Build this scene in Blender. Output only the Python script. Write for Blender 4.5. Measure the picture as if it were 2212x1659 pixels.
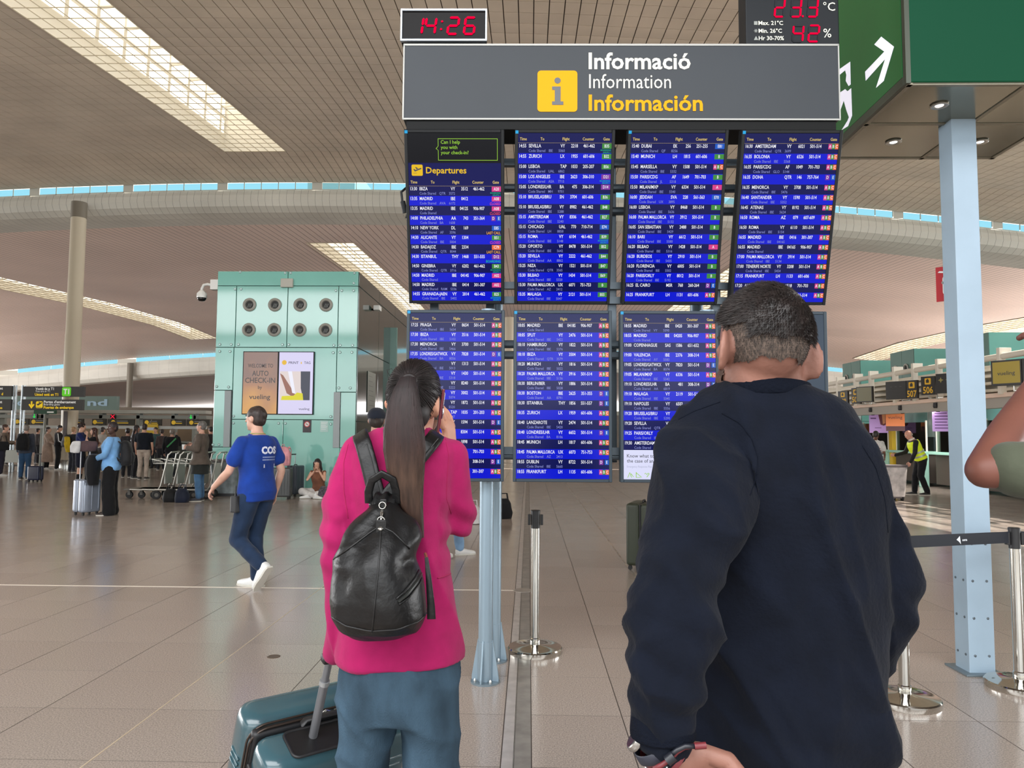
import bpy, bmesh, math, random
import numpy as np
from mathutils import Vector, Matrix, noise as mnoise
random.seed(7)
PI = math.pi
for o in list(bpy.data.objects):
    bpy.data.objects.remove(o)
SC = bpy.context.scene
COL = SC.collection

# ---------------------------------------------------------------- camera
W, H, F = 2212.0, 1659.0, 1600.0
EYE = Vector((0, 0, 1.55))
_ey = Vector(((1142 - W / 2) / F, -(935 - H / 2) / F, -1)).normalized()
_ez = Vector((0.0045, 1, 0))
_ez = (_ez - _ey * _ez.dot(_ey)).normalized()
_ex = _ey.cross(_ez)
CAMROT = Matrix((_ex, _ey, _ez))          # rows: world axes in camera space -> camera-to-world rotation
cam = bpy.data.cameras.new('camera')
cam.sensor_fit = 'HORIZONTAL'; cam.sensor_width = 36.0; cam.lens = 36.0 * F / W
cam.clip_start = 0.05; cam.clip_end = 600
camo = bpy.data.objects.new('camera', cam); COL.objects.link(camo)
camo.matrix_world = Matrix.Translation(EYE) @ CAMROT.to_4x4()
SC.camera = camo

# ---------------------------------------------------------------- daylight
SC.view_settings.view_transform = 'Standard'; SC.view_settings.look = 'None'
SC.view_settings.gamma = 1; SC.view_settings.use_curve_mapping = False
SC.view_settings.exposure = 0.0
wld = bpy.data.worlds.new('sky'); SC.world = wld; wld.use_nodes = True
bg = wld.node_tree.nodes['Background']
bg.inputs[0].default_value = (1.0, 0.97, 0.91, 1); bg.inputs[1].default_value = 1.6
sun = bpy.data.lights.new('sun', 'SUN'); sun.energy = 11.0; sun.angle = 0.01; sun.color = (1.0, 0.93, 0.84)
suno = bpy.data.objects.new('sun', sun); COL.objects.link(suno)
suno.rotation_euler = Vector((-0.62, -0.04, -0.78)).to_track_quat('-Z', 'Y').to_euler()
suno.location = (40, 20, 60)

def area(name, loc, size, energy, color, direction):
    l = bpy.data.lights.new(name, 'AREA'); l.shape = 'RECTANGLE'; l.size, l.size_y = size; l.energy = energy; l.color = color
    o = bpy.data.objects.new(name, l); COL.objects.link(o); o.location = loc
    o.rotation_euler = Vector(direction).to_track_quat('-Z', 'Y').to_euler(); return o
# daylight through the glazed fronts and a roof light; overhead fill added behind
DAY = (0.97, 0.985, 1.0)
area('facade_daylight_behind', (0, -13, 5.1), (44, 5.2), 2500, (0.88, 0.95, 1.0), (0, 1, 0))
area('facade_daylight_left', (-72, 40, 4.2), (62, 6), 24000, DAY, (1, 0, .06))
area('facade_daylight_far', (-20, 150.5, 6.2), (150, 2.6), 5200, DAY, (0, -1, 0))
area('facade_daylight_right', (48, 32, 4.2), (70, 5.6), 21000, DAY, (-1, 0, .06))
area('rooflight_right', (20, 12, 10.4), (5, 22), 3600, DAY, (-.25, 0, -1))
area('overhead_fill_behind', (-2, -6, 8.4), (36, 8), 6200, DAY, (0, .15, -1))  # added overhead fill lamp, no roof opening above it

# ---------------------------------------------------------------- helpers
def ray(px, py):
    return CAMROT @ Vector(((px - W / 2) / F, -(py - H / 2) / F, -1))
def P(px, py, Y):                          # world point seen at a pixel, on the plane y = Y
    d = ray(px, py); return EYE + d * (Y / d.y)
def G(px, py, z=0.0):                      # world point on the level z
    d = ray(px, py); return EYE + d * ((z - EYE.z) / d.z)
def lin(c):
    c = c / 255.0
    return c / 12.92 if c <= 0.04045 else ((c + 0.055) / 1.055) ** 2.4
def rgb(*c):
    return (lin(c[0]), lin(c[1]), lin(c[2]), 1)

MATS = {}
def M(name, c=(128, 128, 128), rough=0.5, metal=0.0, spec=0.5, emit=0.0, noise=None, bump=None, coat=0.0, sheen=0.0, trans=0.0, alpha=1.0, ec=None, stretch=None):
    if name in MATS: return MATS[name]
    m = bpy.data.materials.new(name); m.use_nodes = True
    nt = m.node_tree; b = nt.nodes['Principled BSDF']
    b.inputs['Base Color'].default_value = rgb(*c)
    b.inputs['Roughness'].default_value = rough; b.inputs['Metallic'].default_value = metal
    b.inputs['Specular IOR Level'].default_value = spec
    b.inputs['Coat Weight'].default_value = coat; b.inputs['Coat Roughness'].default_value = 0.08
    b.inputs['Sheen Weight'].default_value = sheen
    b.inputs['Transmission Weight'].default_value = trans; b.inputs['Alpha'].default_value = alpha
    if emit:
        b.inputs['Emission Color'].default_value = rgb(*(ec or c)); b.inputs['Emission Strength'].default_value = emit
    if noise or bump:
        tc = nt.nodes.new('ShaderNodeTexCoord'); mp = nt.nodes.new('ShaderNodeMapping')
        nt.links.new(tc.outputs['Object'], mp.inputs[0])
        if stretch: mp.inputs['Scale'].default_value = stretch
    if noise:
        sc, amt = noise
        n = nt.nodes.new('ShaderNodeTexNoise'); n.inputs['Scale'].default_value = sc; n.inputs['Detail'].default_value = 5
        nt.links.new(mp.outputs[0], n.inputs['Vector'])
        mx = nt.nodes.new('ShaderNodeMix'); mx.data_type = 'RGBA'; mx.inputs[0].default_value = 0
        a = [max(0, x * (1 - amt)) for x in c]; d = [min(255, x * (1 + amt)) for x in c]
        mx.inputs[6].default_value = rgb(*a); mx.inputs[7].default_value = rgb(*d)
        cr = nt.nodes.new('ShaderNodeMapRange'); cr.inputs[1].default_value = 0.3; cr.inputs[2].default_value = 0.7
        nt.links.new(n.outputs[0], cr.inputs[0]); nt.links.new(cr.outputs[0], mx.inputs[0])
        nt.links.new(mx.outputs[2], b.inputs['Base Color'])
    if bump:
        sc, st = bump
        n = nt.nodes.new('ShaderNodeTexNoise'); n.inputs['Scale'].default_value = sc; n.inputs['Detail'].default_value = 4
        nt.links.new(mp.outputs[0], n.inputs['Vector'])
        bp = nt.nodes.new('ShaderNodeBump'); bp.inputs['Strength'].default_value = st; bp.inputs['Distance'].default_value = 0.01
        nt.links.new(n.outputs[0], bp.inputs['Height']); nt.links.new(bp.outputs[0], b.inputs['Normal'])
    MATS[name] = m
    return m
def Mglass(name, tint, mixf=0.12, rough=0.03):
    """thin pane: mostly tinted transparent, some mirror"""
    if name in MATS: return MATS[name]
    m = bpy.data.materials.new(name); m.use_nodes = True; nt = m.node_tree
    for n in list(nt.nodes): nt.nodes.remove(n)
    out = nt.nodes.new('ShaderNodeOutputMaterial'); mx = nt.nodes.new('ShaderNodeMixShader')
    t = nt.nodes.new('ShaderNodeBsdfTransparent'); t.inputs[0].default_value = rgb(*tint)
    g = nt.nodes.new('ShaderNodeBsdfGlossy'); g.inputs['Roughness'].default_value = rough
    fr = nt.nodes.new('ShaderNodeFresnel'); fr.inputs[0].default_value = 1.45
    ad = nt.nodes.new('ShaderNodeMath'); ad.operation = 'ADD'; ad.inputs[1].default_value = mixf; ad.use_clamp = True
    nt.links.new(fr.outputs[0], ad.inputs[0]); nt.links.new(ad.outputs[0], mx.inputs[0])
    nt.links.new(t.outputs[0], mx.inputs[1]); nt.links.new(g.outputs[0], mx.inputs[2]); nt.links.new(mx.outputs[0], out.inputs[0])
    MATS[name] = m; return m

def set_props(o, label=None, cat=None, group=None, kind=None):
    if label: o['label'] = label
    if cat: o['category'] = cat
    if group: o['group'] = group
    if kind: o['kind'] = kind
    return o
def thing(name, label, cat, loc=(0, 0, 0), rz=0.0, group=None, kind=None):
    o = bpy.data.objects.new(name, None); COL.objects.link(o)
    o.empty_display_size = 0.1
    o.location = loc; o.rotation_euler = (0, 0, rz)
    return set_props(o, label, cat, group, kind)
def copy_tree(o, parent=None):
    c = o.copy(); COL.objects.link(c)
    if parent: c.parent = parent
    for ch in o.children: copy_tree(ch, c)
    return c

class MB:
    """collects geometry; build() links it as ONE mesh object"""
    def __init__(s): s.v = []; s.f = []; s.m = []; s.mi = 0
    def add(s, vs, fs):
        b = len(s.v); s.v += [tuple(v) for v in vs]
        s.f += [tuple(i + b for i in f) for f in fs]; s.m += [s.mi] * len(fs); return s
    def quad(s, a, b, c, d): return s.add([a, b, c, d], [(0, 1, 2, 3)])
    def box(s, c, size, rot=None):
        x, y, z = [k / 2 for k in size]
        vs = [Vector((i * x, j * y, k * z)) for k in (-1, 1) for j in (-1, 1) for i in (-1, 1)]
        if rot is not None: vs = [rot @ v for v in vs]
        c = Vector(c)
        return s.add([v + c for v in vs], [(0, 2, 3, 1), (4, 5, 7, 6), (0, 1, 5, 4), (2, 6, 7, 3), (0, 4, 6, 2), (1, 3, 7, 5)])
    def bb(s, x0, x1, y0, y1, z0, z1): return s.box(((x0 + x1) / 2, (y0 + y1) / 2, (z0 + z1) / 2), (x1 - x0, y1 - y0, z1 - z0))
    def rings(s, rs, cap=True, closed=False):
        n = len(rs[0]); vs = [p for r in rs for p in r]; fs = []
        k = len(rs)
        for i in range(k if closed else k - 1):
            a = i * n; b = ((i + 1) % k) * n
            for j in range(n):
                fs.append((a + j, a + (j + 1) % n, b + (j + 1) % n, b + j))
        if cap and not closed:
            fs.append(tuple(range(n - 1, -1, -1))); fs.append(tuple((k - 1) * n + j for j in range(n)))
        return s.add(vs, fs)
    def tube(s, pts, r, n=10, cap=True, closed=False, flat=None, up=None):
        """swept circle (or flat=(w,t) rounded strip) along pts; r number or list"""
        pts = [Vector(p) for p in pts]; k = len(pts)
        rr = r if isinstance(r, (list, tuple)) else [r] * k
        rs = []; prev = None
        for i in range(k):
            if closed: t = pts[(i + 1) % k] - pts[i - 1]
            else: t = pts[min(i + 1, k - 1)] - pts[max(i - 1, 0)]
            t.normalize()
            if prev is None:
                u = Vector(up) if up is not None else (Vector((0, 0, 1)) if abs(t.z) < 0.9 else Vector((0, 1, 0)))
            else: u = prev
            u = (u - t * u.dot(t)); u.normalize(); prev = u
            w = t.cross(u)
            if flat: rs.append([pts[i] + w * (flat[0] * 0.5 * rr[i] * math.copysign(abs(math.cos(a)) ** 0.5, math.cos(a))) + u * (flat[1] * 0.5 * math.copysign(abs(math.sin(a)) ** 0.5, math.sin(a))) for a in [2 * PI * j / n for j in range(n)]])
            else: rs.append([pts[i] + (w * math.cos(a) + u * math.sin(a)) * rr[i] for a in [2 * PI * j / n for j in range(n)]])
        return s.rings(rs, cap, closed)
    def cyl(s, p0, p1, r0, r1=None, n=16): return s.tube([p0, p1], [r0, r0 if r1 is None else r1], n)
    def lathe(s, prof, n=24, c=(0, 0, 0), axis='z'):
        rs = []
        for r, z in prof:
            ring = []
            for j in range(n):
                a = 2 * PI * j / n; p = (r * math.cos(a), r * math.sin(a), z)
                if axis == 'y': p = (p[0], p[2], p[1])
                elif axis == 'x': p = (p[2], p[0], p[1])
                ring.append((p[0] + c[0], p[1] + c[1], p[2] + c[2]))
            rs.append(ring)
        return s.rings(rs)
    def ell(s, c, r, n=14, k=9, rot=None):
        c = Vector(c); rs = []
        for i in range(1, k):
            t = PI * i / k
            ring = [Vector((r[0] * math.sin(t) * math.cos(a), r[1] * math.sin(t) * math.sin(a), -r[2] * math.cos(t))) for a in [2 * PI * j / n for j in range(n)]]
            if rot is not None: ring = [rot @ q for q in ring]
            rs.append([q + c for q in ring])
        return s.rings(rs)
    def cap(s, p0, p1, r0, r1, n=12):
        """tapered capsule with round ends"""
        p0, p1 = Vector(p0), Vector(p1); t = (p1 - p0); L = t.length
        if L < 1e-6: return s.ell(p0, (r0,) * 3)
        t /= L; pts = []; rr = []
        for a in (-80, -50, -25): pts.append(p0 + t * (r0 * math.sin(math.radians(a)))); rr.append(r0 * math.cos(math.radians(a)))
        pts += [p0, p1]; rr += [r0, r1]
        for a in (25, 50, 80): pts.append(p1 + t * (r1 * math.sin(math.radians(a)))); rr.append(r1 * math.cos(math.radians(a)))
        return s.tube(pts, rr, n)
    def chain(s, pts, rr, n=12):
        for i in range(len(pts) - 1): s.cap(pts[i], pts[i + 1], rr[i], rr[i + 1], n)
        return s
    def loft(s, sec, n=24, e=2.3):
        """sec: (center, half width vector, half depth vector)"""
        rs = []
        for c, a, b in sec:
            c, a, b = Vector(c), Vector(a), Vector(b)
            rs.append([c + a * math.copysign(abs(math.cos(t)) ** (2 / e), math.cos(t)) + b * math.copysign(abs(math.sin(t)) ** (2 / e), math.sin(t)) for t in [2 * PI * j / n for j in range(n)]])
        return s.rings(rs)
    def prism(s, poly, y0, y1):
        """polygon in x,z pushed from y0 to y1"""
        n = len(poly)
        vs = [(x, y0, z) for x, z in poly] + [(x, y1, z) for x, z in poly]
        fs = [tuple(range(n)), tuple(range(2 * n - 1, n - 1, -1))] + [(i, i + n, (i + 1) % n + n, (i + 1) % n) for i in range(n)]
        return s.add(vs, fs)
    def mesh(s, name, mats, smooth=False, bevel=0.0, seg=2, clean=True):
        me = bpy.data.meshes.new(name); me.from_pydata(s.v, [], s.f)
        for m in (mats if isinstance(mats, (list, tuple)) else [mats]): me.materials.append(m)
        if s.mi or any(s.m): me.polygons.foreach_set('material_index', s.m)
        if clean or bevel:
            bm = bmesh.new(); bm.from_mesh(me)
            bmesh.ops.recalc_face_normals(bm, faces=bm.faces)
            if bevel:
                es = [e for e in bm.edges if len(e.link_faces) == 2 and e.calc_face_angle(0) > 0.5]
                bmesh.ops.bevel(bm, geom=es, offset=bevel, segments=seg, affect='EDGES', profile=0.6, clamp_overlap=True)
            bm.to_mesh(me); bm.free()
        if smooth:
            me.shade_smooth()
            if smooth != True: me.set_sharp_from_angle(angle=math.radians(smooth))
        return me
    def build(s, name, mats, parent=None, smooth=False, bevel=0.0, seg=2, loc=None, label=None, clean=True, kind=None):
        o = bpy.data.objects.new(name, s.mesh(name, mats, smooth, bevel, seg, clean)); COL.objects.link(o)
        if parent is not None: o.parent = parent
        if loc is not None: o.location = loc
        if label: o['label'] = label
        if kind: o['kind'] = kind
        return o

# fused surfaces: overlapping solids -> one continuous skin (voxel remesh in a scratch scene)
TMP = bpy.data.scenes.new('scratch')
def fuse(mb, name, mat, parent=None, vox=0.012, sm=6, fac=0.5, disp=None, loc=None, label=None, keep=None, extra=None):
    me = mb.mesh('tmp', mat)
    o = bpy.data.objects.new('tmp', me); TMP.collection.objects.link(o)
    r = o.modifiers.new('r', 'REMESH'); r.mode = 'VOXEL'; r.voxel_size = vox; r.adaptivity = 0
    if sm:
        q = o.modifiers.new('s', 'SMOOTH'); q.iterations = sm; q.factor = fac
    with bpy.context.temp_override(scene=TMP, view_layer=TMP.view_layers[0]):
        dg = bpy.context.evaluated_depsgraph_get()
    dg.update()
    ne = bpy.data.meshes.new_from_object(o.evaluated_get(dg), depsgraph=dg)
    bpy.data.objects.remove(o); bpy.data.meshes.remove(me)
    ne.name = name
    if not ne.materials: ne.materials.append(mat if not isinstance(mat, (list, tuple)) else mat[0])
    if disp is not None:
        n = len(ne.vertices); co = np.empty(n * 3); no = np.empty(n * 3)
        ne.vertices.foreach_get('co', co); ne.vertex_normals.foreach_get('vector', no)
        co = co.reshape(-1, 3); no = no.reshape(-1, 3)
        d = disp(co, no)
        co = co + (no * d[:, None] if d.ndim == 1 else d)
        ne.vertices.foreach_set('co', co.ravel())
    if keep is not None:
        bm = bmesh.new(); bm.from_mesh(ne)
        bmesh.ops.delete(bm, geom=[v for v in bm.verts if not keep(v.co)], context='VERTS')
        bm.to_mesh(ne); bm.free()
    if extra is not None:
        bm = bmesh.new(); bm.from_mesh(ne); em = extra.mesh('tmp', mat); bm.from_mesh(em); bm.to_mesh(ne); bm.free(); bpy.data.meshes.remove(em)
    ne.shade_smooth(); ne.update()
    ob = bpy.data.objects.new(name, ne); COL.objects.link(ob)
    if parent is not None: ob.parent = parent
    if loc is not None: ob.location = loc
    if label: ob['label'] = label
    return ob
def vnoise(co, sc, seed=0.0):
    """cheap smooth pseudo noise on numpy points, about -1..1"""
    p = co * sc + seed
    x, y, z = p[:, 0], p[:, 1], p[:, 2]
    return (np.sin(x * 1.0 + 1.7 * np.sin(y * 0.9 + 0.6 * z)) + np.sin(y * 1.3 + 1.3 * np.sin(z * 1.1 + x * 0.7 + 2)) + np.sin(z * 1.2 + 1.5 * np.sin(x * 1.2 - y * 0.5 + 4))) / 3

# flat lettering -> triangles in x,z; cap height given in metres
TXT = {}
def text_geo(s, bold=0.0):
    key = (s, bold)
    if key not in TXT:
        cu = bpy.data.curves.new('t', 'FONT'); cu.body = s; cu.size = 1.0; cu.resolution_u = 2; cu.offset = bold; cu.fill_mode = 'FRONT'
        ob = bpy.data.objects.new('t', cu)
        me = bpy.data.meshes.new_from_object(ob)
        v = [(q.co.x, q.co.y) for q in me.vertices]; f = [tuple(p.vertices) for p in me.polygons]
        bpy.data.objects.remove(ob); bpy.data.curves.remove(cu); bpy.data.meshes.remove(me)
        TXT[key] = (v, f)
    return TXT[key]
_hv = text_geo('H')[0]; CAPH = max(v[1] for v in _hv)
def put_text(mb, s, x, z, caph, y=0.0, bold=0.0, sx=1.0, align='l', width=None, shear=0.0):
    v, f = text_geo(s, bold)
    if not v: return 0
    k = caph / CAPH; x0 = min(q[0] for q in v); x1 = max(q[0] for q in v)
    if width: sx = width / ((x1 - x0) * k)
    w = (x1 - x0) * k * sx
    ox = {'l': 0, 'c': -w / 2, 'r': -w}[align]
    mb.add([(x + ox + (q[0] - x0) * k * sx + shear * q[1] * k, y, z + q[1] * k) for q in v], f)
    return w
def rrect(x0, x1, z0, z1, r, n=5):
    pts = []
    for cx, cz, a0 in ((x1 - r, z1 - r, 0), (x0 + r, z1 - r, 90), (x0 + r, z0 + r, 180), (x1 - r, z0 + r, 270)):
        for i in range(n + 1):
            a = math.radians(a0 + 90 * i / n); pts.append((cx + r * math.cos(a), cz + r * math.sin(a)))
    return pts
def flat(mb, poly, y=0.0):
    mb.add([(x, y, z) for x, z in poly], [tuple(range(len(poly)))])
def rect(mb, x0, x1, z0, z1, y=0.0): flat(mb, [(x0, z0), (x1, z0), (x1, z1), (x0, z1)], y)
# ================================================================ floor
T = 0.643
def tile_material():
    m = bpy.data.materials.new('polished_terrazzo'); m.use_nodes = True; nt = m.node_tree; L = nt.links.new
    b = nt.nodes['Principled BSDF']
    ge = nt.nodes.new('ShaderNodeNewGeometry')
    dv = nt.nodes.new('ShaderNodeVectorMath'); dv.operation = 'DIVIDE'; dv.inputs[1].default_value = (T, T, 1)
    sb = nt.nodes.new('ShaderNodeVectorMath'); sb.operation = 'SUBTRACT'; sb.inputs[1].default_value = (0.518, 3.55, -0.5)
    fl = nt.nodes.new('ShaderNodeVectorMath'); fl.operation = 'FLOOR'
    wn = nt.nodes.new('ShaderNodeTexWhiteNoise')
    L(ge.outputs['Position'], sb.inputs[0]); L(sb.outputs[0], dv.inputs[0]); L(dv.outputs[0], fl.inputs[0]); L(fl.outputs[0], wn.inputs['Vector'])
    n1 = nt.nodes.new('ShaderNodeTexNoise'); n1.inputs['Scale'].default_value = 130; n1.inputs['Detail'].default_value = 3; L(ge.outputs['Position'], n1.inputs['Vector'])
    n2 = nt.nodes.new('ShaderNodeTexNoise'); n2.inputs['Scale'].default_value = 1.6; n2.inputs['Detail'].default_value = 4; L(ge.outputs['Position'], n2.inputs['Vector'])
    m1 = nt.nodes.new('ShaderNodeMix'); m1.data_type = 'RGBA'; m1.inputs[6].default_value = rgb(154, 141, 131); m1.inputs[7].default_value = rgb(163, 150, 140)
    L(wn.outputs[0], m1.inputs[0])
    m2 = nt.nodes.new('ShaderNodeMix'); m2.data_type = 'RGBA'; m2.blend_type = 'OVERLAY'; m2.inputs[0].default_value = 0.75
    r1 = nt.nodes.new('ShaderNodeMapRange'); r1.inputs[1].default_value = 0.3; r1.inputs[2].default_value = 0.7; r1.inputs[3].default_value = 0.28; r1.inputs[4].default_value = 0.72
    L(n1.outputs[0], r1.inputs[0]); L(m1.outputs[2], m2.inputs[6]); L(r1.outputs[0], m2.inputs[7])
    L(m2.outputs[2], b.inputs['Base Color'])
    r2 = nt.nodes.new('ShaderNodeMapRange'); r2.inputs[3].default_value = 0.13; r2.inputs[4].default_value = 0.24
    L(n2.outputs[0], r2.inputs[0]); L(r2.outputs[0], b.inputs['Roughness'])
    b.inputs['Specular IOR Level'].default_value = 0.62
    return m
TILE = tile_material()
GROUT = M('grout', (66, 58, 52), 0.7)
STEEL = M('brushed_steel', (190, 190, 186), 0.28, 0.9, noise=(30, 0.05))
floor = MB().bb(-75, 50, -9, 38, -0.06, -0.0009).build('floor', GROUT)
set_props(floor, 'pale brown polished terrazzo tile floor of the hall', 'floor', kind='structure')
floor_far = MB().bb(-110, 70, 38, 155, -0.06, 0.0).build('floor', TILE)
set_props(floor_far, 'far stretch of the terrazzo floor behind the crowd', 'floor', kind='structure')
GAP = 0.0028
def tile_cells():
    cells = []
    for j in range(-18, 54):
        y0 = 3.55 + T * j
        for i in range(-112, 72):
            x0 = 0.518 + T * i
            yc = y0 + T / 2; xc = x0 + T / 2
            if not (-0.95 * max(yc, 4) - 9 < xc < 0.8 * max(yc, 4) + 8): continue
            cells.append((i, j, x0, y0))
    return cells
_std = MB().bb(GAP, T - GAP, GAP, T - GAP, -0.012, 0).mesh('floor_tile', TILE)
_nar = MB().bb(0.145 + GAP, T - GAP, GAP, T - GAP, -0.012, 0).mesh('floor_tile', TILE)   # cut along the steel channel
_cells = tile_cells()
def _inview(c):
    y = c[3] + T / 2; x = c[2] + T / 2
    return c[3] > 3.0 and -0.72 * y - 0.6 < x < 0.66 * y + 0.6
_near = sorted([c for c in _cells if _inview(c)], key=lambda c: c[3])[:290]
_ns = set((c[0], c[1]) for c in _near)
for i, j, x0, y0 in _near:
    o = bpy.data.objects.new('floor_tile', _nar if i == -1 else _std); COL.objects.link(o); o.location = (x0, y0, 0); o.parent = floor
mb = MB()
for i, j, x0, y0 in _cells:
    if (i, j) in _ns: continue
    x1 = x0 + T - GAP; y1 = y0 + T - GAP; xa = x0 + (0.145 if i == -1 else 0) + GAP; ya = y0 + GAP
    mb.add([(xa, ya, -0.012), (x1, ya, -0.012), (x1, y1, -0.012), (xa, y1, -0.012), (xa, ya, 0), (x1, ya, 0), (x1, y1, 0), (xa, y1, 0)],
           [(4, 5, 6, 7), (0, 1, 5, 4), (1, 2, 6, 5), (2, 3, 7, 6), (3, 0, 4, 7)])
mb.build('floor_tile_field', TILE, floor, clean=False, kind='stuff')
# steel cable channel, joint strips
ch = MB().bb(-0.122, -0.068, -6, 38, -0.01, 0.003)
ch.build('channel_strip', M('channel_light', (196, 190, 186), 0.35, 0.5, noise=(12, 0.06)), floor)
MB().bb(-0.062, 0.018, -6, 38, -0.01, 0.002).build('channel_cover', M('channel_grey', (150, 146, 140), 0.35, 0.5, noise=(9, 0.1)), floor)
MB().bb(-0.0665, -0.0635, -6, 38, -0.01, 0.0045).build('channel_rib', STEEL, floor)
MB().bb(-2.058, -2.050, -6, 38, -0.01, 0.0015).build('brass_joint', M('brass', (214, 196, 172), 0.35, 0.4), floor)
MB().bb(1.150, 1.172, -6, 38, -0.01, 0.0015).build('steel_joint', M('joint_mix', (160, 150, 140), 0.4, 0.4, noise=(5, 0.3)), floor)
MB().bb(-20, -0.13, 7.40, 7.425, -0.01, 0.002).build('white_joint', M('white_strip', (226, 214, 200), 0.4), floor)
MB().lathe([(0, 0.0), (0.092, 0.0), (0.092, 0.003), (0.085, 0.006), (0.08, 0.004), (0, 0.004)], 28, (-0.05, 7.40, 0.003)).build('floor_cap', M('cap_grey', (168, 160, 152), 0.3, 0.5), floor, smooth=30)
MB().lathe([(0, 0.0), (0.045, 0.0), (0.045, 0.002), (0.038, 0.004), (0.03, 0.002), (0, 0.002)], 24, (-1.75, 5.18, 0.0)).build('floor_cap', M('cap_dark', (110, 96, 84), 0.45, 0.5), floor, smooth=30)

# ================================================================ vaulted ceiling
PANEL = M('ceiling_panel', (217, 200, 180), 0.38, noise=(0.5, 0.05), spec=0.4)
PANELP = M('ceiling_panel_pink', (234, 212, 200), 0.45, noise=(0.08, 0.06), spec=0.3)
BACK = M('ceiling_gap', (92, 78, 66), 0.8)
CREAM = M('skylight_cream', (240, 236, 226), 0.6)
_p1 = ([-30, 0, 10, 16.6, 22, 27, 30.2], [8.4, 9.25, 10.28, 10.97, 11.55, 12.05, 11.92])
_p2 = ([33, 38, 58, 70, 80, 86.5], [11.15, 11.42, 12.3, 12.45, 11.95, 11.6])
def z1(x, y): return float(np.interp(y, *_p1)) - 0.002 * (x + 10) ** 2
def z2(x, y): return float(np.interp(y, *_p2)) - 0.0011 * (x + 10) ** 2
def vault(name, zf, xs, ys, holes, dz, mat, parent=None, label=None):
    mb = MB()
    for a, b in zip(xs[:-1], xs[1:]):
        for c, d in zip(ys[:-1], ys[1:]):
            xm, ym = (a + b) / 2, (c + d) / 2
            if any(h[0] < xm < h[1] and h[2] < ym < h[3] for h in holes): continue
            mb.quad((a, c, zf(a, c) + dz), (b, c, zf(b, c) + dz), (b, d, zf(b, d) + dz), (a, d, zf(a, d) + dz))
    o = mb.build(name, mat, parent, clean=False)
    if label: set_props(o, label, 'ceiling', kind='structure')
    return o
HOLE1 = [(-11.48, -9.17, 6.7, 26.98), (14.26, 16.9, 6.7, 20.74)]
xs1 = sorted(set([round(-45 + 1.8 * i, 3) for i in range(47)] + [h for q in HOLE1 for h in q[:2]]))
ys1 = sorted(set([-30, -20, -10, 0, 4, 30.2] + [8 + 2 * i for i in range(12)] + [6.7, 20.74, 26.98, 27.5]))
ceil1 = vault('ceiling', z1, xs1, ys1, HOLE1, 0.05, BACK, label='near vault of beige ceiling panels above the information board')
PW, PL = 0.33, 0.52
def pcorner(x, y, dz=0.0): return Vector((x, y, z1(x, y) + dz))
_cells = []
nrow = int((30.1 - 4) / PL)
for r in range(nrow):
    y0 = 30.1 - PL * (r + 1)
    for i in range(-57, 190):
        x0 = -26 + PW * i; xm, ym = x0 + PW / 2, y0 + PL / 2
        if any(h[0] < xm < h[1] and h[2] < ym < h[3] for h in HOLE1): continue
        if not (-0.95 * ym - 10 < xm < 0.8 * ym + 8): continue
        _cells.append((x0, y0))
_vis = sorted([c for c in _cells if c[1] > 16.0 and -0.72 * c[1] < c[0] < 0.68 * c[1]], key=lambda c: c[1])[:280]
_vs = set(_vis)
g = 0.011
_pm = MB().bb(-PW / 2 + g, PW / 2 - g, -PL / 2 + 0.008, PL / 2 - 0.008, 0, 0.025).mesh('ceiling_panel', PANEL)
for x0, y0 in _vis:
    c = pcorner(x0 + PW / 2, y0 + PL / 2)
    tx = (pcorner(x0 + PW, y0 + PL / 2) - pcorner(x0, y0 + PL / 2)).normalized(); ty = (pcorner(x0 + PW / 2, y0 + PL) - pcorner(x0 + PW / 2, y0)).normalized()
    n = tx.cross(ty).normalized(); ty = n.cross(tx)
    o = bpy.data.objects.new('ceiling_panel', _pm); COL.objects.link(o); o.parent = ceil1
    o.matrix_local = Matrix.Translation(c) @ Matrix((tx, ty, n)).transposed().to_4x4()
mb = MB()
for c in _cells:
    if c in _vs: continue
    x0, x1, y0, y1 = c[0] + g, c[0] + PW - g, c[1] + 0.008, c[1] + PL - 0.008
    k = [pcorner(x0, y0), pcorner(x1, y0), pcorner(x1, y1), pcorner(x0, y1)]
    u = [q + Vector((0, 0, 0.025)) for q in k]
    mb.add(k + u, [(3, 2, 1, 0), (0, 1, 5, 4), (1, 2, 6, 5), (2, 3, 7, 6), (3, 0, 4, 7)])
mb.build('ceiling_panel_field', PANEL, ceil1, clean=False, kind='stuff')

HOLE2 = [(-36.2, -33.4, 44, 78), (-11.7, -9.2, 38, 78), (11.5, 14.5, 40, 78), (34.8, 37.6, 44, 80)]
xs2 = sorted(set([-66 + 3 * i for i in range(40)] + [h for q in HOLE2 for h in q[:2]]))
ys2 = sorted(set([33, 35.5, 38, 40, 44, 48, 53, 58, 62, 66, 70, 74, 78, 80, 83, 86.5]))
ceil2 = vault('ceiling', z2, xs2, ys2, HOLE2, 0.05, M('ceiling_gap_far', (110, 92, 82), 0.8), label='second vault of pinkish ceiling beyond the first roof beam')
mb = MB()
for i in range(int(112 / PW)):
    a = -64 + PW * i; b = a + PW - 0.022; xm = (a + b) / 2
    for c, d in zip(ys2[:-1], ys2[1:]):
        ym = (c + d) / 2
        if any(h[0] < xm < h[1] and h[2] < ym < h[3] for h in HOLE2): continue
        mb.quad((a, d, z2(a, d)), (b, d, z2(b, d)), (b, c, z2(b, c)), (a, c, z2(a, c)))
mb.build('ceiling_strip_field', PANELP, ceil2, clean=False, kind='stuff')
def z3(x, y): return float(np.interp(y, [88, 150], [9.4, 8.0])) - 0.0004 * (x + 10) ** 2
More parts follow.
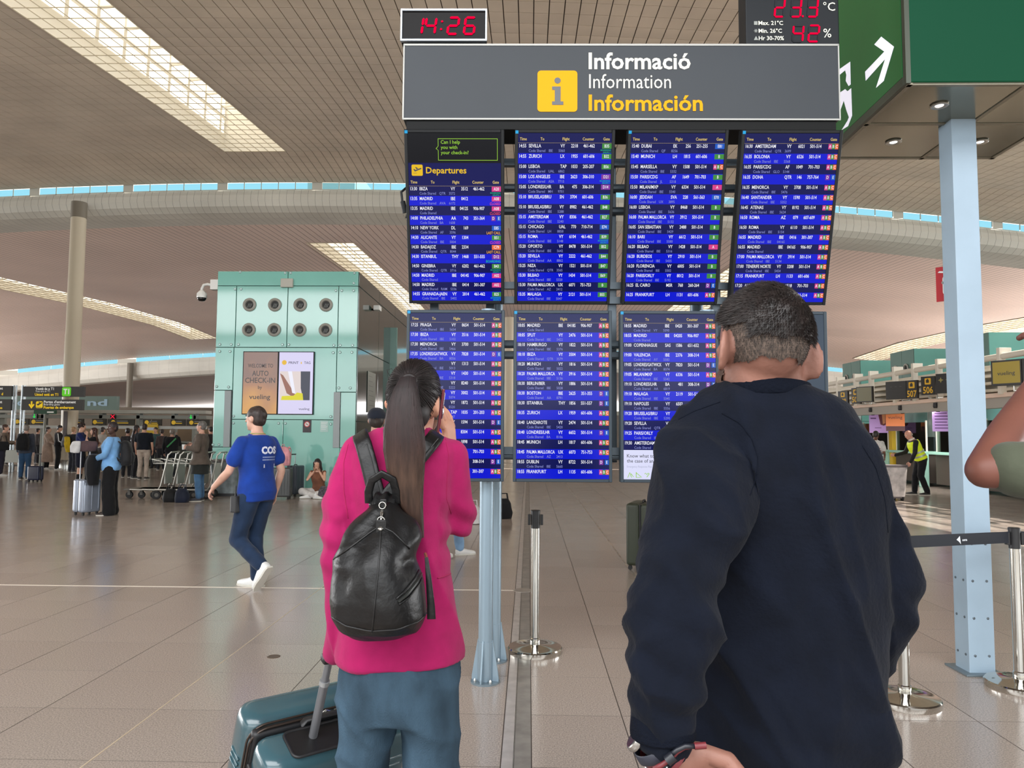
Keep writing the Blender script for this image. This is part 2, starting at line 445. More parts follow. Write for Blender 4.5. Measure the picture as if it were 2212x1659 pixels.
ceil3 = vault('ceiling', z3, [-110 + 6 * i for i in range(31)], [88, 110, 130, 150], [], 0, PANELP, label='farthest pink ceiling strip low behind the second roof beam')

# skylights: shafts with a grid of bars, open to the sky
def skylight(n, zf, h, label, up, dx, dy, bar):
    x0, x1, y0, y1 = h
    t = thing('window_%d' % n, label, 'skylight', ((x0 + x1) / 2, (y0 + y1) / 2, zf((x0 + x1) / 2, (y0 + y1) / 2)), kind='structure')
    o = Vector(t.location)
    ys = [y0 + (y1 - y0) * i / 12 for i in range(13)]
    mb = MB()
    for a, b in zip(ys[:-1], ys[1:]):
        for x in (x0, x1):
            mb.quad(Vector((x, a, zf(x, a))) - o, Vector((x, b, zf(x, b))) - o, Vector((x, b, zf(x, b) + up)) - o, Vector((x, a, zf(x, a) + up)) - o)
    for y in (y0, y1):
        mb.quad(Vector((x0, y, zf(x0, y))) - o, Vector((x1, y, zf(x1, y))) - o, Vector((x1, y, zf(x1, y) + up)) - o, Vector((x0, y, zf(x0, y) + up)) - o)
    mb.build('shaft', CREAM, t, clean=False)
    mb = MB(); x = x0
    while x <= x1 + 0.01:
        for a, b in zip(ys[:-1], ys[1:]):
            mb.tube([Vector((x, a, zf(x, a))) - o, Vector((x, b, zf(x, b))) - o], bar, 4)
        x += dx
    y = y0
    while y <= y1 + 0.01:
        mb.tube([Vector((x0, y, zf(x0, y))) - o, Vector((x1, y, zf(x1, y))) - o], bar, 4)
        y += dy
    mb.build('bar_grid', M('skylight_bar', (196, 184, 160), 0.6), t, clean=False, kind='stuff')
    mb = MB(); y = y0 + 0.4; k = 0
    while y < y1:
        zz = zf((x0 + x1) / 2, y) + up * 0.45
        mb.tube([Vector((x0, y, zz)) - o, Vector((x1, y, zz + 0.25)) - o], 0.05, 6)
        mb.tube([Vector((x0, y, zz + up * .3)) - o, Vector((x1, y, zz + up * .3)) - o], 0.06, 6)
        mb.tube([Vector((x1 - .4, y, zz + .2)) - o, Vector((x1 - .5, y + dy * 2.5, zz + up * .3)) - o], 0.035, 6)
        y += dy * 2.5; k += 1
    for fx in (0.3, 0.55, 0.8):
        mb.tube([Vector((x0 + (x1 - x0) * fx, yy, zf(x0, yy) + up * 0.6)) - o for yy in ys], 0.05, 6)
    mb.build('roof_truss', M('truss_white', (226, 222, 210), 0.5), t, clean=False, kind='stuff')
    return t
skylight(1, z1, HOLE1[0], 'long slatted skylight at upper left with cream sunlit shaft', 3.55, PW, PL, 0.014)
skylight(2, z1, HOLE1[1], 'skylight in the near vault above the check-in side', 0.5, PW * 2, PL * 3, 0.025)
skylight(3, z2, HOLE2[0], 'far left skylight crossing behind the round column', 4.0, PW * 1.5, PL * 2, 0.03)
skylight(4, z2, HOLE2[1], 'skylight of the second vault above the green glass booth', 4.0, PW * 1.5, PL * 2, 0.03)
skylight(5, z2, HOLE2[2], 'skylight of the second vault behind the display screens', 4.0, PW * 1.5, PL * 2, 0.03)
skylight(6, z2, HOLE2[3], 'skylight of the second vault over the check-in counters at right', 4.0, PW * 1.5, PL * 2, 0.03)

# roof beams with ribbon windows
BEAM = M('beam_grey', (216, 213, 202), 0.55, noise=(0.4, 0.04))
BLUE = Mglass('blue_pane', (128, 190, 214), 0.0)
def roofbeam(n, Y, x0, x1, zt, wh, bh, k, pw, per, lab_w, lab_b, pan):
    def zz(x): return zt - k * (x + 10) ** 2
    beam = thing('trim_%d' % n, lab_b, 'roof beam', (0, Y, 0), kind='structure')
    nseg = int((x1 - x0) / pan)
    mb = MB(); nb = MB()
    prof = [(0.0, 0.0), (-0.10, -0.25), (-0.12, -0.5), (0.0, -0.75), (0.35, -0.94), (0.9, -1.0), (2.2, -0.93)]
    for i in range(nseg):
        a = x0 + pan * i; b = a + pan - 0.009
        for (y0, q0), (y1, q1) in zip(prof[:-1], prof[1:]):
            mb.quad((a, y0, zz(a) - wh + q0 * bh), (b, y0, zz(b) - wh + q0 * bh), (b, y1, zz(b) - wh + q1 * bh), (a, y1, zz(a) - wh + q1 * bh))
            if i % 4 == 0:
                b4 = a + pan * 4; e = 0.015
                nb.quad((a, y0 + e, zz(a) - wh + q0 * bh + e), (b4, y0 + e, zz(b4) - wh + q0 * bh + e), (b4, y1 + e, zz(b4) - wh + q1 * bh + e), (a, y1 + e, zz(a) - wh + q1 * bh + e))
    nb.build('beam_core', M('beam_gap', (120, 116, 106), .8), beam, clean=False)
    mb.build('beam_panel_field', BEAM, beam, clean=False, kind='stuff')
    win = thing('window_%d' % (n + 10), lab_w, 'window', (0, Y, 0), kind='structure')
    fr = MB(); x = x0; c = 0
    while x < x1:
        if c == per:
            c = 0
            fr.add([(x, -0.03, zz(x) - wh), (x + pw * .55, -0.03, zz(x) - wh), (x + pw * .55, -0.03, zz(x) + .05), (x, -0.03, zz(x) + .05)], [(0, 1, 2, 3)])
            x += pw * .55; continue
        m_ = MB(); xe = x + pw - 0.03
        m_.quad((x, 0, zz(x) - wh + .02), (xe, 0, zz(xe) - wh + .02), (xe, 0, zz(xe) - .01), (x, 0, zz(x) - .01))
        m_.build('pane', BLUE, win, clean=False)
        fr.bb(xe, x + pw, -0.02, 0.02, zz(x) - wh, zz(x) + .05)
        x += pw; c += 1
    for i in range(30):
        a = x0 + (x1 - x0) * i / 30; b = x0 + (x1 - x0) * (i + 1) / 30
        fr.quad((a, -0.02, zz(a) - wh - .02), (b, -0.02, zz(b) - wh - .02), (b, -0.02, zz(b) - wh + .02), (a, -0.02, zz(a) - wh + .02))
    fr.build('window_frame', M('strip_frame', (206, 204, 192), 0.6), win, clean=False)
roofbeam(1, 30.2, -44.64, 36, 11.95, 0.30, 0.92, 0.002, 0.72, 5, 'near ribbon of light blue panes under the vault', 'curved grey roof beam under the near ribbon window', 0.30)
roofbeam(2, 86.5, -75, 50, 11.62, 0.50, 2.1, 0.0011, 4.0, 3, 'far ribbon of bright panes under the second vault', 'far roof beam with a curved grey face at left', 1.2)
_b = BLUE
# enclosing walls far away
wl = MB().bb(-110, -16, 52, 52.3, 0, 3.2).build('wall_far', M('far_wall', (112, 100, 86), 0.7, noise=(0.3, 0.15))); set_props(wl, 'dim brown wall behind the security gates', 'wall', kind='structure')
wr = MB().bb(-16, 60, 60, 60.3, 0, 3.0).build('wall_back', M('back_wall', (98, 92, 84), 0.7, noise=(0.3, 0.2))); set_props(wr, 'grey wall at the end of the hall behind the screens', 'wall', kind='structure')
wx = MB().bb(-110, 70, 151, 151.3, 0, 6.0).build('wall_end', M('end_wall', (150, 158, 150), 0.5)); set_props(wx, 'pale end wall under the farthest ceiling', 'wall', kind='structure')
# ================================================================ information stand with departure screens
TC = Vector((0.55, 4.6, 0)); TR = 0.0125
def TT(x, y, z=0.0):
    q = Matrix.Rotation(TR, 3, 'Z') @ (Vector((x, y, 0)) - Vector((TC.x, TC.y, 0))); return Vector((q.x + TC.x, q.y + TC.y, z))
BEZ = M('bezel_black', (14, 17, 20), 0.5, spec=.3)
BEZG = M('bezel_slate', (44, 55, 64), 0.45, spec=.35)
FRAME = M('stand_frame', (78, 88, 96), 0.4, 0.4)
POLE = M('pole_grey_blue', (132, 150, 162), 0.36, 0.35)
def E(name, c, s=1.0): return M('lit_' + name, (2, 2, 3), 0.16, emit=s, ec=c, spec=0.18)
NAVY = E('navy', (4, 12, 84)); BRI = E('blue', (2, 20, 208)); WHT = E('white', (238, 238, 248)); YEL = E('yellow', (228, 200, 110))
LAV = E('lavender', (132, 138, 205)); GRN = E('green', (64, 140, 62)); PNK = E('pink', (216, 62, 138)); ORG = E('orange', (240, 112, 62))
PUR = E('purple', (128, 52, 158)); EBL = E('gate_blue', (26, 90, 196)); TEAL = E('boarding', (24, 186, 130)); REDT = E('closed', (232, 70, 110)); AMB = E('amber', (240, 170, 60))
CYA = E('cyan', (40, 170, 230)); PAPER = E('notice', (220, 222, 250)); INK = M('ink', (30, 34, 46), 0.4); LIME = E('lime', (150, 205, 60)); DKS = E('dark_strip', (4, 8, 18))
LGOLD = E('icon_gold', (232, 188, 30))
GC = {'A': 0, 'B': 1, 'C': 2, 'D': 3, 'E': 4}
R1 = """13:30|IBIZA|VY|3512|461-462|A20|QTR 3572|b
13:35|MADRID|IBE|0412||A08|AVA 6172|c
13:35|MADRID|IBE|0412S|906-907|A08| |c
14:00|PHILADELPHIA|AA|743|351-364|D E|BA 1608|
14:10|NEW YORK|DL|169||E85|AF 3596|l
14:30|ALICANTE|VY|1304||B51|IBE 5004|c
14:30|BADAJOZ|IBE|2334||C79|QTR 8044|l
14:30|ISTANBUL|THY|1468|551-555|D12||o
14:50|GINEBRA|VY|6202|461-462|B43|QTR 3716|b
14:50|MADRID|IBE|0414S|906-907|A02| |
14:50|MADRID|IBE|0414|301-307|A02|RAM 5336|
14:55|GRANADA-JAEN|VY|2014|461-462|B25|IBE 5402|b"""
R2 = """14:55|SEVILLA|VY|2218|461-462|B35|IBE 5060|b
14:55|ZURICH|LX|1955|601-606|B32||
15:00|LISBOA|TAP|1033|205-207|B56|UAL 6862|
15:00|LOS ANGELES|IBE|2623|306-310|D21|ASA 7715|b
15:05|LONDRES/LHR|BA|475|306-314|D14|MH 9701|
15:10|BRUSELAS/BRU|SN|3704|601-606|B36||
15:10|BRUSELAS/BRU|VY|8982|461-462|B48|IBE 5288|
15:15|AMSTERDAM|VY|8306|461-462|B27|IBE 5240|
15:15|CHICAGO|UAL|770|710-714|E74|LH 8858|
15:15|ROMA|VY|6104|461-462|B39|IBE 5148|b
15:20|OPORTO|VY|8478|501-514|B52|IBE 5642|
15:20|SEVILLA|VY|2222|461-462|B44|AA 8862|
15:25|NIZA|VY|1521|501-514|B47|QTR 3565|
15:30|BILBAO|VY|1434|501-514|B69|IBE 5320|
15:30|PALMA MALLORCA|UX|6071|751-753|B|AZ 2412|
15:35|MALAGA|VY|2121|501-514|B55|IBE 5047|"""
R3 = """15:40|DUBAI|EK|256|251-255|E81|QF 8256|
15:40|MUNICH|LH|1815|601-606|B||
15:45|MARSELLA|VY|1508|501-514|ABC|IBE 5332|
15:50|PARIS/CDG|AF|1649|701-703|B|JL 5318|
15:50|MILAN/MXP|VY|6334|501-514|A|IBE 5540|
16:00|JEDDAH|SVA|228|561-563|E70|UX 3895|
16:00|LISBOA|VY|8468|501-514|B|IBE 5636|
16:00|PALMA MALLORCA|VY|3912|501-514|B|IBE 5132|
16:05|SAN SEBASTIAN|VY|2488|501-514|B|IBE 5429|
16:10|BARI|VY|6612|501-514|B|IBE 5580|
16:20|BILBAO|VY|1428|501-514|A|IBE 5316|
16:20|BURDEOS|VY|2910|501-514|B|IBE 5435|
16:20|FLORENCIA|VY|6005|501-514|B|IBE 5502|
16:20|PARIS/ORLY|VY|8012|501-514|B|IBE 5192|
16:25|EL CAIRO|MSR|768|260-264|D E||
16:25|FRANKFURT|LH|1131|601-606|ABC||"""
R4 = """16:30|AMSTERDAM|VY|6021|501-514|ABC|QTR 3699|
16:35|BOLONIA|VY|6526|501-514|ABC|IBE 5568|
16:35|PARIS/CDG|AF|1049|701-703|ABC|GLO 5144|
16:35|DOHA|QTR|146|757-764|D E||
16:35|MENORCA|VY|3708|501-514|ABC|IBE 5476|
16:40|SANTANDER|VY|1590|501-514|ABC|IBE 5352|
16:45|ATENAS|VY|8192|501-514|ABC|IBE 5624|
16:50|ROMA|AZ|079|607-609|ABC||
16:50|ROMA|VY|6110|501-514|ABC|IBE 5154|
16:55|MADRID|IBE|0416|301-307|ABC|IBE 0416S|
16:55|MADRID|IBE|0416S|906-907|ABC| |
17:00|PALMA MALLORCA|VY|3914|501-514|ABC|IBE 5134|
17:00|TENERIFE NORTE|VY|3208|501-514|ABC|IBE 5454|
17:15|FRANKFURT|LH|1133|601-606|ABC||
17:20|AMSTERDAM||1518|701-703|ABC||
||||501-514|ABC||"""
R5 = """17:25|PRAGA|VY|8654|501-514|ABC|IBE 5654|
17:30|IBIZA|VY|3516|501-514|ABC|IBE 5102|
17:30|MENORCA|VY|3700|501-514|ABC|IBE 5466|
17:35|LONDRES/GATWICK|VY|7828|501-514|D E|BA 8056|
||VY|1313|501-514|ABC|IBE 5013|
||VY|1430|501-514|ABC|IBE 5318|
||VY|8240|501-514|ABC|IBE 5222|
||VY|3002|501-514|ABC|IBE 5074|
||VY|1872|501-514|ABC|IBE 5520|
||TAP|1035|201-203|ABC|UAL 6947|
||VY|1594|501-514|D E|IBE 5315|
||VY|8304|501-514|ABC||
||VY|1898|501-514|ABC||
||AF|1049|701-703|ABC||
||BA|487|308-314|D E||
||IBE||301-307|ABC||"""
R6 = """18:05|MADRID|IBE|0418S|906-907|ABC| |
18:05|SPLIT|VY|2476|501-514|ABC|IBE 5422|
18:10|HAMBURGO|VY|1822|501-514|ABC|IBE 5376|
18:10|IBIZA|VY|3504|501-514|ABC|QTR 3579|
18:20|MUNICH|VY|1816|501-514|ABC|IBE 5022|
18:20|PALMA MALLORCA|VY|3916|501-514|ABC|IBE 5136|
18:30|BERLIN/BER|VY|1886|501-514|ABC|IBE 5028|
18:30|BOSTON|IBE|2625|351-355|D E|AA 8791|
18:30|ISTANBUL|THY|1856|551-557|D E||
18:35|ZURICH|LX|1959|601-606|ABC||
18:40|LANZAROTE|VY|2474|501-514|ABC|IBE 5420|
18:40|LONDRES/LHR|VY|6652|501-514|D E|BA 8106|
18:45|MUNICH|LH|1817|601-606|ABC||
18:45|PALMA MALLORCA|UX|6073|751-753|ABC|AZ 2413|
18:55|DUBLIN|VY|8722|501-514|D E|IBE 5660|
18:55|FRANKFURT|LH|1135|601-606|ABC||"""
R7 = """18:55|MADRID|IBE|0420|301-307|ABC|VY 5090|
18:55|MADRID|IBE|0420S|906-907|ABC| |
19:00|COPENHAGUE|SAS|1586|651-652|ABC||
19:00|VALENCIA|IBE|2376|308-314|ABC|AY 5583|
19:05|LONDRES/GATWICK|VY|7820|501-514|D E|BA 8074|
19:05|MILAN/MXP|VY|6336|501-514|ABC|IBE 5542|
19:10|LONDRES/LHR|BA|481|308-314|D E|AA 6819|
19:10|MALAGA|VY|2119|501-514|ABC|IBE 5045|
19:10|NAPOLES|VY|6502|501-514|ABC|IBE 5556|
19:20|BRUSELAS/BRU|VY|8988|501-514|ABC|IBE 5290|
19:20|SEVILLA|VY|2224|501-514|ABC|QTR 3624|
19:25|PARIS/ORLY|VY|8018|501-514|ABC|IBE 5194|
19:30|AMSTERDAM|VY|8308|501-514|ABC|IBE 5242|"""
SW, SH = 0.612, 1.066
def _nat(t, c, b):
    v = text_geo(t, b)[0]; return (max(q[0] for q in v) - min(q[0] for q in v)) * c / CAPH
MS = .101 / _nat('MARSELLA', .0195, .014); SS = .1016 / _nat('Code Shared', .0155, .004); HS = .070 / _nat('Counter', .0165, .012); NS = .0686 / _nat('501-514', .0195, .014)
def screen(label, loc, tilt, rows, top=0.0, bottom=1.0, bez=BEZ, special=None, stripe0=0):
    t = thing('departure_screen', label, 'screen', loc, TR, 'departure screens on the information stand')
    t.rotation_euler = (tilt, 0, TR)
    b = 0.02
    pw, ph = SW - 2 * b, SH - 2 * b
    mb = MB()
    mb.bb(-SW / 2, SW / 2, 0.006, 0.07, -SH / 2, SH / 2)
    mb.bb(-SW / 2, -SW / 2 + b, -0.006, 0.006, -SH / 2, SH / 2); mb.bb(SW / 2 - b, SW / 2, -0.006, 0.006, -SH / 2, SH / 2)
    mb.bb(-SW / 2 + b, SW / 2 - b, -0.006, 0.006, SH / 2 - b, SH / 2); mb.bb(-SW / 2 + b, SW / 2 - b, -0.006, 0.006, -SH / 2, -SH / 2 + b)
    mb.build('bezel', bez, t, bevel=0.003, seg=1)
    MB().bb(-SW / 2 + 0.004, -SW / 2 + 0.022, -0.0075, -0.004, SH / 2 - 0.024, SH / 2 - 0.006).build('status_light', CYA, t)
    X = lambda u: -pw / 2 + pw * u
    Z = lambda v: ph / 2 - ph * v
    pan = MB(); rect(pan, X(0), X(1), Z(1), Z(0), 0.0); pan.build('screen_panel', NAVY if special != 'notice_only' else E('slate_screen', (46, 62, 80)), t, clean=False)
    white, lav, yel, bands, gate = MB(), MB(), MB(), MB(), MB()
    if rows:
        rows = [r.split('|') for r in rows.split('\n')]
        hh = 0.056; z0 = top
        zt = z0 + hh * 0.74
        for s, u in (('Time', 0.02), ('To', 0.24), ('Flight', 0.475), ('Counter', 0.69), ('Gate', 0.91)):
            put_text(yel, s, X(u), Z(zt), 0.0165, -0.0022, 0.012, HS)
        rh = (bottom - top - hh) / len(rows)
        for i, r in enumerate(rows):
            v0 = z0 + hh + rh * i
            if (i + stripe0) % 2 == 1: rect(bands, X(0), X(1), Z(v0 + rh), Z(v0), -0.0010)
            zz = Z(v0 + rh * 0.44)
            c = 0.0195
            for s, u, al in ((r[0], 0.015, 'l'), (r[1], 0.115, 'l'), (r[2], 0.455, 'l'), (r[3], 0.64, 'r'), (r[4], 0.82, 'r')):
                if s: put_text(white, s, X(u), zz, c, -0.0022, 0.014, NS if s[0].isdigit() else MS * (1.0 if len(s) < 13 else .92 if len(s) < 15 else .84), al)
            if r[6]:
                q = r[6].split()
                zs = Z(v0 + rh * 0.88)
                put_text(lav, 'Code Shared', X(0.115), zs, 0.0155, -0.0022, 0.004, SS)
                if q:
                    put_text(lav, q[0], X(0.33), zs, 0.0155, -0.0022, 0.004, SS); put_text(lav, q[1], X(0.435), zs, 0.0155, -0.0022, 0.004, SS)
            g = r[5]; g0, g1 = Z(v0 + rh * 0.56), Z(v0 + rh * 0.06)
            cells = []
            if g == 'ABC': cells = [('A', .895), ('B', .93), ('C', .965)]; wd = 0.035
            elif g == 'D E': cells = [('D', .895), ('E', .955)]; wd = 0.045
            else: cells = [(g, .90)]; wd = 0.10
            for s, u in cells:
                gate.mi = GC[s[0]]; rect(gate, X(u), X(u + wd), g0, g1, -0.0014)
                put_text(white, s, X(u + wd / 2), zz, c * 0.9, -0.0022, 0.012, MS, 'c')
            st = r[7] if len(r) > 7 else ''
            if st == 'c': gate.mi = 6; put_text(gate, 'CLOSED', X(0.995), Z(v0 + rh * .93), 0.0155, -0.0022, 0.01, .8, 'r')
            elif st == 'l': gate.mi = 7; put_text(gate, 'LAST CALL', X(0.995), Z(v0 + rh * .93), 0.0155, -0.0022, 0.014, .8, 'r')
            elif st == 'o': gate.mi = 5; put_text(gate, 'BOARDING', X(0.995), Z(v0 + rh * .9), 0.0145, -0.0022, 0.01, .85, 'r')
            elif st == 'b':
                gate.mi = 5; put_text(gate, 'BOARDING', X(0.995), Z(v0 + rh * .77), 0.0085, -0.0022, 0.008, 1.0, 'r'); put_text(gate, 'GRUPO 1', X(0.995), Z(v0 + rh * .98), 0.0085, -0.0022, 0.008, 1.0, 'r')
        rect(yel, X(0), X(1), Z(z0 + hh) - 0.0008, Z(z0 + hh), -0.0012)
    if special == 'departures':
        d = MB(); rect(d, X(0), X(1), Z(0.172), Z(0), -0.0010); d.build('advert_strip', DKS, t, clean=False)
        lm = MB()
        x0, x1, q0, q1 = X(0.325), X(0.965), Z(0.158), Z(0.032)
        for a in ((x0, x1, q1 - .003, q1), (x0, x1, q0, q0 + .003), (x1 - .003, x1, q0, q1), (x0, x0 + .003, q0, Z(.10)), (x0, x0 + .003, Z(.075), q1)): rect(lm, *a, -0.0018)
        flat(lm, [(x0, Z(.075)), (x0 - .014, Z(.09)), (x0, Z(.10)), (x0 + .003, Z(.10)), (x0 - .009, Z(.09)), (x0 + .003, Z(.075))], -0.0018)
        for s, v in (('Can I help', .062), ('you with', .092), ('your check-in?', .122)): put_text(lm, s, X(0.355), Z(v), 0.0205, -0.002, 0.008, .17 / _nat('your check-in?', .0205, .008))
        lm.build('advert_lettering', LIME, t, clean=False)
        y2 = MB(); flat(y2, rrect(X(.035), X(.155), Z(.247), Z(.182), .008), -0.0014); put_text(y2, 'Departures', X(0.19), Z(.232), 0.036, -0.002, 0.018, width=.25)
        y2.build('heading', LGOLD, t, clean=False)
        pl = MB(); cx, cz = X(.095), Z(.213)
        for poly in ([(-.024, .004), (-.018, .006), (-.010, .000), (.022, .012), (.027, .010), (.026, .006), (-.014, -.010)], [(-.004, .004), (-.012, .017), (-.008, .018), (.008, .008)], [(-.024, -.020), (-.002, -.020), (-.002, -.018), (-.024, -.018)]):
            flat(pl, [(cx + a, cz + b_) for a, b_ in poly], -0.002)
        pl.build('take_off_icon', INK, t, clean=False)
    if special == 'notice':
        w = MB(); rect(w, X(0), X(1), Z(1), Z(bottom), -0.0016); w.build('notice_strip', PAPER, t, clean=False)
        k = MB()
        put_text(k, 'Know what to do in', X(.035), Z(bottom + .045), 0.021, -0.002, 0.006, .95); put_text(k, 'the case of an', X(.035), Z(bottom + .075), 0.021, -0.002, 0.006, .95)
        k.build('notice_lettering', INK, t, clean=False)
        k = MB(); put_text(k, 'Emergency Response Plan', X(.035), Z(bottom + .105), 0.0125, -0.002, 0, .8); k.build('notice_small_print', E('soft_grey', (170, 174, 200)), t, clean=False)
        k = MB()
        for u, poly in ((.04, [(0, 0), (.014, .034), (.028, 0), (.024, 0), (.014, .026), (.004, 0)]), (.05, [(.008, 0), (.016, .020), (.030, .004), (.034, .004), (.016, .027)]),
                        (.13, [(0, 0), (.004, 0), (.004, .034), (0, .034)]), (.13, [(0, .034), (.036, .004), (.036, 0), (0, .029)]), (.13, [(0, 0), (.03, 0), (.03, .003), (0, .003)]),
                        (.22, [(0, .022), (.008, .030), (.016, .022), (.024, .030), (.033, .024), (.017, .002), (.014, .005), (.028, .023), (.024, .026), (.016, .017), (.008, .026), (.004, .022)])):
            flat(k, [(X(u) + a, Z(bottom + .165) + b_) for a, b_ in poly], -0.002)
        k.build('notice_icons', LIME, t, clean=False)
    if special == 'notice_only':
        for s, u, v in (('ens', .985, .325), ('cies en', .985, .372), ('port', .83, .398)): put_text(white, s, X(u) - .02, Z(v), 0.0165, -0.002, 0.004, .9, 'r')
    for q, nm, mt in ((bands, 'row_bands', BRI), (white, 'white_lettering', WHT), (lav, 'small_lettering', LAV), (yel, 'column_headings', YEL)):
        if q.v: q.build(nm, mt, t, clean=False, kind='stuff')
    if gate.v: gate.build('gate_markers', [PNK, GRN, ORG, PUR, EBL, TEAL, REDT, AMB], t, clean=False, kind='stuff')
    return t
YU, ZU = 4.57, 2.886; TU = -math.radians(17.4)
TU = math.radians(17.4)
for x, rows, sp, lab, top in ((-.466, R1, 'departures', 'upper leftmost screen headed Departures with a help advert on top', .25),
                         (.211, R2, None, 'second upper departure screen from the left, starting with Sevilla', 0),
                         (.90, R3, None, 'third upper departure screen from the left, starting with Dubai', 0),
                         (1.592, R4, None, 'rightmost upper departure screen, above the dark haired man', 0)):
    screen(lab, TT(x, YU, ZU), TU, rows, top, 1.0, BEZ, sp, 0)
YL = 4.60
_zl = lambda py: P(1300, py, YL).z
ZL = (_zl(672) + _zl(1041)) / 2
for x, rows, sp, lab, bot in ((-.459, R5, None, 'lower leftmost screen behind the woman in the pink jacket', 1.0),
                         (.209, R6, None, 'lower middle screen in clear view, starting with Madrid 18:05', 1.0),
                         (.872, R7, 'notice', 'lower screen with a white emergency notice strip at the bottom', .825),
                         (1.545, None, 'notice_only', 'plain slate screen mostly hidden behind the man', 1.0)):
    screen(lab, TT(x, YL, ZL), 0, rows, 0, bot, BEZG, sp, 0)

# stand
st = thing('information_stand', 'grey steel stand on finned posts carrying the departure screens', 'stand', TT(0.55, 4.72), TR)
def sl(x, y, z=0.0): return (x - 0.55, y - 4.72, z)
for px_, py_, top in ((-.262, 4.73, 2.34), (-.222, 5.17, 3.45), (1.14, 4.73, 2.34), (1.18, 5.17, 3.45)):
    mb = MB(); mb.lathe([(0.045, 0.02), (0.045, top)], 24, sl(px_, py_)); mb.build('post', POLE, st, smooth=40)
    mb = MB()
    for k in range(4):
        a = PI / 4 + k * PI / 2 + 0.5; ca, sa = math.cos(a), math.sin(a); c = Vector(sl(px_, py_))
        for s_ in (1,):
            n = Vector((-sa, ca, 0)) * 0.005; d = Vector((ca, sa, 0))
            pr = [(0.044, 0.012), (0.088, 0.012), (0.088, 0.035), (0.05, 0.26), (0.044, 0.26)]
            vs = [c + d * r + Vector((0, 0, z)) + n for r, z in pr] + [c + d * r + Vector((0, 0, z)) - n for r, z in pr]
            m_ = len(pr); mb.add(vs, [tuple(range(m_)), tuple(range(2 * m_ - 1, m_ - 1, -1))] + [(i, i + m_, (i + 1) % m_ + m_, (i + 1) % m_) for i in range(m_)])
    mb.lathe([(0.045, 0.012), (0.0485, 0.012), (0.0485, 0.25), (0.045, 0.25)], 24, sl(px_, py_))
    mb.build('fin', POLE, st)
    MB().lathe([(0, 0), (0.092, 0), (0.092, 0.011), (0, 0.011)], 28, sl(px_, py_)).build('foot_plate', M('foot_plate', (120, 134, 142), 0.4, .5), st, smooth=30)
    mb = MB()
    for k in range(4):
        a = 0.5 + k * PI / 2; c = Vector(sl(px_, py_, 0.011)) + Vector((math.cos(a), math.sin(a), 0)) * 0.07
        mb.lathe([(0.009, 0), (0.009, 0.01), (0.005, 0.022), (0, 0.022)], 8, c)
    mb.build('bolts', STEEL, st, kind='stuff')
for z, r in ((2.115, .026), (2.045, .026), (1.437, .034), (3.345, .032), (3.175, .028), (3.02, .028), (2.517, .032), (2.42, .032), (1.40, .02)):
    y = 4.72 if z < 2.3 else 4.84
    MB().tube([sl(-.74, y, z), sl(1.84, y, z)], r, 4 if r > .03 else 10, up=(0, 0.7, 0.7)).build('rail', FRAME, st, smooth=30)
for x in (-.625, -.255, .55, 1.235):
    MB().bb(x - .55 - .028, x - .55 + .028, .13, .18, 1.36, 3.46).build('upright', FRAME, st, bevel=.004)
for x in (-.466, .211, .90, 1.592):
    for s_ in (-.22, .22):
        MB().tube([sl(x + s_, 4.84, 2.45), sl(x + s_, 4.74, 2.80), sl(x + s_, 4.61, 3.22)], 0.016, 6).build('screen_bracket', FRAME, st)
mb = MB(); mb.tube([sl(-.775, 4.6, 3.10), sl(-.81, 4.58, 3.06), sl(-.80, 4.58, 2.98), sl(-.77, 4.6, 2.94), sl(-.78, 4.61, 2.90)], .008, 8); mb.build('cable', BEZ, st, smooth=True)
MB().tube([sl(-.80, 4.58, 3.0), sl(-.785, 4.59, 2.93)], .016, 8).build('cable_plug', BEZ, st)

# header sign
SGN = thing('information_sign', 'long grey header sign reading Informacio above all the screens', 'sign', TT(0.5625, 4.5, 3.68), TR)
def sx(px): return (px - 1342) / 355.6
def sz(py, px=1342): return P(px, py, 4.5).z - 3.68
hw = 1.3555; zt, zb = sz(96.5), sz(258)
MB().bb(-hw, hw, 0, 0.26, zb, zt).build('sign_box', M('sign_grey', (42, 47, 53), 0.4, noise=(2, 0.03), spec=.3), SGN, bevel=0.004)
mb = MB(); mb.bb(-hw - .004, hw + .004, -.004, .0, zt - .008, zt + .004); mb.bb(-hw - .004, hw + .004, -.004, .0, zb - .004, zb + .006); mb.bb(-hw - .005, -hw + .004, -.004, 0, zb, zt); mb.bb(hw - .004, hw + .005, -.004, 0, zb, zt)
mb.build('sign_trim', M('sign_trim', (150, 150, 146), .4, .4), SGN)
MB().bb(-hw + .02, hw - .02, .01, .25, zb - .06, zb - .001).build('sign_base', M('sign_dark', (12, 13, 14), .6, spec=.2), SGN)
SGW = M('sign_white', (222, 218, 206), 0.6, spec=.2); SGY = M('sign_yellow', (222, 154, 0), 0.6, spec=.2)
mb = MB(); put_text(mb, 'Informació', sx(1271), sz(149), (149 - 113) / 355.6, -.003, .02, width=226 / 355.6); mb.build('white_bold_lettering', SGW, SGN, clean=False)
mb = MB(); put_text(mb, 'Information', sx(1272), sz(191), (191 - 159) / 355.6, -.003, -.002, width=181 / 355.6); mb.build('white_thin_lettering', SGW, SGN, clean=False)
mb = MB(); put_text(mb, 'Información', sx(1271), sz(239), (239 - 204) / 355.6, -.003, .02, width=252 / 355.6); mb.build('yellow_lettering', SGY, SGN, clean=False)
mb = MB(); flat(mb, rrect(sx(1157.5), sx(1246), sz(242), sz(153), .022), -.003); mb.build('icon_tile', SGY, SGN, clean=False)
mb = MB(); kx, kz = sx(1202), sz(198); u = 1 / 355.6
flat(mb, [(kx + 7 * u * math.cos(a), kz + 24.5 * u + 7 * u * math.sin(a)) for a in [2 * PI * i / 20 for i in range(20)]], -.005)
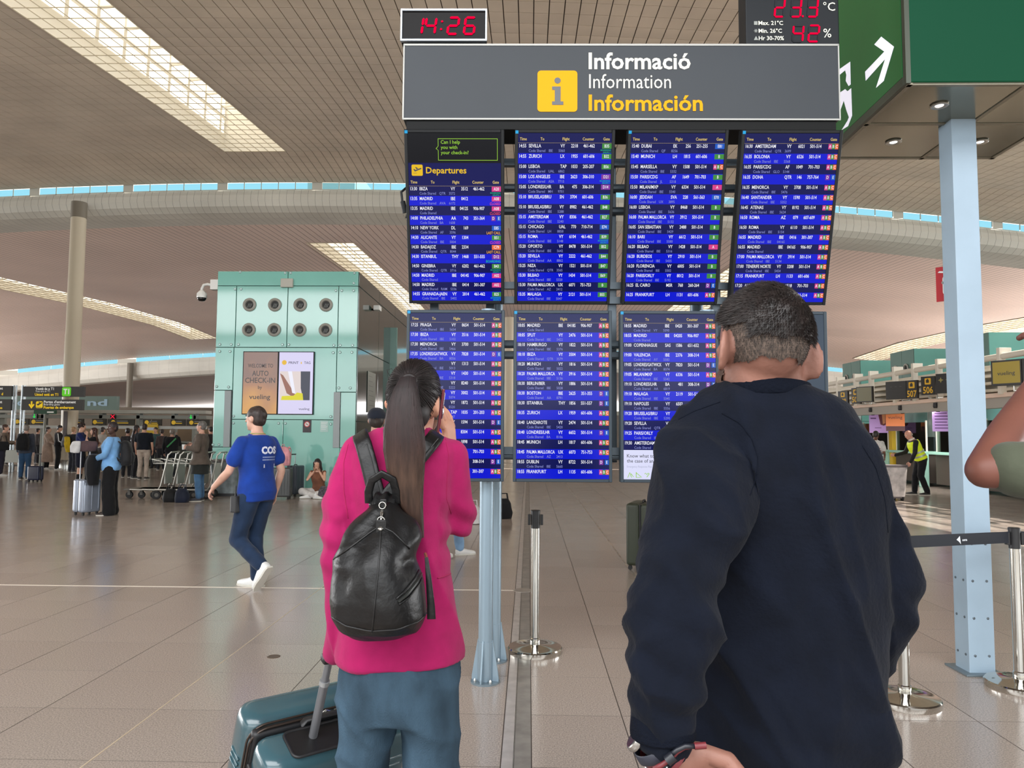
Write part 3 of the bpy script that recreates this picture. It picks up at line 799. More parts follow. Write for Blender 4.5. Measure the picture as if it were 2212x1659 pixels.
flat(mb, [(kx + a * u, kz + b_ * u) for a, b_ in ((-12, 11), (7, 11), (7, -23), (13, -23), (13, -31), (-12, -31), (-12, -23), (-6, -23), (-6, 3), (-12, 3))], -.005)
mb.build('letter_i', M('sign_grey_icon', (72, 76, 82), .4), SGN, clean=False)

# seven segment displays
SEG = {'0': 'abcdef', '1': 'bc', '2': 'abged', '3': 'abgcd', '4': 'fgbc', '5': 'afgcd', '6': 'afgedc', '7': 'abc', '8': 'abcdefg', '9': 'abcdfg'}
def seven(on, off, ch, x, z, w, h, t, y, sh=.12):
    g = t * .12
    S = {'a': ((0, h), (w, h)), 'g': ((0, h / 2), (w, h / 2)), 'd': ((0, 0), (w, 0)), 'f': ((0, h / 2), (0, h)), 'b': ((w, h / 2), (w, h)), 'e': ((0, 0), (0, h / 2)), 'c': ((w, 0), (w, h / 2))}
    for k, ((xa, za), (xb, zb_)) in S.items():
        mb = on if k in SEG[ch] else off
        if mb is None: continue
        if za == zb_: p = [(xa + g, za), (xa + g + t / 2, za - t / 2), (xb - g - t / 2, za - t / 2), (xb - g, za), (xb - g - t / 2, za + t / 2), (xa + g + t / 2, za + t / 2)]
        else: p = [(xa, za + g), (xa + t / 2, za + g + t / 2), (xa + t / 2, zb_ - g - t / 2), (xa, zb_ - g), (xa - t / 2, zb_ - g - t / 2), (xa - t / 2, za + g + t / 2)]
        flat(mb, [(x + a + sh * b_, z + b_) for a, b_ in p], y)
LED = M('lit_led', (4, 0, 1), .8, emit=1.1, ec=(255, 6, 64), spec=0); LEDOFF = M('led_off', (40, 42, 46), .6, spec=.1)
c0 = P(958, 53, 4.5)
ck = thing('digital_clock', 'black digital clock showing 14:26 in red on the header sign', 'clock', TT(c0.x, 4.52, c0.z - .0), TR)
u = 1 / 355.6
MB().bb(-96 * u, 96 * u, .006, .09, -36 * u, 36 * u).build('clock_case', M('clock_black', (10, 7, 9), .2, spec=.1), ck)
mb = MB()
for a in ((-97, 97, 33, 37), (-97, 97, -37, -33), (-97, -93.5, -34, 34), (93.5, 97, -34, 34)): mb.bb(a[0] * u, a[1] * u, -.006, .02, a[2] * u, a[3] * u)
mb.build('clock_frame', M('clock_alu', (176, 186, 196), .35, .5), ck)
on = MB()
for ch, x in (('1', -72), ('4', -43), ('2', 8), ('6', 45)):
    dg = MB(); seven(dg, None, ch, x * u, -20 * u, 22 * u, 38 * u, 5.5 * u, .002); dg.build('red_digit', LED, ck, clean=False)
for z in (-9, 9): flat(on, [((-5 + z * .12 + 2.6 * math.cos(a)) * u, (z + 2.6 * math.sin(a)) * u) for a in [2 * PI * i / 12 for i in range(12)]], .002)
on.build('red_colon', LED, ck, clean=False, kind='stuff')
c0 = P(1716, 30, 4.5)
th = thing('climate_display', 'black temperature and humidity panel with red digits on the header sign', 'display', TT(c0.x, 4.52, c0.z), TR)
z0 = P(1716, 98, 4.5).z - c0.z; z1_ = z0 + .56
MB().bb(-104 * u, 104 * u, .006, .16, z0, z1_).build('case', M('panel_black', (22, 26, 31), .4, spec=.2), th, bevel=.006)
on, off, wt = MB(), MB(), MB()
q = lambda px: (px - 1716) * u
r_ = lambda py: P(1716, py, 4.5).z - c0.z
for ch, x, y0_, w_, h_ in (('2', 1676, 29, 20, 42), ('3', 1713, 29, 20, 42), ('3', 1750, 29, 20, 42), ('4', 1715, 83, 22, 37), ('2', 1750, 83, 22, 37)):
    dg = MB(); seven(dg, off, ch, q(x), r_(y0_), w_ * u, h_ * u, 4.5 * u, .002, .1); dg.build('red_digit', LED, th, clean=False)
flat(on, [(q(1739) + 2.5 * u * math.cos(a), r_(28) + 2.5 * u * math.sin(a)) for a in [2 * PI * i / 10 for i in range(10)]], .002)
on.build('red_point', LED, th, clean=False); off.build('unlit_segments', LEDOFF, th, clean=False, kind='stuff')
for s, x, y, h in (('°C', 1785, 16, 19), ('%', 1784, 74, 20)): put_text(wt, s, q(x), r_(y), h * u, .002, .0, .95)
for s, y in (('Max. 21°C', 47), ('Min. 26°C', 64), ('Hr 30-70%', 80)): put_text(wt, s, q(1640), r_(y), 9 * u, .002, .012, .98)
wt.build('white_lettering', M('panel_white', (225, 225, 205), .5, emit=.3), th, clean=False)
ic = MB(); rect(ic, q(1630), q(1638), r_(47), r_(39), .002)
for k in range(3):
    a = k * PI / 3; dx, dz = 4.5 * u * math.cos(a), 4.5 * u * math.sin(a); nx, nz = -dz * .16, dx * .16; cx, cz = q(1634), r_(60)
    flat(ic, [(cx - dx - nx, cz - dz - nz), (cx + dx - nx, cz + dz - nz), (cx + dx + nx, cz + dz + nz), (cx - dx + nx, cz - dz + nz)], .002)
flat(ic, [(q(1629), r_(80)), (q(1639), r_(80)), (q(1634), r_(71))], .002)
ic.build('small_icons', M('icon_grey', (140, 144, 140), .5), th, clean=False)

# ================================================================ green exit light box on its column, barriers
GW = M('exit_green', (2, 34, 22), .55, spec=.15, emit=.6, ec=(8, 92, 60), noise=(1.2, .04)); GL = M('exit_green_lit', (12, 62, 26), .4, emit=.4, ec=(26, 96, 44))
EX = thing('exit_light_box', 'large green emergency exit box with white arrow on the grey column', 'sign', (2.95, 5.09, 3.70))
ex0, ex1, ey0, ey1 = 2.30, 3.62, 4.46, 5.74
def el(x, y, z=0): return (x - 2.95, y - 5.09, z)
mb = MB(); a = el(ex0, ey0); b = el(ex1, ey1)
mb.bb(a[0] + .03, b[0] - .03, a[1] + .012, b[1] - .03, .03, 1.5); mb.build('box_core', M('box_dark', (52, 58, 52), .4), EX)
MB().bb(a[0] + .03, b[0], a[1] - .005, a[1] + .012, .012, 1.5).build('front_face', GW, EX)
MB().bb(a[0] - .004, a[0] + .012, a[1] + .035, b[1] - .03, .055, 1.5).build('side_face', GL, EX)
mb = MB(); mb.bb(a[0], a[0] + .03, a[1] - .006, a[1] + .03, 0, 1.5); mb.bb(a[0] - .002, a[0] + .02, a[1] + .03, b[1], 0, .055); mb.build('edge_trim', M('box_edge', (66, 72, 62), .35, .4), EX)
CEILM = M('soffit', (122, 120, 104), .16, .75, spec=.6, noise=(2, .05))
gx = [a[0] + .035, -.17, .36, b[0] - .03]; gy = [a[1] + .03, -.1, .25, b[1] - .03]
gx = [a[0] + .035, .10, b[0] - .03]; gy = [a[1] + .03, -.02, b[1] - .03]
for i in range(2):
    for j in range(2):
        MB().bb(gx[i] + .012, gx[i + 1] - .012, gy[j] + .012, gy[j + 1] - .012, .004, .03).build('soffit_panel', CEILM, EX)
        cx, cy = (gx[i] + gx[i + 1]) / 2 - .02, (gy[j] + gy[j + 1]) / 2 - .01
        d = MB().lathe([(0.03, .004), (.05, .004), (.056, -.004), (.05, -.008), (.034, -.006), (.03, .0)], 24, (cx, cy, 0)).build('downlight', STEEL, EX, smooth=40)
        MB().lathe([(0, .0), (.026, .0), (.026, -.003), (0, -.005)], 18, (cx, cy, 0)).build('bulb', M('lit_bulb', (255, 250, 240), .4, emit=2.5), d, smooth=True)
mb = MB()
for x in gx: mb.bb(x - .014, x + .014, gy[0] - .02, gy[-1] + .02, -.002, .028)
for y in gy: mb.bb(gx[0] - .02, gx[-1] + .02, y - .014, y + .014, -.002, .028)
mb.build('soffit_frame', M('soffit_frame', (134, 128, 112), .35, .5), EX)
# arrow and running figure on the side face: plane x = const, drawn in (y, z)
SWH = M('exit_white', (232, 230, 240), .5, emit=.45, ec=(225, 220, 240))
def side(mb, px_poly, X=2.295):
    vs = []
    for px, py in px_poly:
        d = ray(px, py); q = EYE + d * (X / d.x); vs.append((q.x - 2.95, q.y - 5.09, q.z - 3.70))
    mb.add(vs, [tuple(range(len(vs)))])
mb = MB()
k = 432 / 1706
for poly in ([(428, 380), (488, 312), (597, 398), (510, 690), (443, 750), (520, 505), (355, 690), (350, 612), (514, 440)],):
    poly = [(1780 + x * k, y * k) for x, y in poly]
    side(mb, [poly[0], poly[1], poly[2], poly[8]]); side(mb, [poly[8], poly[2], poly[5], poly[6], poly[7]]); side(mb, [poly[2], poly[3], poly[4], poly[5]])
mb.build('arrow', SWH, EX, clean=False)
mb = MB()
side(mb, [(1780 + x * k, y * k) for x, y in ((60, 640), (224, 525), (228, 720), (210, 735), (185, 690), (190, 640), (180, 600), (120, 650), (120, 800), (60, 820))])
side(mb, [(1780 + x * k, y * k) for x, y in ((120, 800), (180, 760), (200, 778), (232, 752), (240, 985), (205, 1076), (150, 1110), (200, 1030), (212, 1000), (190, 940), (168, 860), (120, 1000))])
mb.build('running_figure', SWH, EX, clean=False)

colm = thing('grey_column', 'square light grey column carrying the green exit box', 'column', (2.955, 5.07, 0))
MB().bb(-.083, .083, -.08, .08, 0, 3.72).build('column_shaft', M('column_grey', (150, 170, 186), .4, noise=(3, .03)), colm, bevel=.004)
mb = MB()
for z in (.12, .36, .60, .84):
    for x in (-.045, .045):
        mb.lathe([(.008, 0), (.008, -.004), (.004, -.007), (0, -.007)], 10, (x, -.08, z), 'y'); mb.lathe([(.008, 0), (.008, -.004), (.004, -.007), (0, -.007)], 10, (-.083, x, z), 'x')
mb.build('rivets', M('rivet', (96, 104, 110), .4, .6), colm, kind='stuff')
for s_ in (1,):
    MB().bb(-.13, .13, -.13, .13, 0, .012).build('base_plate', M('foot_plate', (120, 134, 142), .4, .5), colm, bevel=.003)

CHROME = M('polished_steel', (205, 203, 196), .09, 1.0)
def stanchion(label, x, y, h=.985, rz=0.0):
    t = thing('barrier_post', label, 'barrier post', (x, y, 0), rz, 'belt barrier posts')
    MB().lathe([(0, 0), (.19, 0), (.192, .006), (.192, .034), (.186, .042), (.05, .052), (.034, .06), (0, .06)], 48).build('base', CHROME, t, smooth=35)
    MB().lathe([(.0305, .05), (.0305, h - .02)], 32).build('pole', CHROME, t, smooth=40)
    MB().lathe([(.036, .055), (.036, .10), (.031, .105)], 32).build('collar', CHROME, t, smooth=40)
    mb = MB().lathe([(.0325, h - .115), (.0325, h), (.0345, h), (.0345, h + .01), (.03, h + .014), (0, h + .014)], 32)
    mb.build('head', M('post_black', (26, 26, 28), .45), t, smooth=40)
    m2 = MB()
    for a in (0, PI / 2, PI): m2.box((.044 * math.cos(a), .044 * math.sin(a), h - .055), (.02 if a != PI / 2 else .03, .03 if a != PI / 2 else .02, .075))
    m2.build('belt_clip', M('post_black', (26, 26, 28), .45), t, bevel=.003)
    return t
stanchion('steel belt post standing alone in the middle on the channel', .052, 5.36)
stanchion('steel belt post in front of the grey column at right', 3.03, 4.74, .965)
stanchion('steel belt post mostly hidden behind the man, base edge showing', 2.19, 4.46, .965)
def belt(label, p0, p1, logos):
    t = thing('barrier_belt', label, 'belt', p0)
    d = Vector(p1) - Vector(p0)
    u = d.normalized()
    mb = MB(); n = Vector((u.y, -u.x, 0)) * .0015
    a, b = Vector((0, 0, 0)), d
    mb.add([q + n * s_ + Vector((0, 0, z)) for q in (a, b) for s_ in (-1, 1) for z in (-.035, .035)], [(0, 1, 3, 2), (4, 6, 7, 5), (0, 4, 5, 1), (2, 3, 7, 6), (1, 5, 7, 3), (0, 2, 6, 4)])
    mb.build('webbing', M('webbing', (26, 30, 38), .7), t)
    if logos:
        mb = MB(); nn = -u.cross(Vector((0, 0, 1))); nn = Vector((u.y, -u.x, 0))
        if nn.y > 0: nn = -nn
        ax = u if u.x > 0 else -u
        for L in logos:
            c = a + u * L + nn * .0025
            for poly in ([(-.045, .0), (-.018, .022), (-.012, -.028), (-.026, -.012)],): mb.add([c + ax * x + Vector((0, 0, z)) for x, z in poly], [(0, 1, 2, 3)])
            g2 = MB(); put_text(g2, 'aena', 0, -.009, .014, 0, .02)
            mb.add([c + ax * (x + .0) + Vector((0, 0, z)) for x, y_, z in g2.v], g2.f)
        mb.build('logo', M('belt_white', (220, 224, 230), .5), t, clean=False)
belt('black barrier belt between the two posts at right', (2.225, 4.475, .92), (2.995, 4.73, .92), [.43])
belt('black barrier belt running right out of the picture', (3.066, 4.74, .92), (4.6, 4.62, .92), [.20])
# ================================================================ green glass service booth
TG = M('green_glass_cladding', (128, 190, 178), .07, spec=.6, noise=(.6, .03), coat=.4)
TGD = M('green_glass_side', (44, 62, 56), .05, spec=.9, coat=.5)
TGB = M('cladding_gap', (42, 66, 62), .5)
BY = 18.4
def bx(px): return (px - 1142) * BY / 1600
def bz(py): return P(700, py, BY).z
BX0, BX1 = bx(455), bx(767); BH = bz(586)
BO = thing('glass_booth', 'tall green glass booth with eight round air nozzles', 'booth', ((BX0 + BX1) / 2, BY, 0))
bc = (BX0 + BX1) / 2
def fx(px): return bx(px) - bc
BD = 7.5
MB().bb(BX0 - bc + .02, BX1 - bc - .02, .03, BD, .05, BH - .01).build('booth_core', TGB, BO)
def panel(px0, px1, py0, py1):
    MB().bb(fx(px0) + .008, fx(px1) - .008, -.012, .028, max(bz(py1), .12) + .008, bz(py0) - .008).build('glass_panel', TG, BO, bevel=.004, seg=1)
for r in ((455, 611, 586, 618), (611, 767, 586, 618), (455, 498, 618, 751), (498, 612, 618, 751), (612, 724, 618, 751), (724, 767, 618, 751),
          (455, 496, 751, 844), (496, 723, 751, 907), (723, 767, 751, 847), (455, 480, 844, 967), (496, 609, 907, 1062), (609, 720, 907, 1062), (733, 767, 847, 967), (455, 496, 967, 1062), (733, 767, 967, 1062)):
    panel(*r)
GREYP = M('grey_pilaster', (150, 158, 160), .4)
MB().bb(fx(480), fx(494), -.05, .03, bz(967), bz(845)).build('grey_strip', GREYP, BO, bevel=.006)
MB().bb(fx(719), fx(733), -.05, .03, bz(967), bz(847)).build('grey_strip', GREYP, BO, bevel=.006)
MB().bb(fx(719), fx(733), -.012, .03, bz(1062), bz(967)).build('glass_panel', TG, BO)
MB().bb(fx(455), fx(767), -.03, .03, 0.07, .12).build('base_trim', M('base_white', (205, 205, 200), .5), BO)
MB().bb(fx(457), fx(765), .0, .03, 0.0, .07).build('plinth', M('plinth_dark', (40, 38, 36), .6), BO)
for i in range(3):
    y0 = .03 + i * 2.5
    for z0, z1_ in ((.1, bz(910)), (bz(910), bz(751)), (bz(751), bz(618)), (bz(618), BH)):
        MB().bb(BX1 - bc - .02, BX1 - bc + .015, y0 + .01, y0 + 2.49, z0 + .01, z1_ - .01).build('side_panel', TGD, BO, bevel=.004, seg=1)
MB().bb(BX1 - bc - .02, BX1 - bc + .22, 4.3, 4.42, .05, bz(655) * 1.0).build('green_mullion', M('mullion_green', (88, 128, 118), .3), BO, bevel=.01)
mb = MB()
for px, py in ((505, 588), (605, 590), (617, 590), (758, 590), (757, 612), (495, 625), (508, 625), (718, 628), (731, 628), (757, 628), (465, 745), (490, 745), (506, 745), (603, 745), (617, 745), (716, 746), (730, 746), (757, 746), (465, 760), (488, 760), (715, 762), (730, 761), (756, 761),
               (461, 836), (487, 837), (729, 838), (754, 838), (500, 900), (713, 900), (500, 915), (599, 915), (614, 915), (713, 916), (457, 962), (470, 962), (457, 978), (484, 978), (740, 976), (458, 1055), (484, 1055), (505, 1054), (700, 1054)):
    mb.lathe([(.035, 0), (.035, -.012), (.02, -.02), (0, -.02)], 10, (fx(px), -.012, bz(py)), 'y')
mb.build('glass_bolts', M('glass_bolt', (150, 176, 172), .25, .4), BO, kind='stuff')
NZ = M('nozzle_ring', (148, 146, 138), .4); NZD = M('nozzle_dark', (30, 30, 30), .6)
for py in (659, 713):
    for px in (528, 584, 640, 697):
        c = (fx(px), -.012, bz(py))
        n = MB().lathe([(.105, -.005), (.16, 0), (.172, -.02), (.155, -.045), (.115, -.05), (.10, -.03), (.09, .02)], 28, c, 'y').build('air_nozzle', NZ, BO, smooth=50)
        MB().lathe([(0, -.008), (.105, -.008), (.105, -.002), (0, -.002)], 24, c, 'y').build('nozzle_throat', NZD, n)
        mb = MB()
        for k in (-1, 0, 1): mb.box((c[0] + .035 * k + .01, c[1] - .02, c[2] - .02), (.012, .01, .11), Matrix.Rotation(.4, 3, 'Y'))
        mb.build('nozzle_vane', M('vane', (120, 122, 120), .4), n, kind='stuff')
MB().bb(fx(597), fx(624), -.10, -.013, bz(622), bz(603)).build('speaker_box', M('speaker_grey', (176, 174, 164), .5), BO, bevel=.02)
# screens on the booth
def booth_screen(label, px0, px1, bodymat):
    t = thing('wall_screen', label, 'screen', (bx((px0 + px1) / 2), BY - .075, bz(828)), group='screens on the glass booth')
    w = (bx(px1) - bx(px0)) / 2; h = (bz(760) - bz(896)) / 2
    MB().bb(-w, w, 0, .055, -h, h).build('bezel', M('bezel_black'), t, bevel=.005)
    mb = MB(); rect(mb, -w + .02, w - .02, -h + .02, h - .02, -.002); mb.build('screen_panel', bodymat, t, clean=False)
    return t, w, h
def gradmat():
    m = bpy.data.materials.new('sunset_screen'); m.use_nodes = True; nt = m.node_tree; b = nt.nodes['Principled BSDF']; L = nt.links.new
    tc = nt.nodes.new('ShaderNodeTexCoord'); n = nt.nodes.new('ShaderNodeTexNoise'); n.inputs['Scale'].default_value = 1.6; n.inputs['Detail'].default_value = 1
    sp = nt.nodes.new('ShaderNodeSeparateXYZ'); ad = nt.nodes.new('ShaderNodeMath'); ad.operation = 'MULTIPLY_ADD'; ad.inputs[1].default_value = -.5; ad.inputs[2].default_value = 0
    a2 = nt.nodes.new('ShaderNodeMath'); a2.operation = 'ADD'
    cr = nt.nodes.new('ShaderNodeValToRGB'); e = cr.color_ramp.elements
    e[0].position = .25; e[0].color = rgb(128, 92, 78); e[1].position = .95; e[1].color = rgb(212, 150, 62)
    q = e.new(.6); q.color = rgb(168, 112, 70)
    L(tc.outputs['Object'], n.inputs['Vector']); L(tc.outputs['Object'], sp.inputs[0]); L(sp.outputs[2], ad.inputs[0]); L(ad.outputs[0], a2.inputs[0]); L(n.outputs[0], a2.inputs[1]); L(a2.outputs[0], cr.inputs[0])
    b.inputs['Base Color'].default_value = (.01, .01, .01, 1); L(cr.outputs[0], b.inputs['Emission Color']); b.inputs['Emission Strength'].default_value = .9; b.inputs['Roughness'].default_value = .2
    return m
t, w, h = booth_screen('orange welcome screen for auto check-in on the green booth', 519, 597, gradmat())
k = MB(); zc = lambda py: bz(py) - bz(828)
for s, py, ch, wd in (('WELCOME TO', 795, 8, 55), ('AUTO', 813, 11, 36), ('CHECK-IN', 828, 11, 66), ('by', 841, 7, 9)):
    put_text(k, s, 0, zc(py), ch * .0115, -.005, .012, 1, 'c', width=wd * .0115)
put_text(k, 'vueling', 0, zc(863), .115, -.005, .012, 1, 'c', width=.53)
k.build('lettering', M('lit_brown_ink', (20, 14, 12), .3, emit=.6, ec=(66, 56, 58)), t, clean=False)
t, w, h = booth_screen('lilac screen showing a tagged yellow bag on the green booth', 597, 675, E('lilac', (214, 208, 240)))
k = MB(); put_text(k, 'PRINT', -.19, zc(787), .062, -.005, .006, 1, 'l', width=.25); put_text(k, 'TAG', .20, zc(787), .062, -.005, .006, 1, 'l', width=.16); put_text(k, 'vueling', .36, zc(886), .055, -.005, .004, 1, 'r', width=.27)
k.build('lettering', E('dark_ink', (50, 50, 70)), t, clean=False)
k = MB(); flat(k, [(-.30 + .06 * math.cos(a), zc(784) + .06 * math.sin(a)) for a in [2 * PI * i / 20 for i in range(20)]], -.004); flat(k, [(.115, zc(787)), (.14, zc(787)), (.14, zc(787) + .05), (.115, zc(787) + .05)], -.004)
k.build('yellow_disc', E('sign_gold', (226, 180, 50)), t, clean=False)
x0, x1, z0, z1_ = -.40, .36, zc(865), zc(803)
ph = MB(); rect(ph, x0, x1, z0, z1_, -.004); ph.mi = 1; flat(ph, [(.12, z1_), (x1, z1_), (x1, z0), (.20, z0), (.13, z0 + .3)], -.005)
ph.mi = 2; flat(ph, [(x0, z1_ - .05), (x0 + .08, z1_ - .1), (-.02, z0 + .17), (.02, z0 + .10), (-.10, z0 + .10), (-.22, z0 + .17)], -.006)
ph.mi = 3; flat(ph, [(-.20, z1_), (-.10, z1_), (.0, z0 + .16), (-.08, z0 + .18)], -.007)
ph.mi = 4; flat(ph, [(-.36, z0), (.20, z0), (.18, z0 + .17), (.04, z0 + .19), (-.05, z0 + .11), (-.16, z0 + .11), (-.34, z0 + .10)], -.008)
ph.build('picture', [E('pic_floor', (222, 208, 205)), E('pic_dark', (66, 68, 82)), E('pic_arm', (150, 102, 86)), E('pic_tag', (235, 235, 248)), E('pic_bag', (216, 208, 30))], t, clean=False)
# no-smoking plate, notices
t = thing('no_smoking_sign', 'small dark no smoking plate on the green booth', 'sign', (bx(661.5), BY - .02, bz(921)))
w = .105; h = .155
MB().bb(-w, w, -.006, .006, -h, h).build('plate', M('plate_dark', (58, 50, 56), .5), t)
mb = MB()
for i in range(24):
    a, b = 2 * PI * i / 24, 2 * PI * (i + 1) / 24; flat(mb, [(.055 * math.cos(a), .05 + .055 * math.sin(a)), (.055 * math.cos(b), .05 + .055 * math.sin(b)), (.072 * math.cos(b), .05 + .072 * math.sin(b)), (.072 * math.cos(a), .05 + .072 * math.sin(a))], -.009)
flat(mb, [(-.045, .09), (-.038, .097), (.045, .012), (.038, .004)], -.010)
mb.build('red_ring', M('sign_red', (200, 40, 50), .5), t, clean=False)
mb = MB(); flat(mb, [(.055 * math.cos(a), .05 + .055 * math.sin(a)) for a in [2 * PI * i / 20 for i in range(20)]], -.0075); mb.build('white_disc', M('paper_white', (225, 225, 222), .6), t, clean=False)
mb = MB(); rect(mb, -.035, .02, .044, .056, -.0085); rect(mb, .024, .036, .044, .056, -.0085); mb.build('cigarette', M('ink', (30, 34, 46), .4), t, clean=False)
t = thing('paper_notice', 'pale printed paper notice beside the no smoking plate', 'notice', (bx(699), BY - .018, bz(921)))
MB().bb(-.10, .10, -.003, .003, -.14, .14).build('sheet', M('paper_green', (176, 208, 202), .6), t)
mb = MB()
for i, q in enumerate((.09, .06, .02, -.01, -.04, -.08)): rect(mb, -.08, .08 - .02 * (i % 3), q, q + .014, -.005)
mb.build('print_lines', M('paper_print', (225, 232, 232), .6), t, clean=False)
t = thing('wall_map', 'white printed plan stuck on the dark side of the booth', 'notice', (BX1 + .03, 20.0, bz(840)))
MB().bb(-.003, .003, -.45, .55, -.55, .55).build('sheet', M('plan_grey', (150, 154, 146), .5), t)
mb = MB()
for i in range(7): mb.bb(.004, .005, -.38 + .03 * i, .1 + .05 * i, .42 - .13 * i, .43 - .13 * i)
for i in range(5): mb.bb(.004, .005, -.3 + .17 * i, -.29 + .17 * i, -.45, .3)
mb.build('plan_lines', M('plan_ink', (96, 100, 96), .5), t, clean=False)
# dome camera
def dome(label, x, y, z, d=1):
    t = thing('dome_camera', label, 'camera', (x, y, z))
    W_ = M('camera_white', (222, 222, 218), .35)
    MB().bb(-.20 * d if d > 0 else 0, 0 if d > 0 else .2, -.09, .09, -.10, .16).build('bracket', W_, t, bevel=.012)
    MB().tube([(-.18 * d, 0, .02), (-.30 * d, 0, .05), (-.40 * d, 0, .03), (-.44 * d, 0, -.06), (-.44 * d, 0, -.14)], .035, 12).build('arm', W_, t, smooth=True)
    MB().lathe([(.03, .0), (.07, -.03), (.12, -.09), (.125, -.17), (.12, -.2), (.05, -.2)], 22, (-.44 * d, 0, -.10)).build('housing', W_, t, smooth=50)
    MB().lathe([(.115, 0), (.105, -.05), (.07, -.09), (0, -.10)], 20, (-.44 * d, 0, -.29)).build('lens_dome', M('camera_black', (18, 18, 20), .08, spec=.8), t, smooth=True)
dome('white dome camera bracketed at the top left of the booth', BX0, BY + .1, bz(617))
t = thing('box_camera', 'small white camera on the dark side wall of the booth', 'camera', (BX1 + .02, 20.2, bz(643)))
MB().tube([(0, 0, 0), (.12, -.05, 0)], .03, 8).build('bracket', M('camera_black', (18, 18, 20), .08, spec=.8), t); MB().bb(.05, .22, -.32, -.02, -.06, .07).build('housing', M('camera_white', (222, 222, 218), .35), t, bevel=.015)

# ================================================================ check-in side at right: glass boxes, canopy, desks
CX = 11.0
RW = M('canopy_white', (232, 226, 212), .45)
for n, (y0, lab) in enumerate(((26.0, 'green glass box nearest behind the check-in canopy at far right'), (31.0, 'middle green glass box with two nozzles above the check-in canopy'), (36.0, 'smaller far green glass box with two nozzles near the screens'))):
    t = thing('glass_booth', lab, 'booth', (18.0, y0, 0), group='glass boxes behind check-in')
    MB().bb(-1.98, 2.9, .03, 2.0, 0, 5.1).build('booth_core', TGB, t)
    for i in range(3):
        for z0, z1_ in ((0.05, 2.2), (2.2, 5.15)): MB().bb(-2.0 + 1.6 * i + .01, -.4 + 1.6 * i - .01, -.01, .03, z0 + .01, z1_ - .01).build('glass_panel', TG, t)
    for i in range(2):
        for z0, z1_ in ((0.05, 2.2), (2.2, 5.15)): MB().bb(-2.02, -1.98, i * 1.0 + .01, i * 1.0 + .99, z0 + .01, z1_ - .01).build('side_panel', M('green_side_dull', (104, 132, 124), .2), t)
    for yy in (.6, 1.5):
        m_ = MB().lathe([(.2, 0), (.22, -.04), (.16, -.06), (.14, .0)], 20, (-2.03, yy, 4.35), 'x').build('air_nozzle', NZ, t, smooth=40)
        MB().lathe([(0, -.01), (.15, -.01), (.15, 0), (0, 0)], 18, (-2.03, yy, 4.35), 'x').build('nozzle_throat', NZD, m_)
can = thing('checkin_canopy', 'long white canopy frame over the check-in desks', 'canopy', (CX, 22, 0))
cy0, cy1 = -8.5, 7.5
MB().bb(-.10, 1.6, cy0, cy1, 2.44, 2.54).build('shelf', M('canopy_shelf', (240, 214, 196), .4), can, bevel=.01)
MB().tube([(-.08, cy0, 3.38), (-.08, cy1, 3.38)], .075, 10).build('top_rail', RW, can, smooth=40)
MB().tube([(.5, cy0, 3.25), (.5, cy1, 3.25)], .05, 8).build('top_rail', RW, can, smooth=40)
MB().bb(.8, .86, cy0, cy1, 2.5, 3.3).build('back_board', M('canopy_back', (222, 218, 206), .5), can)
for z in (2.62, 2.80, 2.98, 3.14): MB().bb(.35, .7, cy0, cy1, z, z + .07).build('louvre', RW, can)
pys = [-8.2, -6.9, -5.75, -4.7, -3.5, -2.1, -.85, .25, 1.8, 2.9, 4.3, 5.6]
for i, y in enumerate(pys):
    MB().prism([(-.16, 2.5), (-.02, 2.5), (-.02, 3.36), (.12, 3.44), (.12, 3.58), (-.16, 3.58)], y - .06, y + .06).build('post', RW, can, bevel=.012)
MB().bb(-.02, .3, cy0, cy1, 2.2, 2.44).build('soffit', M('canopy_soffit', (176, 172, 164), .6), can)
for i in range(8):
    y = cy0 + 1 + 1.9 * i; mb = MB()
    for k in range(2): mb.lathe([(0, 0), (.05, 0), (.06, -.1), (.045, -.14), (0, -.14)], 10, (-.05 + .12 * k, y + .1 * k, 2.42 - .1 * k))
    mb.build('spot_lamp', M('spot_black', (40, 40, 42), .5), can)
SBK = M('board_black', (40, 38, 36), .45); SYL = M('board_yellow', (214, 168, 40), .5, emit=.1)
def counter_sign(label, px, py0, py1, wdeg, num, left=None, lab2=None, flip=False):
    """double board standing on the canopy shelf, facing the hall (towards -x and a little to the viewer)"""
    X = CX - .42
    d = ray(px, (py0 + py1) / 2); q = EYE + d * (X / d.x)
    z1_ = (EYE + ray(px, py0) * (X / ray(px, py0).x)).z; z0 = (EYE + ray(px, py1) * (X / ray(px, py1).x)).z
    t = thing('counter_sign', label, 'sign', (X, q.y, (z0 + z1_) / 2), -1.12, 'number signs over the check-in desks')
    h = (z1_ - z0) / 2
    for x_ in (-.12, .12): MB().tube([(x_, .04, -h * .8), (x_, .16, -h * .8), (x_ + .0, .16, 2.53 - t.location.z)], .014, 6).build('bracket', STEEL, t); MB().tube([(x_, .16, 2.535 - t.location.z), (x_ + .1, .36, 2.535 - t.location.z)], .014, 6).build('bracket', STEEL, t)
    return t, h
def board(t, x0, x1, h, mat=SBK): return MB().bb(x0, x1, -.03, .05, -h, h).build('board', mat, t, bevel=.008)
def number(t, xc, h, num):
    mb = MB(); r = h * .36
    flat(mb, rrect(xc - r, xc + r, h * .12, h * .12 + 2 * r * .95, r * .25), -.032); put_text(mb, num, xc, -h * .82, h * .68, -.032, .02, 1, 'c', width=h * 1.15)
    mb.build('number_lettering', SYL, t, clean=False)
    mb = MB(); flat(mb, rrect(xc - r * .55, xc + r * .4, h * .3, h * .3 + r * .9, r * .1), -.036); flat(mb, rrect(xc - r * .25, xc + r * .15, h * .3 + r * .9, h * .3 + r * 1.2, r * .05), -.036); mb.build('bag_icon', SBK, t, clean=False)
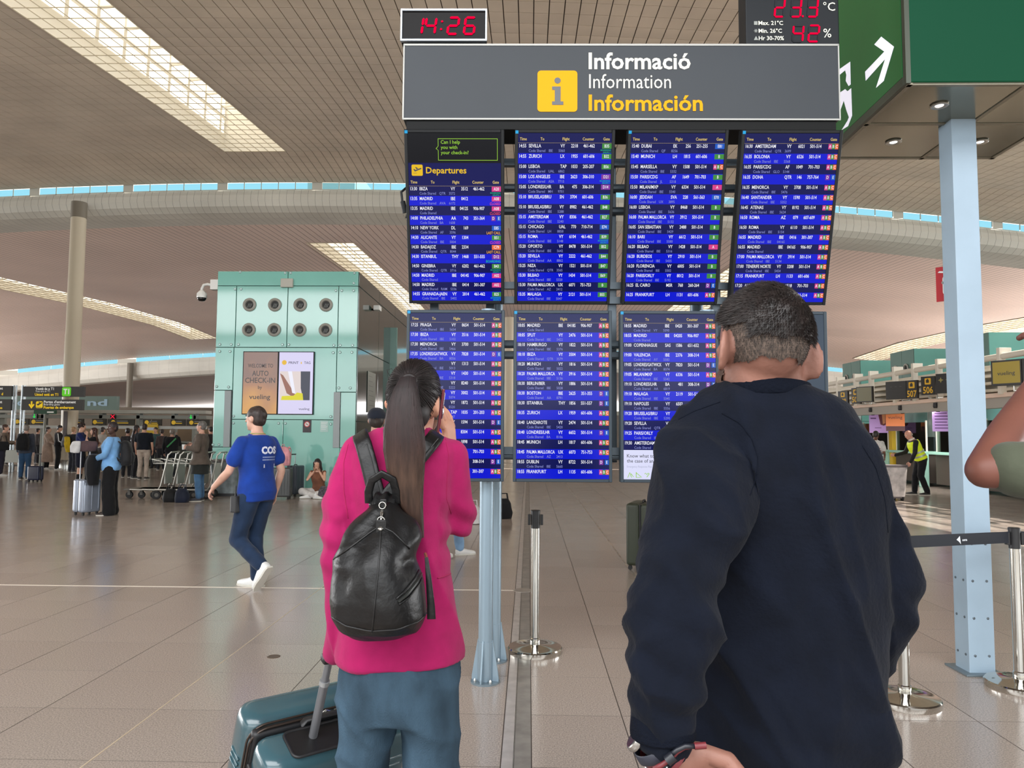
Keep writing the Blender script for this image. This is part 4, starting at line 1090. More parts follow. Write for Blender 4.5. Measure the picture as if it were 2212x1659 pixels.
t, h = counter_sign('board over a desk with a blank black screen and the number 507', 1948, 823, 862, 0, '507')
board(t, -.50, .16, h); board(t, .17, .50, h); number(t, .335, h, '507'); put_text(k2 := MB(), '···', -.17, h * .3, .05, -.032, .02, 1, 'c', width=.4); k2.build('dim_lettering', M('dim_grey', (84, 82, 80), .5), t, clean=False)
t, h = counter_sign('narrow upright board with the number 506', 2006, 813, 853, 0, '506')
board(t, -.20, .20, h); number(t, 0, h, '506')
t, h = counter_sign('black board of airline emblems half hidden by the grey column', 2052, 806, 849, 0, '')
board(t, -.36, .46, h); mb = MB()
for i in range(3):
    cx = -.22 + .2 * i
    flat(mb, [(cx + (.075 if k % 2 == 0 else .03) * math.cos(k * PI / 4), h * .35 + (.075 if k % 2 == 0 else .03) * math.sin(k * PI / 4)) for k in range(8)], -.032)
mb.build('star_emblems', M('dim_gold', (150, 140, 80), .5), t, clean=False); mb = MB(); rect(mb, -.05, .12, -.06, -.02, -.032); rect(mb, -.03, .1, -h * .6, -h * .45, -.032); mb.build('lettering', M('dim_white', (150, 150, 150), .5), t, clean=False)
t, h = counter_sign('narrow numbered board second from the slate screen', 1850, 838, 872, 0, '508')
board(t, -.17, .17, h); number(t, 0, h, '508')
t, h = counter_sign('olive screen in a white frame beyond the 507 board', 1868, 835, 869, 0, '')
board(t, -.30, .30, h); mb = MB(); rect(mb, -.27, .27, -h + .03, h - .03, -.032); mb.build('screen_panel', M('olive_screen', (108, 104, 70), .4), t, clean=False)
t, h = counter_sign('numbered board right beside the slate screen', 1822, 845, 874, 0, '509')
board(t, -.2, .2, h); number(t, 0, h, '509')
t, h = counter_sign('yellow airline screen board right of the grey column', 2192, 776, 832, 0, '505')
board(t, -.50, .16, h); board(t, .17, .62, h); number(t, .42, h, '505')
mb = MB(); rect(mb, -.46, .13, -h + .05, h - .04, -.032); mb.build('screen_panel', M('gold_screen', (150, 130, 30), .4, emit=.12), t, clean=False)
mb = MB(); put_text(mb, 'vueling', -.165, -.05, .085, -.036, .004, 1, 'c', width=.38); mb.build('lettering', M('ink', (30, 34, 46), .4), t, clean=False)
# lamps under the canopy
area('canopy_lamps', (12.1, 21.5, 2.40), (1.0, 15), 420, (1.0, .98, .94), (.25, 0, -1))
# desks below
WALLT = M('teal_wall', (112, 164, 162), .3, noise=(.5, .06))
tw = MB().bb(14.4, 14.6, 12, 31, 0, 2.44).build('wall_right', WALLT); set_props(tw, 'dull green glass wall behind the check-in desks', 'wall', kind='structure')
for i, y in enumerate((14.2, 16.6, 19.0, 21.4, 23.8, 26.2)):
    t = thing('checkin_desk', ['check-in desk at far right under the yellow screen board', 'check-in desk hidden behind the grey column', 'check-in desk beside the man in the yellow vest', 'check-in desk behind the bending man in the vest', 'check-in desk with lit kiosk behind the striped shirt', 'farthest check-in desk near the slate screen'][i], 'desk', (12.0, y, 0), group='check-in desks')
    MB().bb(.1, 1.5, -1.0, 1.0, .1, .98).build('desk_body', M('desk_dark', (70, 62, 56), .5), t, bevel=.02)
    MB().bb(-.1, 1.6, -1.05, 1.05, .98, 1.06).build('desk_top', M('desk_green', (150, 196, 180), .25), t, bevel=.015)
    MB().bb(-.12, .08, -1.07, -.85, .0, .98).build('end_panel', M('desk_glass', (160, 205, 190), .2), t, bevel=.01)
    MB().bb(.55, .6, -.5, .2, 1.06, 1.5).build('monitor', M('monitor_dark', (34, 38, 44), .3), t, bevel=.01)
    MB().bb(.1, .12, -.9, .9, 1.06, 1.95).build('glass_screen', Mglass('clear_pane', (215, 232, 226), .02), t)
    MB().bb(.09, .13, -.93, -.89, 1.06, 2.0).build('glass_post', RW, t); MB().bb(.09, .13, .89, .93, 1.06, 2.0).build('glass_post', RW, t)
    if i < 5:
        mb = MB().lathe([(0, 0), (.05, 0), (.05, .05), (0, .07)], 12, (.3, .5, 1.6)); mb.build('lamp', M('lit_lamp_green' if i == 4 else 'lit_lamp_white', (160, 255, 190) if i == 4 else (240, 240, 255), .4, emit=1.4), t); MB().tube([(.3, .5, 1.06), (.3, .5, 1.6)], .02, 6).build('lamp_stem', STEEL, t)
for i, y in enumerate((13, 15.2, 17.8, 20.4, 22.8, 25.2, 27.5)):
    t = thing('round_column', 'grey round column under the check-in canopy', 'column', (14.0, y + .8, 0), group='columns under the check-in canopy')
    MB().lathe([(.17, 0), (.17, 2.44)], 18).build('column_shaft', M('col_cool', (148, 160, 158), .4), t, smooth=50)
def poster(label, px0, px1, py0, py1, c, X=11.6):
    pts = [EYE + ray(px, py) * (X / ray(px, py).x) for px, py in (((px0 + px1) / 2, py0), ((px0 + px1) / 2, py1))]
    yy = pts[0].y; w = (px1 - px0) * (yy / 1600) * .5; h = abs(pts[0].z - pts[1].z) / 2
    t = thing('poster', label, 'poster', (X, yy, (pts[0].z + pts[1].z) / 2), -.35, 'posters hanging under the canopy')
    MB().bb(-w, w, -.006, .006, -h, h).build('sheet', c, t)
    MB().tube([(-w * .8, 0, h), (-w * .8, 0, 2.44 - t.location.z)], .006, 6).build('hanger', STEEL, t); MB().tube([(w * .8, 0, h), (w * .8, 0, 2.44 - t.location.z)], .006, 6).build('hanger', STEEL, t)
    return t, w, h
PUR_ = M('poster_lilac', (190, 152, 214), .5, emit=.15); ORA_ = M('poster_orange', (224, 128, 70), .5, emit=.12)
INKP = M('poster_ink', (104, 66, 128), .6)
t, w, h = poster('lilac poster with a brown photo beside the orange one', 1879, 1915, 884, 935, PUR_)
mb = MB(); rect(mb, -w * .85, -w * .3, h * .72, h * .84, -.008); rect(mb, -w * .85, -w * .25, h * .18, h * .28, -.008); rect(mb, -w * .4, w * .3, -h * .6, -h * .55, -.008); mb.build('lettering', INKP, t, clean=False, kind='stuff')
mb = MB(); flat(mb, [(-w * .1, h * .9), (w * .92, h * .9), (w * .92, -h * .25), (w * .55, -h * .4), (w * .2, -h * .3)], -.008); mb.mi = 1; flat(mb, [(w * .35, h * .7), (w * .75, h * .6), (w * .7, -h * .2), (w * .45, -h * .25)], -.010); mb.build('photo', [M('photo_brown', (112, 50, 58), .5), M('photo_skin', (216, 150, 110), .5)], t, clean=False)
t, w, h = poster('orange airline poster above a dark strip', 1915, 1951, 877, 931, ORA_)
mb = MB(); put_text(mb, 'vueling', 0, -h * .02, h * .24, -.008, .0, 1, 'c', width=w * 1.5); mb.build('lettering', M('poster_plum', (96, 60, 66), .6), t, clean=False)
mb = MB(); rect(mb, -w, w, -h, -h * .62, -.008); mb.build('dark_strip', M('strip_plum', (96, 62, 66), .6), t, clean=False)
t, w, h = poster('lilac price poster partly behind the grey column', 2016, 2058, 868, 932, PUR_)
mb = MB()
for i in range(9): rect(mb, -w * .8, w * (.3 + .1 * (i % 3)), h * (.8 - .2 * i), h * (.8 - .2 * i) + .025, -.008)
mb.build('lettering', INKP, t, clean=False, kind='stuff')
t, w, h = poster('orange poster at the left end, cut by the dark sweater', 1804, 1834, 888, 935, ORA_)
mb = MB(); put_text(mb, 'vueling', 0, -h * .02, h * .24, -.008, .0, 1, 'c', width=w * 1.4); mb.build('lettering', M('poster_plum', (96, 60, 66), .6), t, clean=False)
t = thing('yellow_totem', 'slim yellow totem behind the striped shirt man', 'totem', (12.2, 25.0, 0)); MB().bb(-.16, .16, -.1, .1, 0, 2.2).build('panel', M('totem_yellow', (206, 170, 40), .5), t, bevel=.01); MB().bb(-.2, .2, -.15, .15, 0, .05).build('foot', STEEL, t)
# clear-lined bin cart
t = thing('bin_cart', 'translucent lined bin cart beside the man in the vest', 'cart', (8.62, 18.0, 0), .05)
mb = MB().loft([((0, 0, .10), (.28, 0, 0), (0, .24, 0)), ((0, 0, .4), (.31, 0, 0), (0, .26, 0)), ((0, 0, .80), (.34, 0, 0), (0, .28, 0))], 28, 5)
mb.build('liner', M('liner_plastic', (188, 180, 176), .25, noise=(6, .14), bump=(14, .5)), t, smooth=50)
mb = MB().loft([((0, 0, .79), (.355, 0, 0), (0, .295, 0)), ((0, 0, .84), (.35, 0, 0), (0, .29, 0))], 28, 5); mb.build('rim', M('rim_grey', (96, 88, 88), .5), t, smooth=40)
for a in (-1, 1):
    for b in (-1, 1): MB().lathe([(0, -.02), (.05, -.02), (.05, .02), (0, .02)], 14, (a * .2, b * .17, .05), 'x').build('castor', M('rubber', (30, 30, 30), .7), t)
MB().bb(-.24, .24, -.2, .2, .06, .11).build('base_frame', M('rim_grey', (96, 88, 88), .5), t)
# red, white and black tapered display beside the column, with extinguisher plate above
t = thing('promo_stand', 'red and white tapered stand with black foot behind the grey column', 'stand', (9.9, 17.2, 0))
MB().lathe([(.02, 0), (.02, .55)], 10).build('stem', M('spot_black', (40, 40, 42), .5), t)
MB().lathe([(0, 0), (.2, 0), (.2, .03), (0, .04)], 20).build('foot', M('spot_black', (40, 40, 42), .5), t)
MB().lathe([(0, .55), (.27, .56), (.25, .8), (0, .8)], 24).build('black_band', M('spot_black2', (46, 38, 38), .6), t, smooth=40)
MB().lathe([(.25, .8), (.17, 1.42), (0, 1.42)], 24).build('red_band', M('promo_red', (150, 26, 34), .5), t, smooth=40)
MB().lathe([(.17, 1.42), (.12, 1.95), (.04, 2.05), (0, 2.05)], 24).build('white_band', M('promo_white', (196, 190, 186), .5), t, smooth=40)
MB().lathe([(0, 2.28), (.26, 2.20), (.24, 2.18), (0, 2.2)], 24).build('red_cap', M('promo_red', (150, 26, 34), .5), t, smooth=40); MB().lathe([(.015, 2.0), (.015, 2.4)], 8).build('top_stem', M('spot_black', (40, 40, 42), .5), t)
t = thing('extinguisher_sign', 'red fire extinguisher plate beside the grey column', 'sign', (P(2046, 610, 5.4).x, 5.4, P(2046, 612, 5.4).z), -.9)
MB().bb(-.075, .075, -.004, .004, -.125, .125).build('plate', M('sign_red2', (176, 36, 44), .45), t)
mb = MB(); flat(mb, rrect(-.03, .03, -.08, .055, .02), -.006); rect(mb, -.012, .012, .055, .08, -.006); flat(mb, [(-.012, .075), (-.06, .085), (-.05, .095), (.012, .085)], -.006); mb.build('extinguisher_icon', M('paper_white', (225, 225, 222), .6), t, clean=False)
MB().tube([(.06, .004, -.1), (.075, .02, -.1)], .008, 6).build('stud', STEEL, t)
t.location.y = 5.30; t.location.x = 2.985; t.location.z = P(2046, 612, 5.3).z; MB().tube([(.02, .004, -.02), (.10, -.06, -.02), (.03, -.155, -.02)], .010, 6).build('bracket', STEEL, t)

# ================================================================ security gates and signs at far left
gx0, gx1, gy = -23.5, -12.0, 31.0
G_ = thing('security_portal', 'grey portal frame of the security gates with strip signs', 'gate', (0, gy, 0))
GF = M('gate_frame', (138, 140, 132), .5); 
zg = lambda py: P(250, py, gy).z
MB().bb(-23.6, -13.6, 0, .6, zg(904), zg(897)).build('top_beam', GF, G_); MB().bb(-23.6, -13.6, -.1, .5, zg(893), zg(886)).build('upper_beam', M('gate_beam', (170, 168, 158), .5), G_)
MB().bb(-23.6, -13.6, -.05, .1, zg(926), zg(920)).build('lower_beam', M('gate_pale', (190, 192, 188), .4), G_)
MB().bb(-23.6, -13.6, 6.0, 6.2, 0, zg(926)).build('back_wall_panel', M('gate_back', (120, 100, 76), .6, noise=(.4, .2)), G_)
for x in (-22.6, -20.7, -18.2, -16.6, -15.1, -14.2): MB().bb(x, x + .14, 0, .3, 0, zg(890)).build('upright', GF, G_)
for x in (-17.4, -14.9): MB().bb(x - 1.0, x + .9, .8, 5.0, 0, 1.05).build('conveyor', M('conveyor', (84, 90, 84), .5), G_, bevel=.03)
STR = M('strip_dark', (44, 40, 28), .5); STY = M('strip_yellow', (212, 172, 40), .5, emit=.2)
for i, (px0, px1) in enumerate(((18, 52), (53, 92), (150, 173), (190, 223), (224, 285), (302, 345), (363, 397), (398, 450))):
    x0, x1 = (px0 - 1142) * gy / 1600, (px1 - 1142) * gy / 1600
    t = thing('strip_sign', ['dark gate strip sign far left behind the posts', 'dark gate strip sign behind the sign posts', 'small dark gate strip sign beside the round column', 'dark gate strip sign left of the woman in light blue', 'long dark gate strip sign under the red cross', 'brown gate strip sign over the yellow panel', 'dark gate strip sign left of the man in the brown coat', 'dark gate strip sign above the man in the brown coat'][i], 'sign', ((x0 + x1) / 2, gy - .08, zg(912)), group='strip signs on the security gates')
    w = (x1 - x0) / 2
    MB().bb(-w + .02, w - .02, -.03, .04, -.13, .13).build('board', STR, t)
    mb = MB(); flat(mb, [(-w * .55 + .09 * math.cos(a), .09 * math.sin(a)) for a in [2 * PI * q / 14 for q in range(14)]], -.035); rect(mb, -w * .3, w * .55, -.05, -.015, -.035)
    mb.build('yellow_marks', STY, t, clean=False, kind='stuff'); mb = MB(); rect(mb, -w * .3, w * .5, .03, .055, -.035); mb.build('pale_marks', M('dim_white', (150, 150, 150), .5), t, clean=False)
for px, sh, c, lab in ((64, 'a', (20, 200, 70), 'green lit arrow over the left security lane'), (237, 'x', (250, 20, 60), 'red lit cross over the middle security lane'), (409, 'a', (20, 200, 70), 'green lit arrow over the right security lane')):
    t = thing('lane_signal', lab, 'signal', ((px - 1142) * gy / 1600, gy - .12, zg(900)))
    MB().bb(-.10, .10, -.02, .08, -.1, .1).build('case', M('camera_black', (18, 18, 20), .08, spec=.8), t)
    mb = MB()
    if sh == 'x':
        for s_ in (1, -1): flat(mb, [(-.09, -.07 * s_), (-.07, -.09 * s_), (.09, .07 * s_), (.07, .09 * s_)][::1], -.025 - .002 * s_)
    else:
        rect(mb, -.02, .02, -.02, .09, -.025); flat(mb, [(-.07, -.01), (0, -.09), (.07, -.01)], -.025)
    mb.build('lit_mark', M('lit_' + sh, (5, 5, 5), .4, emit=1.2, ec=c), t, clean=False)
t = thing('yellow_panel_sign', 'yellow panel with a pale lozenge above the security queue', 'sign', ((322 - 1142) * gy / 1600, gy - .2, zg(926)))
MB().bb(-.33, .33, -.02, .03, -.20, .20).build('board', M('totem_yellow', (206, 170, 40), .5), t, bevel=.01); mb = MB(); flat(mb, rrect(-.26, .26, -.06, .06, .055), -.024); mb.build('lozenge', M('pale_blue', (186, 196, 216), .5), t, clean=False)
MB().tube([(0, 0, .2), (0, .1, .38)], .02, 6).build('hanger', STEEL, t)
# wordmark facade strip far behind
t = thing('shop_fascia', 'dull green fascia with big pale letters behind the terminal signs', 'sign', ((120 - 1142) * 40 / 1600, 40, P(150, 872, 40).z))
MB().bb(-3.6, 3.0, 0, .3, -.45, .42).build('fascia', M('fascia_green', (104, 124, 116), .4), t)
mb = MB(); put_text(mb, 'om us', -2.5, -.12, .36, -.02, .03, 1, 'l', width=2.0); put_text(mb, 'nd', 1.4, -.1, .34, -.02, .03, 1, 'l', width=1.1); mb.build('letters', M('fascia_blue', (160, 190, 210), .4), t, clean=False)
for x in (-3.3, 2.7): MB().bb(x, x + .12, .05, .2, -t.location.z, -.4).build('post', GF, t)
# terminal pylon signs
PB = M('pylon_board', (62, 60, 58), .5)
def pylon(label, px0, px1, py0, py1, Y=27.0, parent=None):
    x0, x1 = P(px0, 850, Y).x, P(px1, 850, Y).x; z0, z1_ = P(110, py1, Y).z, P(110, py0, Y).z
    t = thing('terminal_sign', label, 'sign', ((x0 + x1) / 2, Y, (z0 + z1_) / 2), group='terminal direction signs')
    return t, (x1 - x0) / 2, (z1_ - z0) / 2
u_ = 27.0 / 1600
PW_ = M('pylon_white', (232, 230, 226), .5, emit=.25); PY_ = M('pylon_yellow', (246, 206, 20), .5, emit=.25); PG_ = M('pylon_green', (96, 206, 30), .5, emit=.3)
t, w, h = pylon('upper dark sign reading you are in T1 with a green tile', 51, 183, 835, 857)
MB().bb(-w, w, -.04, .06, -h, h).build('board', PB, t, bevel=.01)
ox = lambda px: (px - 117) * u_
mb = MB(); put_text(mb, 'Vostè és a T1', ox(77), h * .32, 5.2 * u_, -.05, .03, width=41 * u_); put_text(mb, 'You are in T1', ox(77), -h * .12, 4 * u_, -.05, 0, width=32 * u_); mb.build('white_lettering', PW_, t, clean=False)
mb = MB(); put_text(mb, 'Usted está en T1', ox(76), -h * .82, 5.4 * u_, -.05, .03, width=52 * u_); mb.build('yellow_lettering', PY_, t, clean=False)
mb = MB(); flat(mb, rrect(ox(136), ox(156), -h * .9, h * .9, .06), -.045); mb.build('green_tile', PG_, t, clean=False)
mb = MB(); put_text(mb, 'T1', ox(146), -h * .45, h * .95, -.055, .04, 1, 'c', width=13 * u_); mb.build('tile_lettering', PW_, t, clean=False)
t, w, h = pylon('lower dark sign pointing down to the boarding gates', 49, 182, 863, 886)
MB().bb(-w, w, -.04, .06, -h, h).build('board', PB, t, bevel=.01)
ox = lambda px: (px - 115.5) * u_
mb = MB(); put_text(mb, "Portes d'embarcament", ox(97), h * .32, 5.2 * u_, -.05, .03, width=71 * u_); put_text(mb, 'Boarding gates', ox(97), -h * .1, 4 * u_, -.05, 0, width=36 * u_); mb.build('white_lettering', PW_, t, clean=False)
mb = MB(); put_text(mb, 'Puertas de embarque', ox(97), -h * .72, 5.4 * u_, -.05, .03, width=67 * u_); flat(mb, rrect(ox(79.5), ox(94.5), -h * .62, h * .65, .05), -.045)
rect(mb, ox(68), ox(71.5), -h * .2, h * .65, -.045); flat(mb, [(ox(63), h * .0), (ox(69.75), -h * .75), (ox(76.5), h * .0), (ox(74), h * .18), (ox(69.75), -h * .25), (ox(65.5), h * .18)], -.046)
mb.build('yellow_marks', PY_, t, clean=False, kind='stuff')
mb = MB(); flat(mb, [(ox(81), .02), (ox(93), .10), (ox(93.5), .07), (ox(84), -.04)], -.052); flat(mb, [(ox(84), .10), (ox(88), .11), (ox(90), .05)], -.053); rect(mb, ox(81), ox(92), -.10, -.085, -.052); mb.build('take_off_icon', PB, t, clean=False)
for lab, py0, py1, a, b in (('upper left sign cut by the picture edge', 834, 857, 'nt', 'd'), ('lower left sign cut by the picture edge', 863, 887, 'ent', 'ue')):
    t, w, h = pylon(lab, -60, 26, py0, py1)
    MB().bb(-w, w, -.04, .06, -h, h).build('board', PB, t, bevel=.01)
    mb = MB(); put_text(mb, a, w - .32, h * .3, .09, -.05, .03, 1, 'r'); mb.build('white_lettering', PW_, t, clean=False); mb = MB(); put_text(mb, b, w - .30, -h * .75, .09, -.05, .03, 1, 'r'); mb.build('yellow_lettering', PY_, t, clean=False)
PM = M('pylon_post', (178, 186, 190), .3, .6)
for i, px in enumerate((31, 50)):
    t = thing('sign_post', ['left bright metal post carrying the terminal signs', 'right bright metal post carrying the terminal signs'][i], 'post', (P(px - 3, 930, 27.12).x, 27.12, 0), group='posts of the terminal signs')
    for s_ in (-.05, .05): MB().lathe([(.035, 0), (.035, P(31, 832, 27).z)], 12, (s_, 0, 0)).build('tube', PM, t, smooth=50)
    for z in (1.9, 2.5): MB().bb(-.06, .06, -.02, .02, z, z + .05).build('clamp', PM, t)
t = thing('round_column', 'tall round beige column under the near roof beam at left', 'column', (-18.45, 29.4, 0))
MB().lathe([(.30, 0), (.30, 5.4), (.285, 5.42), (.285, 10.85)], 28).build('column_shaft', M('column_beige', (196, 184, 162), .45), t, smooth=50)
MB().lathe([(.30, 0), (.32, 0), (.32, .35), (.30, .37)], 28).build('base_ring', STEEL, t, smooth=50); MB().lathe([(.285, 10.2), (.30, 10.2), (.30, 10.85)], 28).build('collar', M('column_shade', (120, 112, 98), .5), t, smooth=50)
MB().bb(-.04, .1, -.34, -.30, 1.2, 2.3).build('service_panel', M('rim_grey', (96, 88, 88), .5), t)
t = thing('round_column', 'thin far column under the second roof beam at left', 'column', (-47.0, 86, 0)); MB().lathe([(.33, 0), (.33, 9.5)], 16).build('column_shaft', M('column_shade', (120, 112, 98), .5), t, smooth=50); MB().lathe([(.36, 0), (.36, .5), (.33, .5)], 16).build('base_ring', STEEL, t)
t = thing('round_column', 'beige column seen in the gap between the screens', 'column', (-1.55, 60.0 - 2, 0)); MB().lathe([(.5, 0), (.5, 10.6)], 20).build('column_shaft', M('column_beige', (196, 184, 162), .45), t, smooth=50); MB().lathe([(.54, 0), (.54, .4), (.5, .42)], 20).build('base_ring', STEEL, t)
t = thing('green_direction_sign', 'dark green hanging sign below the boarding gates sign', 'sign', (P(98, 889, 30.4).x, 30.4, P(98, 889, 30.4).z)); MB().bb(-.46, .46, -.04, .04, -.1, .12).build('board', M('dir_green', (40, 84, 62), .5), t); MB().lathe([(.05, -2.3), (.05, -.1)], 10).build('post', GF, t)
MB().bb(.1, .38, -.045, -.04, -.05, .0).build('mark', PW_, t)
# ================================================================ people
def V(*a): return Vector(a)
TOR_M = [(.84, .150, .105, 0), (.93, .172, .122, -.005), (1.02, .158, .112, .0), (1.11, .150, .105, .005), (1.22, .164, .116, .008), (1.32, .178, .120, .004), (1.40, .176, .105, -.005), (1.445, .150, .082, -.012), (1.475, .095, .066, -.015), (1.50, .06, .058, -.012)]
TOR_F = [(.84, .152, .108, 0), (.93, .176, .124, -.008), (1.02, .150, .106, .0), (1.11, .130, .095, .005), (1.22, .146, .112, .012), (1.30, .156, .124, .012), (1.39, .156, .096, -.003), (1.435, .132, .076, -.012), (1.47, .078, .058, -.015), (1.50, .05, .05, -.012)]
SKIN = {}
def skinmat(c):
    return M('skin_%d_%d_%d' % tuple(c), c, .5, noise=(9, .05), spec=.35)
def cloth(c, sc=7, amt=.10, rough=.85, bump=.25):
    return M('cloth_%d_%d_%d' % tuple(c), c, rough, noise=(sc, amt), bump=(26, bump), spec=.2, sheen=.1)
def hand(mb, ex, wr, d, w, s=1.0, curl=.5, spread=.012, side=1, r=1.0):
    """palm into mb (fused), five separate fingers into ex; d = pointing direction, w = towards the thumb"""
    d = Vector(d).normalized(); w = Vector(w); w = (w - d * w.dot(d)).normalized(); n = d.cross(w) * side
    wr = Vector(wr)
    off = [.030, .010, -.010, -.028]; ln = [.072, .082, .076, .058]
    for i, o in enumerate(off):
        k = wr + d * (.088 - .006 * abs(i - 1)) * s + w * o * s
        mb.cap(wr + w * o * .55 * s + d * .012 * s, k, .014 * s * r, .0115 * s * r, 8)
        p = k - d * .012 * s; a = 0.0; pts = [p]; rr = [.0100 * s * r]
        dd = d + w * (o * spread / .012 * .35)
        for q, f in enumerate((.46, .30, .24)):
            a += curl * (0.75 if q == 0 else 1.0)
            p = p + (dd.normalized() * math.cos(a) + n * math.sin(a)) * (ln[i] + (.012 if q == 0 else 0)) * f * s
            pts.append(p); rr.append((.0094, .0086, .0074)[q] * s * r)
        ex.chain(pts, rr, 8)
    b = wr + d * .022 * s + w * .026 * s
    k1 = b + (w * .75 + d * .75 + n * .25).normalized() * .042 * s; k2 = k1 + (d * .9 + w * .15 + n * .45).normalized() * .030 * s; k3 = k2 + (d * .9 - w * .15 + n * .5).normalized() * .024 * s
    mb.cap(wr + d * .01 * s + w * .012 * s, b + (k1 - b) * .4, .014 * s * r, .0125 * s * r, 8)
    ex.chain([b, k1, k2, k3], [.0125 * s * r, .0115 * s * r, .0105 * s * r, .008 * s * r], 8)
def shoe(name, mat, parent, ank, yaw, s, pitch=0.0, sole=None, big=1.0):
    mb = MB(); rs = []
    for y, zc, hw, hh in ((-.075, .045, .022, .03), (-.062, .045, .036, .045), (-.02, .05, .039, .05), (.04, .042, .042, .042), (.10, .032, .047, .032), (.15, .028, .044, .027), (.185, .024, .030, .02), (.197, .022, .012, .012)):
        rs.append([V(hw * big * math.copysign(abs(math.cos(t)) ** .75, math.cos(t)), y, zc + hh * math.copysign(abs(math.sin(t)) ** .8, math.sin(t))) for t in [2 * PI * j / 14 for j in range(14)]])
    mb.rings(rs)
    mb.cap(V(0, -.022, .05), V(0, -.018, .105), .040, .036, 12)
    R = Matrix.Rotation(yaw, 3, 'Z') @ Matrix.Rotation(pitch, 3, 'X')
    a = Vector(ank)
    def tr(p): q = R @ (Vector(p) - V(0, -.02, .085)) * s; return q + a
    mb.v = [tr(p) for p in mb.v]
    o = mb.build(name, mat, parent, smooth=55)
    sb = MB(); rs = []
    for z in (0.0, .016):
        rs.append([V(x, y, z) for x, y in ((-.03, -.078), (.03, -.078), (.041, -.05), (.04, .03), (.05, .10), (.044, .16), (.022, .197), (-.022, .197), (-.044, .16), (-.05, .10), (-.04, .03), (-.041, -.05))])
    sb.rings(rs); sb.v = [tr((p[0] * big, p[1], p[2])) for p in sb.v]
    sb.build('sole', sole or M('sole_pale', (200, 196, 186), .7), o)
    return o
def ring_pts(tor, s, wid, infl, lean, zmin, zmax, extra=None):
    out = []
    for z, hw, hd, yo in (extra or []) + [t for t in tor if zmin <= t[0] <= zmax]:
        out.append((lean(V(0, yo, z)), V((hw * wid + infl), 0, 0), lean(V(0, hd * wid + infl, 0), True)))
    return out
